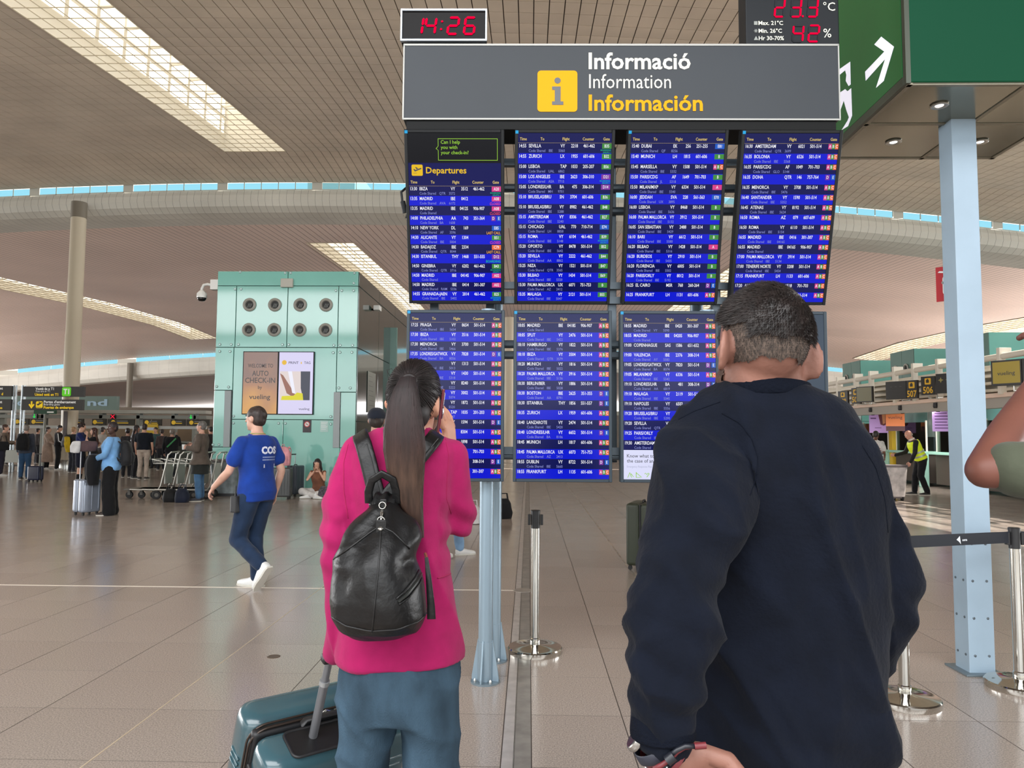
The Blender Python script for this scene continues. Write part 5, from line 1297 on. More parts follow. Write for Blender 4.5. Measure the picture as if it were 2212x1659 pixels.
def person(label, x, y, face, h=1.72, sex='m', skin=(205, 160, 135), hair=('short', (40, 30, 26)), top=None, bottom=None, shoes=(40, 40, 42), arms=None, legs=None,
           lean=0.0, head=(0, 0), width=1.0, vox=.0125, features=False, z=0.0, feet=None, group=None, sit=None, fing=.5):
    s = h / 1.75
    t = thing('person', label, 'person', (x, y, z), math.radians(face), group)
    tor = TOR_M if sex == 'm' else TOR_F
    Rl = Matrix.Rotation(-math.radians(lean), 3, 'X'); pv = V(0, 0, .93)
    dz = V(0, 0, -sit) if sit else V(0, 0, 0)
    def ln(p, vec=False): return (Rl @ p) if vec else (Rl @ (p - pv) + pv + dz)
    sk = skinmat(skin); hw = .182 if sex == 'm' else .165
    hw *= width
    arms = arms or {}; legs = legs or {}
    JA = {}
    for k, sg in (('L', -1), ('R', 1)):
        sh = ln(V(sg * hw, -.01, 1.415)); a = arms.get(k)
        el = V(*a[0]) if a else ln(V(sg * (hw + .045), -.02, 1.13)); wr = V(*a[1]) if a else ln(V(sg * (hw + .05), .05, .89))
        dr = V(*a[2]) if a and len(a) > 2 else (wr - el) + V(0, .02, 0); wv = V(*a[3]) if a and len(a) > 3 else V(-sg * .3, 1, 0)
        JA[k] = (sh, el, wr, dr, wv)
    JL = {}
    for k, sg in (('L', -1), ('R', 1)):
        a = legs.get(k); hp = V(sg * .088 * width, 0, .90) + dz
        kn = V(*a[0]) if a else V(sg * .095, .015, .49); an = V(*a[1]) if a else V(sg * .10, -.02, .085)
        JL[k] = (hp, kn, an)
    body = MB(); ex = MB()
    body.loft(ring_pts(tor, s, width, 0, ln, 0, 2), 22, 2.4)
    Rh = Matrix.Rotation(math.radians(head[0]), 3, 'Z') @ Matrix.Rotation(math.radians(-head[1]), 3, 'X')
    nk = ln(V(0, -.008, 1.53)); hc = nk + Rh @ V(0, .02, .105)
    def hd(p): return hc + Rh @ V(*p)
    body.cap(ln(V(0, -.015, 1.44)), nk + Rh @ V(0, 0, .03), .058 if sex == 'm' else .048, .053 if sex == 'm' else .045, 14)
    body.ell(hd((0, -.004, .025)), (.075, .093, .090), 18, 12, Rh); body.ell(hd((0, .024, -.045)), (.058, .066, .078), 16, 10, Rh); body.cap(hd((0, .055, -.09)), hd((0, .07, -.095)), .028, .02, 10)
    body.cap(hd((0, .088, .015)), hd((0, .108, -.022)), .009, .014, 8)
    for sg in (-1, 1): body.ell(hd((sg * .077, -.008, -.008)), (.012, .020, .034), 10, 8, Rh @ Matrix.Rotation(sg * .35, 3, 'Z'))
    ah = .046 if sex == 'm' else .039
    for k, sg in (('L', -1), ('R', 1)):
        sh, el, wr, dr, wv = JA[k]
        body.chain([sh, sh.lerp(el, .5), el, el.lerp(wr, .3), wr], [ah * 1.12, ah, ah * .86, ah * .9, ah * .58], 12)
        hand(body, ex, wr, dr, wv, 1.0, fing, side=-sg)
        hp, kn, an = JL[k]
        body.chain([hp, hp.lerp(kn, .5), kn, kn.lerp(an, .35), an], [.088 * width, .072, .054, .056, .036], 12)
    for q in (body, ex): q.v = [tuple(c * s for c in p) for p in q.v]
    b = fuse(body, 'body', sk, t, vox, 5, .5, extra=ex)
    # clothing
    if top:
        mb = MB(); inf = top.get('inf', .018); hem = top.get('hem', .86)
        if hem < .84:
            fl = top.get('flare', .03)
            extra = [(hem, .165 + fl, .125 + fl, 0), ((hem + .9) / 2, .17 + fl * .6, .125 + fl * .6, 0)]
            secs = ring_pts(tor, s, width, inf, ln, .9, 1.48, None)
            secs = [(V(0, q[3], q[0]) + dz, V(q[1] * width + inf, 0, 0), V(0, q[2] * width + inf, 0)) for q in extra] + secs
        else: secs = ring_pts(tor, s, width, inf, ln, hem, 1.48)
        if top.get('low'): secs = secs[:-1]
        mb.loft(secs, 26, 2.5)
        sl = top.get('sleeve', 1.0)
        for k, sg in (('L', -1), ('R', 1)):
            sh, el, wr, dr, wv = JA[k]
            f = top.get('fit', .016)
            if sl <= 0: mb.cap(sh, sh + V(0, 0, -.02), ah + .008, ah + .006, 12); continue
            if sl < 1:
                e = sh.lerp(el, min(1, sl * 2)); mb.chain([sh + V(-sg * .006, 0, -.010), e], [ah * 1.12 + f * .7, ah * .95 + f * 1.3], 14)
            else: mb.chain([sh, sh.lerp(el, .5), el, el.lerp(wr, .5), wr + (el - wr).normalized() * .01], [ah * 1.06 + f, ah + f, ah * .9 + f * 1.1, ah * .8 + f, ah * .62 + f], 14)
        mb.v = [tuple(c * s for c in p) for p in mb.v]
        am = top.get('fold', .006); sd = x * 3.1 + y
        fuse(mb, top.get('name', 'shirt'), cloth(top['c']), t, vox, 4, .5, disp=lambda c, n: am * vnoise(c, 14, sd) + am * .6 * vnoise(c, 33, sd))
    if bottom:
        mb = MB(); kind = bottom.get('kind', 'trousers'); f = bottom.get('fit', .014)
        mb.loft([(V(0, q[3], q[0]) + dz, V(q[1] * width + .010, 0, 0), V(0, q[2] * width + .010, 0)) for q in tor if q[0] < 1.03], 24, 2.4)
        for k, sg in (('L', -1), ('R', 1)):
            hp, kn, an = JL[k]
            if kind == 'shorts': e = hp.lerp(kn, .86); mb.chain([hp, e], [.09 * width + f, .075 + f * 1.8], 14)
            elif kind == 'wide': mb.chain([hp, hp.lerp(kn, .5), kn, kn.lerp(an, .5), an + V(0, 0, -.02)], [.09 * width + f, .085 + f, .082 + f, .085 + f, .088 + f], 14)
            else: mb.chain([hp, hp.lerp(kn, .5), kn, kn.lerp(an, .5), an + (kn - an).normalized() * .015], [.09 * width + f, .074 + f, .058 + f, .054 + f, .046 + f], 14)
        mb.v = [tuple(c * s for c in p) for p in mb.v]
        sd2 = x * 1.7 - y
        fuse(mb, 'trousers' if kind != 'shorts' else 'shorts', cloth(bottom['c']), t, vox, 4, .5, disp=lambda c, n: .006 * vnoise(c, 18, sd2) + .004 * vnoise(c, 37, sd2))
    if shoes:
        for k, sg in (('L', -1), ('R', 1)):
            an = JL[k][2] * s; ft = (feet or {}).get(k, (sg * -6, 0))
            shoe('shoe', M('shoe_%d_%d_%d' % tuple(shoes), shoes, .6), t, an, math.radians(ft[0]), s, math.radians(ft[1]))
    # hair
    st, hcoo = hair
    if st:
        hm = M('hair_%d_%d_%d' % tuple(hcoo), hcoo, .5, noise=(40, .25), bump=(60, .6), stretch=(1, 1, .2))
        mb = MB()
        if st == 'bald':
            mb.ell(hd((0, -.03, -.012)), (.079, .072, .052), 18, 10, Rh)
        elif st == 'curly':
            mb.ell(hd((0, -.022, .045)), (.098, .105, .098), 18, 12, Rh)
        else:
            mb.ell(hd((0, -.018, .040)), (.082, .098, .092), 18, 12, Rh); mb.ell(hd((0, -.040, .0)), (.076, .068, .080), 16, 10, Rh)
        if st == 'long':
            mb.loft([(hd((0, -.05, .04)), Rh @ V(.088, 0, 0), Rh @ V(0, .06, 0)), (hd((0, -.06, -.10)), Rh @ V(.095, 0, 0), Rh @ V(0, .045, 0)), (ln(V(0, -.10, 1.38)), V(.09, 0, 0), V(0, .035, 0)), (ln(V(0, -.125, 1.22)), V(.06, 0, 0), V(0, .02, 0))], 18, 2.2)
            for sg in (-1, 1): mb.chain([hd((sg * .078, .02, .04)), hd((sg * .085, .02, -.05)), ln(V(sg * .10, .03, 1.42))], [.022, .024, .016], 8)
        if st == 'bun': mb.ell(hd((0, -.11, .03)), (.04, .04, .04), 12, 8)
        mb.v = [tuple(c * s for c in p) for p in mb.v]
        amp = .012 if st == 'curly' else .004
        fuse(mb, 'hair', hm, t, .010, 2, .5, disp=lambda c, n: amp * vnoise(c, 60 if st == 'curly' else 45, x))
    if features:
        for sg in (-1, 1):
            e = MB().ell(Vector(hd((sg * .031, .080, .012))) * s, (.0125 * s, .010 * s, .009 * s), 12, 8, Rh).build('eye', M('eye_white', (225, 222, 215), .3), t, smooth=True)
            MB().ell(Vector(hd((sg * .031, .0885, .012))) * s, (.006 * s, .003 * s, .006 * s), 10, 6, Rh).build('iris', M('iris_dark', (40, 28, 22), .2), e, smooth=True)
            MB().tube([Vector(hd((sg * .016, .088, .030))) * s, Vector(hd((sg * .032, .088, .035))) * s, Vector(hd((sg * .047, .080, .030))) * s], .004 * s, 6).build('brow', M('hair_%d_%d_%d' % tuple(hcoo), hcoo, .6), t)
        MB().ell(Vector(hd((0, .083, -.056))) * s, (.024 * s, .011 * s, .007 * s), 12, 8, Rh).build('mouth', M('lips_%d' % skin[0], [int(skin[0] * .78), int(skin[1] * .55), int(skin[2] * .55)], .4), t, smooth=True)
    return t, dict(JA=JA, JL=JL, hd=hd, s=s, ln=ln, Rh=Rh)
def to_world(t, p): return Matrix.Translation(t.location) @ Matrix.Rotation(t.rotation_euler.z, 4, 'Z') @ Vector(p)
def backpack(label, x, y, z, face, c, w=.15, d=.10, h=.22, straps=True, group=None):
    t = thing('backpack', label, 'backpack', (x, y, z), math.radians(face), group)
    m = cloth(c, rough=.6)
    mb = MB().loft([(V(0, 0, -h), V(w * .9, 0, 0), V(0, d * .8, 0)), (V(0, -.01, -h * .6), V(w, 0, 0), V(0, d, 0)), (V(0, 0, h * .3), V(w * .95, 0, 0), V(0, d * .95, 0)), (V(0, .02, h * .8), V(w * .7, 0, 0), V(0, d * .7, 0)), (V(0, .03, h), V(w * .4, 0, 0), V(0, d * .4, 0))], 20, 3)
    fuse(mb, 'bag_body', m, t, .014, 5, disp=lambda q, n: .006 * vnoise(q, 20, x))
    pk = MB().loft([(V(0, -d * .95, -h * .75), V(w * .7, 0, 0), V(0, .03, 0)), (V(0, -d * 1.05, -h * .3), V(w * .72, 0, 0), V(0, .04, 0)), (V(0, -d * .95, h * .05), V(w * .66, 0, 0), V(0, .02, 0))], 16, 3); pk.build('pocket', m, t, smooth=60)
    MB().tube([V(-.03, 0, h), V(-.02, 0, h + .05), V(.02, 0, h + .05), V(.03, 0, h)], .008, 6).build('grab_handle', m, t, smooth=True)
    if straps:
        for sg in (-1, 1): MB().tube([V(sg * w * .5, .05, h * .7), V(sg * w * .62, .13, h * .95), V(sg * w * .7, .24, h * .6), V(sg * w * .75, .20, -.05), V(sg * w * .7, .06, -h * .7)], 1, 8, flat=(.05, .014), up=(0, 1, 0)).build('strap', m, t, smooth=60)
    return t
def suitcase(label, x, y, rz, c, w=.40, d=.24, h=.58, soft=False, handle=0.0, stripes=5, hc=(170, 172, 176), group=None, rough=.3, metal=0.0):
    t = thing('suitcase', label, 'suitcase', (x, y, 0), math.radians(rz), group)
    m = M('case_%d_%d_%d_%d' % (*c, int(rough * 100)), c, rough, metal, noise=(4, .04))
    z0 = .055
    for sg in (-1, 1):
        sh = MB().bb(-w / 2, w / 2, .006 if sg > 0 else -d / 2, d / 2 if sg > 0 else -.006, z0, z0 + h).build('shell', m, t, bevel=.045, seg=4, smooth=40)
        if not soft:
            for i in range(stripes):
                xx = -w * .36 + w * .72 * i / (stripes - 1)
                MB().tube([V(xx, sg * d / 2, z0 + .06), V(xx, sg * (d / 2 + .003), z0 + h / 2), V(xx, sg * d / 2, z0 + h - .06)], .007, 6).build('rib', m, sh)
    MB().bb(-w / 2 + .012, w / 2 - .012, -.012, .012, z0 + .012, z0 + h - .012).build('zip_band', M('zip_black', (24, 24, 26), .5), t, bevel=.03, seg=3)
    for a in (-1, 1):
        for b in (-1, 1):
            wv = MB().lathe([(0, -.012), (.024, -.012), (.026, 0), (.024, .012), (0, .012)], 14, (a * (w / 2 - .05), b * (d / 2 - .04), .027), 'x').build('wheel', M('rubber', (30, 30, 30), .7), t)
            MB().bb(a * (w / 2 - .05) - .018, a * (w / 2 - .05) + .018, b * (d / 2 - .04) - .015, b * (d / 2 - .04) + .015, .035, z0 + .01).build('wheel_fork', M('rubber', (30, 30, 30), .7), wv)
    MB().tube([V(-.06, 0, z0 + h - .005), V(-.05, 0, z0 + h + .022), V(.05, 0, z0 + h + .022), V(.06, 0, z0 + h - .005)], .009, 8).build('carry_handle', M('zip_black', (24, 24, 26), .5), t, smooth=True)
    if handle:
        for a in (-1, 1): MB().cyl(V(a * w * .24, d * .3, z0 + h - .01), V(a * w * .24, d * .3, z0 + h + handle), .010, n=10).build('handle_tube', M('tube_%d' % hc[0], hc, .3, .6), t, smooth=60)
        MB().bb(-w * .24 - .02, w * .24 + .02, d * .3 - .014, d * .3 + .014, z0 + h + handle, z0 + h + handle + .028).build('pull_grip', M('zip_black', (24, 24, 26), .5), t, bevel=.008)
    return t
# ---------------------------------------------------------------- people of the hall
def at(px, py):                       # floor point under a pixel
    q = G(px, py); return q.x, q.y
def bypx(px, Y): return P(px, 935, Y).x
# man in blue T-shirt walking left
x, y = at(549, 1272)
wm, wi = person('person in a blue T-shirt and jeans walking left past the booth', x, y, 62, 1.79, 'm', (202, 158, 138), ('short', (44, 32, 28)),
    dict(c=(22, 56, 136), sleeve=.30, hem=.84, inf=.022, fit=.026, name='t_shirt', fold=.005), dict(c=(30, 46, 70), fit=.02), None,
    arms={'L': ((-.26, .10, 1.13), (-.24, .33, .97), (0, .7, -.75), (.6, .5, .4)), 'R': ((.24, -.07, 1.13), (.25, .02, .90))},
    legs={'L': ((-.09, .15, .47), (-.085, -.19, .25)), 'R': ((.09, .11, .49), (.085, .05, .095))}, lean=3, head=(12, 0), features=True, vox=.010)
WS = M('sneaker_white', (222, 222, 220), .55)
s_ = wi['s']
shoe('shoe', WS, wm, wi['JL']['L'][2] * s_, 0, s_ * 1.1, math.radians(-52)); shoe('shoe', WS, wm, wi['JL']['R'][2] * s_, .1, s_ * 1.12, 0)
mb = MB(); nk = wi['ln'](V(0, -.012, 1.475)) * s_
mb.tube([nk + V(.085 * math.cos(a), .068 * math.sin(a), .006 * math.sin(a)) for a in [2 * PI * i / 18 for i in range(18)]], .012, 8, closed=True); mb.build('collar', cloth((30, 50, 140)), wm, smooth=True)
mb = MB(); mb.tube([nk + V(.082 * math.cos(a), .066 * math.sin(a), .018) for a in [PI + PI * i / 12 for i in range(13)]], 1, 6, flat=(.012, .004)); mb.build('lanyard', M('lanyard_green', (140, 190, 60), .6), wm)
# printed words on the back of the shirt, laid on the cloth
def on_surface(obj, mb, off=.003):
    """drop flat lettering (x, y=0, z in local metres) onto the mesh of obj along +y, from behind"""
    from mathutils.bvhtree import BVHTree
    me = obj.data; bv = BVHTree.FromPolygons([v.co for v in me.vertices], [tuple(p.vertices) for p in me.polygons])
    out = []
    for p in mb.v:
        r = bv.ray_cast(V(p[0], -1, p[2]), V(0, 1, 0)); out.append((p[0], (r[0].y if r[0] else -.12) - off, p[2]))
    mb.v = out; return mb
tee = [c for c in wm.children if c.name.startswith('t_shirt')][0]
mb = MB(); put_text(mb, 'COS', -.06, 1.33, .066, 0, .05, 1, 'l', width=.19); rect(mb, -.03, .13, 1.19, 1.225)
on_surface(tee, mb).build('shirt_lettering', M('print_white', (215, 220, 235), .6), wm, clean=False)
mb = MB()
for i in range(13):
    for j in range(2): rect(mb, -.045 + .014 * i, -.045 + .014 * i + .009, 1.262 + .026 * j, 1.262 + .026 * j + .012)
on_surface(tee, mb).build('shirt_small_print', M('print_pale', (160, 180, 220), .6), wm, clean=False, kind='stuff')
pw = to_world(wm, V(-.21, .06, .86))
t = thing('radio_pouch', 'black radio in a pouch hanging at the hip of the blue T-shirt walker', 'radio', pw, math.radians(62))
MB().bb(-.03, .03, -.04, .04, -.10, .06).build('pouch', M('spot_black', (40, 40, 42), .5), t, bevel=.012); MB().cyl((0, 0, .05), (0, 0, .16), .008, .006, 8).build('antenna', M('spot_black', (40, 40, 42), .5), t)

# woman in light blue with a dark coat over her arm
x, y = at(236, 1112)
p2, i2 = person('person in a light blue shirt and wide black trousers holding a dark coat', x, y, 106, 1.70, 'f', (74, 52, 44), ('short', (30, 18, 20)),
    dict(c=(116, 164, 212), hem=.84, inf=.03, fit=.024), dict(c=(20, 20, 22), kind='wide', fit=.03), (52, 40, 34), width=1.10,
    arms={'L': ((-.26, .06, 1.13), (-.10, .24, 1.06), (.6, .8, 0), (0, 0, 1)), 'R': ((.25, .03, 1.13), (.12, .24, 1.06), (-.6, .8, 0), (0, 0, 1))}, head=(52, 0), features=True, vox=.012)
cm = MB().loft([(V(0, .29, 1.10), V(.20, 0, 0), V(0, .07, 0)), (V(0, .29, 1.0), V(.23, 0, 0), V(0, .11, 0)), (V(-.02, .30, .75), V(.21, 0, 0), V(0, .10, 0)), (V(-.02, .28, .55), V(.16, 0, 0), V(0, .07, 0))], 20, 2.4)
ct = thing('coat', 'black coat draped over the forearms of the woman in light blue', 'coat', p2.location, p2.rotation_euler.z); fuse(cm, 'cloth', cloth((24, 24, 27)), ct, .014, 4, disp=lambda c, n: .014 * vnoise(c, 12, 3))
MB().loft([(V(-.02, .38, 1.08), V(.10, 0, 0), V(0, .02, 0)), (V(-.03, .40, .9), V(.09, 0, 0), V(0, .03, 0)), (V(-.03, .39, .62), V(.07, 0, 0), V(0, .02, 0))], 14, 2.3).build('hanging_sleeve', cloth((24, 24, 27)), ct, smooth=60)
b_ = to_world(p2, V(0, -.25, 1.13)); backpack('black backpack on the back of the woman in light blue', b_.x, b_.y, b_.z, 106, (28, 28, 30), .14, .10, .23)
x, y = at(186, 1112)
suitcase('silver hard suitcase with tall handle beside the woman in light blue', x, y, 64, (150, 158, 172), .36, .30, .60, handle=.52, rough=.25, metal=.3, stripes=3)
hp = to_world(p2, V(.0, .62, 1.16))
t = thing('handbag', 'dark red folded jacket and white bag on the silver suitcase handle', 'bag', (x - .03, y - .05, 1.24), .5)
fuse(MB().loft([(V(0, 0, -.08), V(.17, 0, 0), V(0, .05, 0)), (V(0, 0, .03), V(.19, 0, 0), V(0, .07, 0)), (V(.03, 0, .11), V(.15, 0, 0), V(0, .05, 0))], 18), 'folded_jacket', cloth((84, 66, 68)), t, .014, 3, disp=lambda c, n: .01 * vnoise(c, 22, 1))
fuse(MB().loft([(V(-.17, -.06, -.10), V(.08, 0, 0), V(0, .04, 0)), (V(-.16, -.06, .02), V(.09, 0, 0), V(0, .05, 0)), (V(-.15, -.06, .11), V(.07, 0, 0), V(0, .03, 0))], 16), 'white_bag', cloth((196, 194, 192)), t, .014, 3, disp=lambda c, n: .008 * vnoise(c, 22, 4))
# man in brown coat
x, y = at(430, 1082)
p3, i3 = person('grey haired person in a brown coat and jeans standing by the booth corner', x, y, 98, 1.76, 'm', (196, 150, 130), ('short', (96, 92, 88)), dict(c=(88, 78, 70), hem=.80, inf=.04, fit=.028, flare=.06, name='coat', fold=.009), dict(c=(70, 104, 138), fit=.02), (50, 52, 60),
    arms={'L': ((-.27, .02, 1.13), (-.20, .22, 1.16), (.3, 1, .2), (0, 0, 1)), 'R': ((.26, .0, 1.13), (.20, .22, 1.20), (-.3, 1, .2), (0, 0, 1))}, head=(-4, -4), features=True)
mb = MB().loft([(V(0, 0, .60), V(.235, 0, 0), V(0, .18, 0)), (V(0, 0, .78), V(.24, 0, 0), V(0, .185, 0)), (V(0, 0, .86), V(.225, 0, 0), V(0, .17, 0))], 22, 2.3); fuse(mb, 'under_coat', cloth((40, 42, 40)), p3, .014, 3, disp=lambda c, n: .008 * vnoise(c, 16, 2))
q = to_world(p3, i3['JA']['L'][2] * i3['s'] + V(.06, .10, .02)); t = thing('paper_cup', 'white paper cup in the hand of the brown coat man', 'cup', q); MB().lathe([(0, -.05), (.03, -.05), (.038, .05), (0, .05)], 14).build('cup', M('paper_white', (225, 225, 222), .6), t, smooth=40); MB().lathe([(.040, .05), (.040, .062), (0, .065)], 14).build('lid', M('camera_white', (222, 222, 218), .35), t)
# capped man behind the pink jacket
x = bypx(813, 7.4)
p4, i4 = person('person in a dark cap and black top behind the woman in pink', x, 7.4, 8, 1.78, 'm', (176, 132, 112), ('short', (40, 32, 28)), dict(c=(26, 26, 28), sleeve=.3, name='t_shirt'), dict(c=(38, 40, 46)), (50, 50, 52), head=(-6, 0))
s4 = i4['s']; hd4 = i4['hd']
capm = MB(); capm.ell(Vector(hd4((0, -.014, .045))) * s4, (.094 * s4, .108 * s4, .088 * s4), 20, 12)
co = fuse(capm, 'cap', cloth((30, 34, 44)), p4, .010, 3, keep=lambda c: c.z > hd4((0, 0, .012))[2] * s4)
MB().loft([(Vector(hd4((0, .06, .05))) * s4, V(.07, 0, 0), V(0, 0, .006)), (Vector(hd4((0, .15, .035))) * s4, V(.065, 0, 0), V(0, 0, .005)), (Vector(hd4((0, .18, .03))) * s4, V(.03, 0, 0), V(0, 0, .004))], 12).build('brim', cloth((30, 34, 44)), co, smooth=50)
# half hidden walker with white sneakers
x = bypx(975, 9.4)
person('person hidden behind the lower left screen, only a jeans leg and pale sneaker showing', x, 9.35, -70, 1.70, 'f', (205, 165, 140), ('long', (60, 40, 30)), dict(c=(60, 62, 70)), dict(c=(120, 150, 180)), (214, 212, 208), legs={'L': ((-.09, .10, .49), (-.09, .16, .085)), 'R': ((.09, -.02, .49), (.09, -.20, .10))})
# high-visibility vest man
x, y = at(1992, 1069)
p6, i6 = person('bald person in a yellow high visibility vest bending over a bin cart', x, y, 84, 1.74, 'm', (206, 152, 132), ('bald', (190, 176, 160)), dict(c=(28, 28, 30), inf=.016, fit=.016), dict(c=(28, 28, 32), fit=.022), (36, 34, 32),
    arms={'L': ((-.24, .24, 1.10), (-.20, .34, .86), (0, .5, -1), (.3, 1, 0)), 'R': ((.22, .30, 1.10), (.16, .58, 1.02), (0, 1, 0), (0, 0, 1))}, lean=24, head=(10, 25), features=True,
    legs={'L': ((-.10, .06, .49), (-.10, -.10, .085)), 'R': ((.10, .12, .50), (.10, .14, .085))})
mb = MB(); mb.loft(ring_pts(TOR_M, 1, 1.0, .034, i6['ln'], .9, 1.46), 26, 2.5)
hv = M('hi_vis', (214, 232, 20), .6, emit=.10)
mb.v = [tuple(c * i6['s'] for c in p) for p in mb.v]; vest = fuse(mb, 'vest', hv, p6, .0125, 3, disp=lambda c, n: .006 * vnoise(c, 16, 5))
for zz in (1.03, 1.14):
    q = [i6['ln'](V(.20 * math.cos(a), .155 * math.sin(a), zz)) * i6['s'] for a in [2 * PI * i / 26 for i in range(26)]]
    MB().tube(q, 1, 6, closed=True, flat=(.010, .05), up=(0, 1, 0)).build('reflective_band', M('reflective', (190, 196, 180), .4, .3), p6)
mb = MB(); q = [i6['ln'](V(.062 * math.cos(a), -.012 + .06 * math.sin(a), 1.50)) * i6['s'] for a in [2 * PI * i / 16 for i in range(16)]]; mb.tube(q, .018, 8, closed=True); mb.build('white_collar', M('paper_white', (225, 225, 222), .6), p6, smooth=True)
# striped T-shirt
x = bypx(1889, 20.5)
p7, i7 = person('person in a white and red striped T-shirt at a check-in desk', x, 20.5, -40, 1.66, 'm', (104, 68, 52), ('short', (28, 24, 22)), dict(c=(200, 198, 196), sleeve=.32, name='t_shirt', fit=.024), dict(c=(40, 48, 60)), (60, 60, 62), lean=8, head=(-8, 14), arms={'R': ((.24, .02, 1.12), (.20, .20, .98)), 'L': ((-.22, .06, 1.12), (-.15, .25, 1.0))})
for zz in (1.12, 1.18, 1.24, 1.30, 1.36):
    q = [i7['ln'](V((.192 if zz < 1.35 else .19) * math.cos(a), .139 * math.sin(a), zz)) * i7['s'] for a in [2 * PI * i / 24 for i in range(24)]]
    MB().tube(q, 1, 6, closed=True, flat=(.006, .02), up=(0, 1, 0)).build('red_stripe', M('stripe_red', (150, 84, 84), .8), p7)
person('dark haired child mostly hidden behind the dark sweater', bypx(1866, 21.5), 21.5, -30, 1.30, 'f', (190, 140, 120), ('short', (26, 24, 24)), dict(c=(60, 60, 66)), dict(c=(40, 44, 52)), (60, 60, 60))
suitcase('black suitcase beside the striped T-shirt person', bypx(1905, 19.8), 19.8, 20, (44, 44, 48), handle=.4, soft=True)
# crowd at left
def B(label, px, Y, face, h, sex, skin, hair, top, bottom, shoes=(50, 50, 52), **k):
    return person(label, bypx(px, Y), Y, face, h, sex, skin, hair, top, bottom, shoes, vox=.015, **k)
q, qi = B('grey haired person in jeans with a large black backpack at far left', 57, 23.0, 14, 1.70, 'm', (200, 160, 145), ('short', (120, 112, 104)), dict(c=(58, 62, 72), inf=.03, hem=.84), dict(c=(44, 70, 98), fit=.02))
w_ = to_world(q, V(0, -.24, 1.18)); backpack('large black backpack worn at far left', w_.x, w_.y, w_.z, 14, (26, 26, 28), .18, .12, .26)
w_ = at(76, 1041); suitcase('navy cabin suitcase beside the man with the black backpack', w_[0], w_[1], -12, (24, 30, 56), .40, .22, .42, soft=True, handle=.34, hc=(40, 40, 44))
B('person in a long beige coat facing right near the round column', 104, 29.0, -78, 1.66, 'f', (190, 150, 130), ('short', (44, 34, 34)), dict(c=(158, 136, 122), hem=.30, inf=.03, flare=.06, name='coat'), dict(c=(20, 20, 22)), (196, 194, 190), arms={'L': ((-.2, .1, 1.14), (-.08, .28, 1.05)), 'R': ((.2, .1, 1.14), (.08, .28, 1.05))})
q, qi = B('young person in a black tracksuit with white sleeve stripe by the column', 127, 28.4, -62, 1.73, 'm', (196, 150, 124), ('short', (24, 20, 20)), dict(c=(26, 24, 26), inf=.028, hem=.86), dict(c=(28, 27, 28), fit=.024), (190, 188, 186), head=(-14, 14), arms={'R': ((.27, .04, 1.14), (.23, .26, 1.0)), 'L': ((-.24, .06, 1.14), (-.16, .27, 1.02))})
JA = qi['JA']['R']; MB().tube([(JA[0] + V(.062, 0, .02)) * qi['s'], (JA[1] + V(.065, 0, 0)) * qi['s'], (JA[2] + V(.05, 0, 0)) * qi['s']], 1, 6, flat=(.03, .012), up=(1, 0, 0)).build('sleeve_stripe', M('paper_white', (225, 225, 222), .6), q)
q, qi = B('blond person with dark backpack and mustard cloth beside the embracing pair', 159, 27.0, -20, 1.66, 'm', (206, 160, 136), ('short', (150, 118, 84)), dict(c=(44, 46, 50), inf=.03), dict(c=(44, 46, 54)), (60, 60, 62))
w_ = to_world(q, V(-.06, -.24, 1.16)); backpack('dark grey backpack with a mustard cloth over it', w_.x, w_.y, w_.z, -20, (44, 44, 46), .15, .10, .23)
t = thing('mustard_cloth', 'mustard yellow cloth hanging from the dark grey backpack', 'cloth', (w_.x + .14, w_.y - .18, w_.z - .08)); fuse(MB().loft([(V(0, 0, .22), V(.10, 0, 0), V(0, .025, 0)), (V(.02, 0, 0), V(.12, 0, 0), V(0, .035, 0)), (V(.05, 0, -.34), V(.08, 0, 0), V(0, .02, 0))], 16), 'cloth', cloth((190, 158, 30)), t, .014, 3, disp=lambda c, n: .012 * vnoise(c, 18, 4))
MB().tube([(-.09, 0, .215), (0, -.01, .235), (.09, 0, .215)], .012, 6).build('hem', cloth((170, 140, 30)), t)
q, qi = B('person in a navy football shirt and shorts hugging a woman in black', 176, 21.6, -72, 1.76, 'm', (206, 160, 136), ('curly', (40, 26, 24)), dict(c=(28, 38, 84), sleeve=.34, name='t_shirt', fit=.024), dict(c=(24, 26, 40), kind='shorts', fit=.024), (214, 212, 210), arms={'R': ((.20, .16, 1.18), (.10, .40, 1.10), (-.5, 1, 0), (0, 0, 1)), 'L': ((-.20, .16, 1.20), (-.10, .42, 1.14), (.5, 1, 0), (0, 0, 1))}, head=(-6, 0))
for k in ('L', 'R'):
    a = qi['JL'][k][2]; kn = qi['JL'][k][1]; MB().chain([a * qi['s'], (a.lerp(kn, .38)) * qi['s']], [.047, .056], 12).build('sock', cloth((26, 28, 32)), q, smooth=60)
B('person with long brown hair in a black top being hugged', 203, 21.6, 100, 1.62, 'f', (214, 170, 148), ('long', (70, 42, 36)), dict(c=(26, 25, 27), sleeve=.2, name='top'), dict(c=(80, 88, 104), kind='wide'), (190, 188, 186), arms={'L': ((-.20, .14, 1.30), (-.10, .16, 1.52), (.2, .2, 1), (0, 1, 0)), 'R': ((.20, .14, 1.26), (.10, .34, 1.34), (-.4, 1, 0), (0, 0, 1))}, head=(30, 0), features=True)
q, qi = B('person in a black polo and khaki trousers behind the luggage carts', 312, 23.5, 8, 1.76, 'm', (200, 152, 128), ('short', (44, 34, 32)), dict(c=(22, 26, 34), sleeve=.32, name='polo', fit=.024, inf=.03), dict(c=(176, 160, 146)), (60, 56, 52), width=1.12)
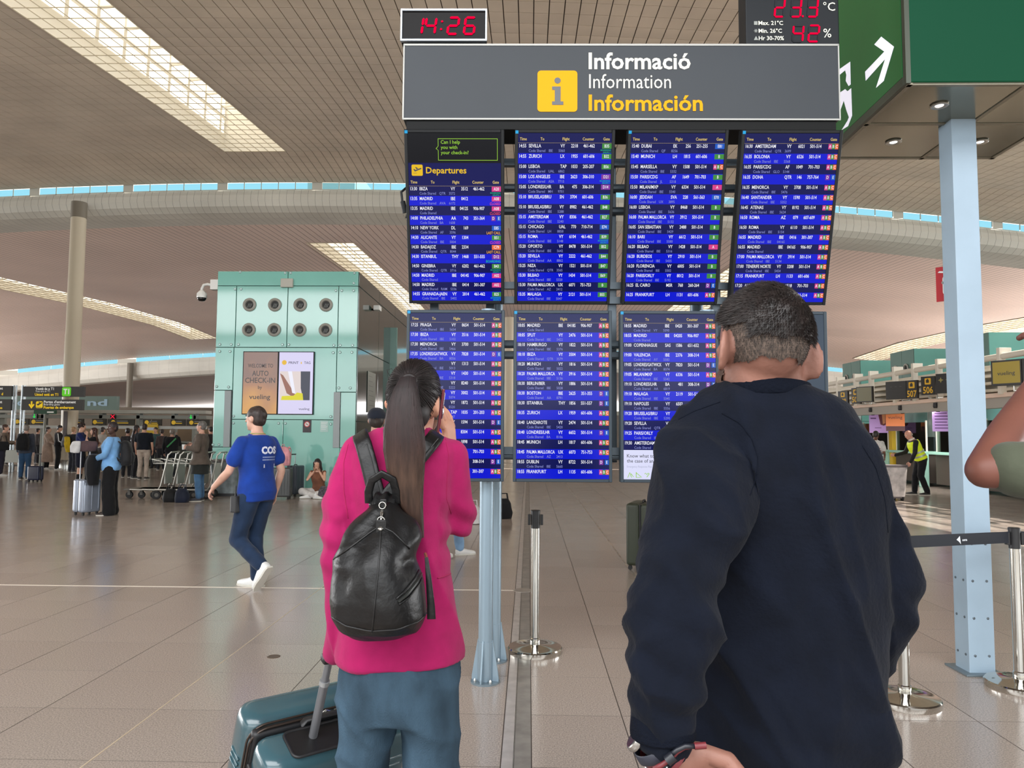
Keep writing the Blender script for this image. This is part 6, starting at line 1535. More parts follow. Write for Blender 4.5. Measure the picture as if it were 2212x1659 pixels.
B('long haired person in dark clothes left of the black polo man', 293, 23.9, -50, 1.72, 'f', (184, 136, 118), ('long', (36, 24, 24)), dict(c=(36, 30, 32), inf=.03, hem=.7, name='coat'), dict(c=(30, 30, 34)), (40, 40, 40), head=(-16, 10))
B('shorter dark haired person behind the woman in light blue', 276, 24.4, 20, 1.62, 'f', (170, 126, 108), ('bun', (30, 22, 22)), dict(c=(46, 42, 44)), dict(c=(34, 34, 38)), (40, 40, 40))
q, qi = B('grey haired person in a black jacket with a green sash at the gates', 372, 24.5, 20, 1.60, 'm', (190, 146, 126), ('short', (110, 100, 92)), dict(c=(24, 25, 28), inf=.05, fit=.03), dict(c=(34, 36, 40)), (40, 40, 40), width=1.12, arms={'R': ((.26, .10, 1.2), (.12, .2, 1.5), (-.2, .2, 1), (0, 1, 0))})
MB().tube([qi['ln'](V(.15, -.17, 1.42)) * qi['s'], qi['ln'](V(0, -.20, 1.25)) * qi['s'], qi['ln'](V(-.14, -.185, 1.1)) * qi['s']], 1, 6, flat=(.05, .012), up=(0, 1, 0)).build('green_sash', M('sash_green', (50, 130, 70), .6), q)
q, qi = B('person with a shoulder bag cut by the left picture edge', 6, 24.5, -60, 1.72, 'm', (200, 156, 134), ('short', (70, 46, 36)), dict(c=(110, 96, 84), inf=.03), dict(c=(40, 38, 50)), (200, 198, 196), lean=6, arms={'R': ((.24, .10, 1.15), (.18, .36, 1.16), (0, 1, 0), (0, 0, 1)), 'L': ((-.24, .06, 1.14), (-.16, .3, 1.1))})
w_ = to_world(q, V(.30, .06, 1.02)); t = thing('shoulder_bag', 'black shoulder bag at the left picture edge', 'bag', w_, math.radians(-60)); fuse(MB().loft([(V(0, 0, -.15), V(.06, 0, 0), V(0, .16, 0)), (V(0, 0, .0), V(.08, 0, 0), V(0, .17, 0)), (V(0, 0, .14), V(.05, 0, 0), V(0, .14, 0))], 16), 'bag_body', cloth((30, 30, 32)), t, .014, 3); MB().tube([V(0, -.1, .12), V(-.06, -.06, .32), V(-.06, .06, .32), V(0, .1, .12)], .012, 6).build('strap', cloth((30, 30, 32)), t)
for px, Y, fc, h, sx_, c1, c2, lab in ((22, 33, 20, 1.70, 'm', (96, 76, 66), (50, 48, 48), 'far person in brown beyond the left signs'), (82, 34, -30, 1.62, 'f', (70, 66, 66), (40, 40, 44), 'far person in grey between the sign posts and beige coat'),
                                   (336, 30, 180, 1.68, 'm', (60, 84, 84), (46, 46, 50), 'far gate attendant facing the queue right of the polo man'), (350, 29, 30, 1.60, 'f', (70, 60, 60), (40, 40, 44), 'far person in dull red left of the green sash'),
                                   (455, 27, 60, 1.70, 'm', (50, 46, 44), (40, 40, 44), 'far person half behind the brown coat man'), (222, 28, -20, 1.66, 'f', (170, 160, 150), (60, 60, 66), 'far person in a pale jacket behind the hugging pair')):
    B(lab, px, Y, fc, h, sx_, (196, 150, 128), ('short', (44, 36, 32)), dict(c=c1, inf=.03), dict(c=c2), features=(fc == 180))
# girl sitting on the floor by the booth
x, y = bypx(692, 17.6), 17.6
p8, i8 = person('dark haired person in a brown top sitting cross-legged against the booth', x, y, 176, 1.66, 'f', (206, 160, 136), ('long', (34, 24, 24)), dict(c=(116, 76, 58), sleeve=0, name='vest_top', low=True), None, None, sit=.78, lean=12, head=(0, 14),
    arms={'L': ((-.22, .24, .44), (-.06, .20, .66), (.35, .1, .6), (0, 1, 0)), 'R': ((.22, .24, .44), (.06, .20, .66), (-.35, .1, .6), (0, 1, 0))},
    legs={'L': ((-.34, .30, .16), (.10, .42, .07)), 'R': ((.34, .28, .16), (-.10, .50, .07))})
mb = MB()
for k in ('L', 'R'):
    hp, kn, an = i8['JL'][k]; mb.chain([hp, kn, an], [.105, .085, .065], 14)
mb.loft([(V(0, 0, .05), V(.18, 0, 0), V(0, .14, 0)), (V(0, 0, .22), V(.165, 0, 0), V(0, .13, 0))], 18); mb.v = [tuple(c * i8['s'] for c in p) for p in mb.v]
fuse(mb, 'trousers', cloth((206, 202, 198)), p8, .014, 4, disp=lambda c, n: .008 * vnoise(c, 18, 1))
for k, yaw in (('L', -1.2), ('R', 1.2)): shoe('shoe', WS, p8, i8['JL'][k][2] * i8['s'] + V(0, .02, .02), yaw, i8['s'])
t = thing('plaid_shawl', 'black and white plaid shawl on the lap of the sitting girl', 'shawl', (x + .26, y - .30, .14)); fuse(MB().loft([(V(0, 0, -.13), V(.24, 0, 0), V(0, .16, 0)), (V(0, 0, 0), V(.22, 0, 0), V(0, .15, 0)), (V(0, .02, .13), V(.14, 0, 0), V(0, .10, 0))], 20), 'cloth', cloth((70, 66, 72), 30, .5), t, .014, 3, disp=lambda c, n: .015 * vnoise(c, 20, 3))
MB().tube([(-.2, -.1, -.12), (0, -.17, -.12), (.2, -.1, -.12)], .012, 6).build('fringe', cloth((150, 146, 150)), t)
# luggage on the floor by the booth
xx, yy = at(607, 1078); suitcase('large charcoal suitcase by the booth, carrying the pink backpack', xx, yy, 6, (62, 64, 64), .46, .28, .66, rough=.4, stripes=6)
t = backpack('pink backpack standing on the charcoal suitcase', xx + .02, yy, .98, 4, (214, 150, 158), .18, .11, .22, straps=True)
xx, yy = at(637, 1072); suitcase('slate blue suitcase between the charcoal one and the sitting girl', xx, yy, 74, (66, 74, 86), 0.40, .26, .68, rough=.4, handle=.25, stripes=3)
t = thing('bin_cart', 'grey lined bin cart standing at the left of the booth', 'cart', (bypx(493, 17.8), 17.8, 0), .03)
mb = MB().loft([(V(0, 0, .06), V(.30, 0, 0), V(0, .22, 0)), (V(0, 0, .5), V(.33, 0, 0), V(0, .25, 0)), (V(0, 0, .82), V(.36, 0, 0), V(0, .27, 0))], 28, 5); mb.build('liner', M('liner_grey', (112, 120, 122), .3, noise=(6, .2), bump=(14, .6)), t, smooth=50)
MB().loft([(V(0, 0, .81), V(.375, 0, 0), V(0, .285, 0)), (V(0, 0, .87), V(.37, 0, 0), V(0, .28, 0))], 28, 5).build('rim', M('rim_grey', (96, 88, 88), .5), t, smooth=40)
MB().loft([(V(0, 0, 0), V(.32, 0, 0), V(0, .24, 0)), (V(0, 0, .07), V(.32, 0, 0), V(0, .24, 0))], 28, 5).build('base_frame', M('spot_black', (40, 40, 42), .5), t, smooth=40)
# bags by the brown coat man
def softbag(label, x, y, w, d, h, c, rz=0, cat='bag'):
    t = thing('travel_bag', label, cat, (x, y, 0), rz)
    fuse(MB().loft([(V(0, 0, .0), V(w * .9, 0, 0), V(0, d * .9, 0)), (V(0, 0, h * .3), V(w, 0, 0), V(0, d, 0)), (V(0, 0, h * .75), V(w * .85, 0, 0), V(0, d * .85, 0)), (V(0, 0, h), V(w * .5, 0, 0), V(0, d * .4, 0))], 20, 2.8), 'bag_body', cloth(c, rough=.6), t, .014, 4, disp=lambda q, n: .010 * vnoise(q, 16, x))
    for sg in (-1, 1): MB().tube([V(-w * .5, sg * d * .4, h * .8), V(-w * .35, sg * d * .25, h * 1.25), V(w * .35, sg * d * .25, h * 1.25), V(w * .5, sg * d * .4, h * .8)], .010, 6).build('handle', cloth(c, rough=.6), t, smooth=True)
    return t
xx, yy = at(368, 1084); softbag('black travel bag on the floor by the luggage carts', xx, yy, .16, .14, .28, (24, 24, 26))
xx, yy = at(393, 1085); softbag('navy travel bag on the floor beside the brown coat man', xx, yy, .15, .14, .30, (26, 32, 50))
xx, yy = at(1088, 1120); softbag('black handbag with a tall strap on the floor behind the stand', xx, yy, .16, .12, .36, (20, 20, 22), .2)
xx, yy = at(1024, 1132); softbag('white carrier bag on the floor behind the stand', xx, yy, .12, .10, .32, (190, 188, 186))
xx, yy = at(1392, 1226); suitcase('dark olive ribbed suitcase just left of the man in navy', xx, yy, 70, (48, 54, 40), .52, .32, .70, rough=.5, stripes=6)
# luggage carts
def cart(label, x, y, rz, group):
    t = thing('luggage_cart', label, 'luggage cart', (x, y, 0), rz, group)
    CH = M('cart_metal', (182, 180, 172), .3, .7); CD = M('cart_grey', (92, 88, 82), .5)
    for sg in (-1, 1):
        MB().tube([V(sg * .27, .25, .22), V(sg * .28, -.35, .20), V(sg * .28, -.42, .30), V(sg * .27, -.50, .70), V(sg * .26, -.56, 1.02)], .018, 8).build('side_tube', CH, t, smooth=60)
        w = MB().lathe([(0, -.025), (.085, -.025), (.095, -.012), (.095, .012), (.085, .025), (0, .025)], 20, (sg * .27, -.34, .095), 'x').build('wheel', M('rubber', (30, 30, 30), .7), t, smooth=40)
        MB().lathe([(0, -.028), (.045, -.028), (.045, .028), (0, .028)], 14, (sg * .27, -.34, .095), 'x').build('hub', CD, w)
    w = MB().lathe([(0, -.03), (.075, -.03), (.08, 0), (.075, .03), (0, .03)], 18, (0, .36, .08), 'x').build('wheel', M('rubber', (30, 30, 30), .7), t, smooth=40); MB().bb(-.04, .04, .33, .39, .08, .22).build('fork', CD, w)
    MB().bb(-.25, .25, -.36, .40, .20, .235).build('platform', CD, t, bevel=.008)
    MB().bb(-.24, .24, -.50, -.47, .34, .80).build('back_plate', M('cart_plate', (186, 188, 180), .4), t, bevel=.008)
    MB().tube([V(-.27, -.56, 1.0), V(-.27, -.62, 1.06), V(.27, -.62, 1.06), V(.27, -.56, 1.0)], .018, 8).build('push_bar', CH, t, smooth=60)
    MB().tube([V(-.25, -.44, .84), V(-.25, -.20, .90), V(.25, -.20, .90), V(.25, -.44, .84)], .010, 8).build('basket_rim', CH, t)
    mb = MB()
    for i in range(6): mb.tube([V(-.22 + .088 * i, -.46, .80), V(-.22 + .088 * i, -.22, .80), V(-.22 + .088 * i, -.20, .90)], .005, 5)
    mb.build('basket_wire', CH, t, kind='stuff')
    return t
for i, lab in enumerate(('luggage cart at the left end of the nested row', 'second luggage cart from the left in the nested row', 'third luggage cart from the left in the nested row', 'fourth luggage cart from the left in the nested row', 'luggage cart at the right end of the row by the brown coat')):
    xx, yy = at(286 + 27 * i, 1079); cart(lab, xx + .12, yy + .35, PI / 2 + .12, 'nested luggage carts')
xx, yy = at(25, 1018); cart('single luggage cart at far left beside the backpack man', xx, yy, .5, None)
# ---------------------------------------------------------------- the two people in front of the screens
from mathutils.bvhtree import BVHTree
def shift(mb, o): mb.v = [(p[0] - o[0], p[1] - o[1], p[2] - o[2]) for p in mb.v]; return mb
def sec(py, l, r, hd, Y):
    a, b = P(l, py, Y), P(r, py, Y); return ((a + b) / 2, (b - a) / 2, V(0, hd, 0))
def pch(mb, rows, n=16):
    return mb.chain([P(a, b, c) for a, b, c, r in rows], [q[3] for q in rows], n)
def bvh(obj): return BVHTree.FromPolygons([v.co for v in obj.data.vertices], [tuple(p.vertices) for p in obj.data.polygons])
def onto(bv, loc, px, py, off=.003):
    d = ray(px, py).normalized(); r = bv.ray_cast(EYE - loc, d)
    return (r[0] - d * off, r[1]) if r[0] is not None else (None, None)
def strands(mb, bv_pts, L, rad, lean, jit, rnd):
    """short tapering hairs: list of (point, normal)"""
    for p, n in bv_pts:
        d = (n * rnd.uniform(.35, .8) + lean(p) + V(rnd.uniform(-jit, jit), rnd.uniform(-jit, jit), rnd.uniform(-jit, jit))).normalized()
        u = d.cross(V(.3, .5, .8)).normalized(); w = d.cross(u); l = L * rnd.uniform(.6, 1.2)
        a = [p + u * rad, p - u * rad * .5 + w * rad * .87, p - u * rad * .5 - w * rad * .87]
        m_ = [q + d * l * .55 for q in a]; m_ = [(q - (p + d * l * .55)) * .7 + p + d * l * .55 for q in m_]
        k = len(mb.v); mb.v += [tuple(q) for q in a + m_ + [p + d * l + lean(p) * l * .25]]
        fs = [(0, 1, 4, 3), (1, 2, 5, 4), (2, 0, 3, 5), (3, 4, 6), (4, 5, 6), (5, 3, 6)]
        mb.f += [tuple(i + k for i in f) for f in fs]; mb.m += [0] * 6
def scatter(me, n, rnd, ok):
    tris = []; acc = 0; cum = []
    for p in me.polygons:
        acc += p.area; cum.append(acc)
    import bisect
    out = []
    while len(out) < n:
        p = me.polygons[min(bisect.bisect(cum, rnd.random() * acc), len(cum) - 1)]
        vs = [me.vertices[i].co for i in p.vertices]
        w = [rnd.random() for _ in vs]; s_ = sum(w); c = V(0, 0, 0)
        for q, k in zip(vs, w): c += q * (k / s_)
        if ok(c): out.append((c, p.normal.copy()))
        else:
            n -= 0.2
    return out
def folds(co, sc, amp, seed, p=2.0):
    a = np.abs(vnoise(co, sc, seed)); return amp * (1 - a) ** p

# ================= man in the dark navy sweater
MY = 1.50
m0 = V(P(1690, 1500, MY).x, MY, 0)
MAN = thing('person', 'person with short dark hair in a navy sweater seen from behind, hands low', 'person', m0)
msk = M('skin_man', (134, 94, 81), .5, noise=(14, .06), bump=(90, .12), spec=.35)
hc = P(1648, 738, 1.44)
Rh = Matrix.Rotation(math.radians(13), 3, 'Z') @ Matrix.Rotation(math.radians(4), 3, 'Y') @ Matrix.Rotation(math.radians(-6), 3, 'X')
def hm_(x, y, z): return hc + Rh @ V(x, y, z)
body = MB(); ex = MB()
body.ell(hm_(0, 0, .008), (.0765, .097, .094), 24, 16, Rh); body.ell(hm_(0, .03, -.062), (.066, .07, .074), 20, 12, Rh); body.cap(hm_(0, .088, .0), hm_(0, .116, -.034), .010, .015, 10)
body.cap(hm_(0, .075, -.105), hm_(0, .09, -.108), .03, .022, 10)
body.loft([(P(1648, 905, 1.50), V(.085, 0, 0), V(0, .075, 0)), (P(1648, 850, 1.485), V(.079, 0, 0), V(0, .070, 0)), (P(1650, 800, 1.475), V(.0755, 0, 0), V(0, .070, 0)), (P(1652, 755, 1.465), V(.072, 0, 0), V(0, .07, 0))], 24, 2.1)
for sg in (-1, 1):
    Re = Rh @ Matrix.Rotation(sg * .55, 3, 'Z') @ Matrix.Rotation(sg * -.12, 3, 'Y')
    c = hm_(sg * .090, -.010, -.030)
    pts = [c + Re @ V(0, .024 * math.cos(a) - .004, .036 * math.sin(a) * (1 - .18 * math.cos(a))) for a in [2 * PI * i / 18 for i in range(18)]]
    body.tube(pts, .0058, 8, closed=True); body.ell(c + Re @ V(-sg * .004, -.002, 0), (.0085, .025, .036), 14, 10, Re); body.ell(c + Re @ V(0, .004, -.030), (.007, .011, .011), 10, 8, Re); body.cap(c, hm_(sg * .07, .012, -.03), .014, .02, 8)
TS = [(870, 1520, 1790, .09, 1.48), (940, 1470, 1850, .11, 1.5), (1040, 1480, 1885, .125, 1.5), (1220, 1510, 1895, .13, 1.5), (1420, 1515, 1875, .13, 1.5), (1560, 1505, 1880, .14, 1.5), (1700, 1510, 1880, .14, 1.5), (1790, 1530, 1860, .13, 1.5)]
body.loft([sec(*q) for q in TS], 24, 2.4)
LA = [(1522, 966, 1.46, .072), (1510, 1020, 1.42, .086), (1508, 1080, 1.38, .092), (1477, 1174, 1.34, .078), (1461, 1262, 1.30, .069), (1457, 1345, 1.27, .066), (1442, 1436, 1.25, .060), (1430, 1500, 1.24, .052), (1430, 1545, 1.24, .047), (1432, 1570, 1.24, .043)]
RA = [(1822, 985, 1.50, .058), (1848, 1060, 1.50, .055), (1876, 1150, 1.50, .055), (1908, 1262, 1.50, .056), (1904, 1330, 1.52, .055), (1876, 1402, 1.56, .054), (1850, 1462, 1.60, .049), (1800, 1510, 1.64, .043)]
pch(body, [(a, b, c, r - .014) for a, b, c, r in LA]); pch(body, [(a, b, c, r - .014) for a, b, c, r in RA])
wr = P(1440, 1608, 1.24); body.cap(P(1432, 1560, 1.24), wr, .032, .030, 14)
body.cap(wr, P(1474, 1640, 1.245), .031, .033, 14)
hand(body, ex, P(1456, 1618, 1.245), V(.62, .10, -.74), V(.75, -.25, .6), 1.12, .55, side=1, r=1.15)
hand(body, ex, P(1800, 1512, 1.64), V(-.9, .1, -.35), V(0, .1, 1), 1.05, .4, side=-1)
hipz = .92
for sg in (-1, 1): body.chain([m0 + V(sg * .095, 0, .92), m0 + V(sg * .10, .01, .50), m0 + V(sg * .11, -.02, .09)], [.09, .058, .04], 14)
for q in (body, ex): shift(q, m0)
fuse(body, 'body', msk, MAN, .0065, 5, .5, extra=ex)
# sweater
NAVYC = M('sweater_navy', (14, 18, 28), .92, noise=(16, .12), bump=(120, .22), spec=.1, sheen=.03)
sw = MB()
SWS = [(842, 1564, 1738, .078, 1.48), (860, 1532, 1770, .09, 1.485), (888, 1488, 1812, .105, 1.49), (920, 1458, 1832, .12, 1.5), (970, 1450, 1862, .133, 1.5), (1040, 1462, 1880, .142, 1.5), (1120, 1478, 1892, .146, 1.5), (1220, 1490, 1898, .146, 1.5), (1320, 1495, 1901, .147, 1.5), (1420, 1496, 1893, .15, 1.5), (1490, 1492, 1878, .156, 1.5), (1535, 1490, 1892, .162, 1.5), (1580, 1494, 1898, .16, 1.5), (1660, 1500, 1892, .158, 1.5), (1730, 1505, 1888, .155, 1.5)]
sw.loft([sec(*q) for q in SWS], 40, 2.35)
pch(sw, LA); pch(sw, RA); shift(sw, m0)
_a = [np.array(P(a, b, c) - m0) for a, b, c, r in LA]
def swdisp(c, n):
    p = c.copy(); d = np.zeros(len(c))
    # long diagonal drags on the back, bunched creases on the sleeves
    q = np.stack([c[:, 0] * 2.2 + c[:, 2] * .9, c[:, 1] * 1.2, c[:, 2] * .55 - c[:, 0] * .5], 1)
    d += folds(q, 7.0, .022, 1.3, 3) - .005 + folds(q, 15.0, .008, 5.1, 3)
    wl = P(1545, 1300, 1.4).x - m0.x
    arm = 1 / (1 + np.exp((c[:, 0] - wl) * 60)) * (1 / (1 + np.exp((c[:, 2] - 1.32) * 18)))
    armr = 1 / (1 + np.exp(-(c[:, 0] - (P(1905, 1300, 1.5).x - m0.x)) * 70)) * (1 / (1 + np.exp((c[:, 2] - 1.36) * 18)))
    z = c[:, 2] + .35 * c[:, 0] + .012 * np.sin(c[:, 1] * 30)
    cr = np.sin(z * 62 + 2.0 * vnoise(c, 6, 2)) * (.5 + .5 * vnoise(c, 9, 7))
    d += (arm + .5 * armr) * (cr * .0065 + .004 * np.sin(z * 104 + 3 * vnoise(c, 9, 6)) + folds(c, 19, .012, 4, 3) - .003)
    hemw = np.exp(-((c[:, 2] - .92) / .09) ** 2)
    d += hemw * .010 * np.sin(c[:, 2] * 55 + c[:, 0] * 22 + vnoise(c, 6, 1) * 2)
    return d
SWT = fuse(sw, 'sweater', NAVYC, MAN, .0065, 5, .5, disp=swdisp)
# neck rib, shoulder and armhole seams, cuff
bv = bvh(SWT)
nb = [(1562 + 176 * i / 22, 848 - 17 * math.sin(PI * i / 22)) for i in range(23)]
ringc = P(1650, 846, 1.47)
MB().tube([ringc - m0 + V(.083 * math.cos(a), .075 * math.sin(a), .013 - .012 * math.cos(a) ** 2 + .006 * math.sin(a)) for a in [2 * PI * i / 40 for i in range(40)]], 1, 10, closed=True, flat=(.012, .030), up=(0, .2, 1)).build('neck_rib', M('rib_navy', (13, 17, 27), .95, bump=(160, .4), spec=.1), MAN, smooth=True)
def seam(name, pix, r=.0011, off=.0003, mat=None):
    pts = [onto(bv, m0, a, b, off)[0] for a, b in pix]; pts = [q for q in pts if q is not None]
    if len(pts) > 1: MB().tube(pts, r, 6).build(name, mat or M('rib_navy', (13, 17, 27), .95), MAN, smooth=True)
def interp(pix, n=18):
    xs = np.linspace(0, len(pix) - 1, n); k = np.arange(len(pix)); return list(zip(np.interp(xs, k, [p[0] for p in pix]), np.interp(xs, k, [p[1] for p in pix])))
seam('shoulder_seam', interp([(1556, 868), (1500, 888), (1466, 906)]))
seam('armhole_seam', interp([(1560, 893), (1600, 915), (1625, 950), (1637, 990), (1634, 1030), (1620, 1070)]))
seam('armhole_seam', interp([(1862, 962), (1892, 1010), (1912, 1080), (1918, 1150)]))
cf = P(1431, 1566, 1.24) - m0; cax = (P(1440, 1608, 1.24) - P(1426, 1540, 1.24)).normalized()
u_ = cax.cross(V(0, 1, 0)).normalized(); w__ = cax.cross(u_)
MB().tube([cf + (u_ * math.cos(a) + w__ * math.sin(a)) * .046 + cax * .008 * math.cos(a) for a in [2 * PI * i / 30 for i in range(30)]], 1, 10, closed=True, flat=(.010, .036), up=tuple(cax)).build('cuff', M('rib_navy', (13, 17, 27), .95), MAN, smooth=True)
tr = MB(); tr.loft([(m0 + V(0, 0, .78), V(.165, 0, 0), V(0, .135, 0)), (m0 + V(0, 0, .95), V(.172, 0, 0), V(0, .135, 0))], 24, 2.4)
for sg in (-1, 1): tr.chain([m0 + V(sg * .092, 0, .86), m0 + V(sg * .10, .01, .50), m0 + V(sg * .11, -.02, .10)], [.098, .078, .062], 16)
fuse(shift(tr, m0), 'trousers', cloth((52, 56, 66)), MAN, .012, 4, disp=lambda c, n: .006 * vnoise(c, 18, 5))
for sg in (-1, 1): shoe('shoe', M('shoe_dark', (44, 42, 42), .6), MAN, V(sg * .11, -.02, .085), -sg * .12, 1.06)
# hair: dark crown, clipped fade, bristles
rnd = random.Random(3)
HD = M('hair_black_brown', (34, 27, 25), .42, noise=(60, .3), spec=.5); HF = M('hair_fade', (76, 65, 58), .7, noise=(220, .45), stretch=(1, 1, .35))
hb = MB(); hb.ell(hm_(0, -.004, .014), (.0845, .104, .0985), 30, 20, Rh)
def hloc(c): return Rh.transposed() @ (Vector(c) + m0 - hc)
def kdark(c):
    q = hloc(c); low = -.016 + .05 * max(0, q.y + .01) / .1 + .004 * math.sin(q.x * 90)
    if q.y > .0: low = -.012 + q.y * .55
    if abs(q.x) > .068 and q.y > -.06: low = max(low, .016)
    if q.y > .0: low = max(low, .02 + q.y * .5)
    return q.z > low and not (q.y > .055 and q.z < .05)
HAIR = fuse(shift(hb, m0), 'hair', HD, MAN, .005, 2, .5, keep=kdark, disp=lambda c, n: .002 * vnoise(c, 60, 3))
cen = hc - m0
def lean_hair(p):
    q = hloc(p); wv = V(.045, -.075, .06)                        # whorl at upper right of the crown
    d = (q - wv); d.z -= .02; return (Rh @ d).normalized() * .9 + V(0, 0, -.25)
sb = MB(); strands(sb, scatter(HAIR.data, 9000, rnd, lambda c: True), .0105, .0005, lean_hair, .18, rnd)
sb.build('hair_bristles', HD, HAIR, clean=False, kind='stuff')
fb = MB(); fb.ell(hm_(0, -.003, .008), (.0782, .0990, .0955), 30, 20, Rh)
def kfade(c):
    q = hloc(c); low = -.052 + .25 * max(0, abs(q.x) - .052) + .003 * math.sin(q.x * 130) + .002 * math.sin(q.x * 300 + 1)
    return low < q.z < (.045 if abs(q.x) > .045 else .004) and q.y < .02
FADE = fuse(shift(fb, m0), 'hair_fade', HF, MAN, .004, 1, .3, keep=kfade)
sb = MB(); strands(sb, scatter(FADE.data, 5500, rnd, lambda c: True),   .0034, .00026, lambda p: V(0, 0, -.8), .3, rnd)
sb.build('fade_bristles', M('bristle_fade', (52, 43, 38), .6), FADE, clean=False, kind='stuff')
bd = MB(); bd.ell(hm_(-.012, .045, -.075), (.060, .058, .052), 18, 12, Rh)
fuse(shift(bd, m0), 'beard', M('beard_dark', (70, 50, 42), .8, noise=(150, .3)), MAN, .006, 2, keep=lambda c: hloc(c).y > .028 and hloc(c).z < -.03)
for sg in (-1, 1):
    e = MB().ell(hm_(sg * .032, .086, .0) - m0, (.013, .010, .009), 12, 8, Rh).build('eye', M('eye_white', (225, 222, 215), .3), MAN, smooth=True); MB().ell(hm_(sg * .032, .095, .0) - m0, (.006, .003, .006), 10, 6, Rh).build('iris', M('iris_dark', (40, 28, 22), .2), e, smooth=True)
    MB().tube([hm_(sg * .016, .095, .022) - m0, hm_(sg * .033, .094, .028) - m0, hm_(sg * .05, .084, .022) - m0], .004, 6).build('brow', HD, MAN)
MB().ell(hm_(0, .098, -.066) - m0, (.025, .009, .007), 12, 8, Rh).build('mouth', M('lips_206', (160, 90, 80), .4), MAN, smooth=True)
# watch and wristbands
def band(mb, c, ax, r, w, th, n=36, sq=1.0):
    u = ax.cross(V(0, 1, 0)).normalized(); v = ax.cross(u)
    return mb.tube([c + (u * math.cos(a) * r + v * math.sin(a) * r * sq) for a in [2 * PI * i / n for i in range(n)]], 1, 8, closed=True, flat=(th, w), up=tuple(ax))
ax = (P(1476, 1645, 1.245) - P(1430, 1600, 1.24)).normalized(); u = ax.cross(V(0, 1, 0)).normalized(); v = ax.cross(u)
wc = P(1419, 1613, 1.24)
t = thing('wristwatch', 'steel watch on a dark strap at the wrist of the man in navy', 'watch', wc)
band(MB(), V(0, 0, 0), V(.5, 0, -.87).normalized(), .036, .018, .004).build('strap', M('strap_dark', (38, 40, 52), .5), t, smooth=60)
dl = P(1374, 1600, 1.235) - wc; Rw = Matrix.Rotation(-.95, 3, 'Y')
mb = MB(); mb.lathe([(0, -.005), (.017, -.005), (.019, 0), (.017, .006), (.015, .007), (0, .007)], 26); mb.v = [tuple(Rw @ Vector(p) + dl) for p in mb.v]; mb.build('case', M('watch_steel', (170, 168, 164), .2, .9), t, smooth=40)
mb = MB(); mb.lathe([(0, .0072), (.0145, .0072), (.0145, .0078), (0, .0078)], 26); mb.v = [tuple(Rw @ Vector(p) + dl) for p in mb.v]; mb.build('dial', M('watch_dial', (40, 42, 50), .15), t)
def bracelet(label, off, r, w, th, mat, extra=None):
    c = P(1432 + off * ax.x * 1290, 1622 - off * ax.z * 1290 * 1.0, 1.24)
    t = thing('bracelet', label, 'bracelet', c); band(MB(), V(0, 0, 0), ax, r, w, th).build('band', mat, t, smooth=60); return t
MAR = M('leather_maroon', (104, 34, 40), .5); DKB = M('bead_dark', (26, 28, 36), .4)
bracelet('upper maroon leather wristband of the man in navy', -.012, .0345, .010, .005, MAR)
t = bracelet('dark studded wristband between the maroon ones', .000, .0345, .012, .0055, DKB)
mb = MB()
for i in range(30):
    a = 2 * PI * i / 30
    for s_ in (-1, 1): mb.ell(u * math.cos(a + .1 * s_) * .0375 + v * math.sin(a + .1 * s_) * .0375 + ax * .003 * s_, (.0017,) * 3, 6, 4)
mb.build('studs', M('stud_silver', (206, 208, 210), .25, .8), t, kind='stuff')
t = bracelet('lower maroon cord wristband with a dark slider and loose end', .013, .035, .010, .006, MAR)
c = Vector(t.location)
MB().tube([P(a, b, 1.195) - c for a, b in ((1412, 1662), (1430, 1652), (1448, 1640), (1462, 1624), (1478, 1614), (1500, 1611))], .0042, 8).build('cord', MAR, t, smooth=True)
MB().tube([P(a, b, 1.19) - c for a, b in ((1447, 1632), (1462, 1620), (1480, 1612), (1502, 1612))], .0042, 8).build('cord', DKB, t, smooth=True)
MB().tube([P(1500, 1612, 1.19) - c, P(1525, 1610, 1.19) - c], .0052, 10).build('cord_tip', MAR, t, smooth=40)
MB().tube([P(1440, 1644, 1.19) - c, P(1455, 1632, 1.19) - c], .0085, 10).build('slider', DKB, t, smooth=40)

# ================= woman in the pink jacket
WY = 2.10
w0 = V(-.37, WY, 0)
WOM = thing('person', 'person with a long ponytail in a bright pink jacket and jeans, phone at the ear', 'person', w0)
wsk = M('skin_woman', (190, 138, 114), .5, noise=(14, .05), spec=.35)
hc = P(895, 866, 2.08); Rh = Matrix.Rotation(math.radians(-12), 3, 'Z') @ Matrix.Rotation(math.radians(5), 3, 'Y')
body = MB(); ex = MB()
body.ell(hm_(0, 0, .012), (.068, .088, .092), 22, 14, Rh); body.ell(hm_(0, .026, -.05), (.052, .060, .068), 18, 12, Rh); body.cap(hm_(0, .080, .0), hm_(0, .102, -.028), .008, .012, 8); body.cap(hm_(0, .066, -.092), hm_(0, .078, -.095), .022, .016, 8)
body.cap(P(884, 948, 2.1), hm_(0, -.012, -.06), .050, .044, 16)
for sg in (-1, 1):
    Re = Rh @ Matrix.Rotation(sg * .5, 3, 'Z'); c = hm_(sg * .071, -.002, -.012)
    body.tube([c + Re @ V(0, .017 * math.cos(a), .028 * math.sin(a)) for a in [2 * PI * i / 14 for i in range(14)]], .005, 8, closed=True); body.ell(c, (.005, .015, .024), 10, 8, Re)
JS = [(926, 834, 930, .052, 2.10), (940, 802, 955, .068, 2.10), (952, 768, 978, .082, 2.1), (978, 755, 990, .10, 2.1), (1030, 758, 984, .115, 2.1), (1100, 764, 974, .116, 2.1), (1180, 763, 970, .112, 2.1), (1260, 752, 979, .118, 2.1), (1340, 739, 989, .126, 2.1), (1400, 733, 996, .130, 2.1), (1424, 733, 996, .130, 2.1)]
body.loft([(c, a * .9, b * .9) for c, a, b in [sec(*q) for q in JS]] + [sec(1540, 760, 965, .10, 2.1)], 22, 2.3)
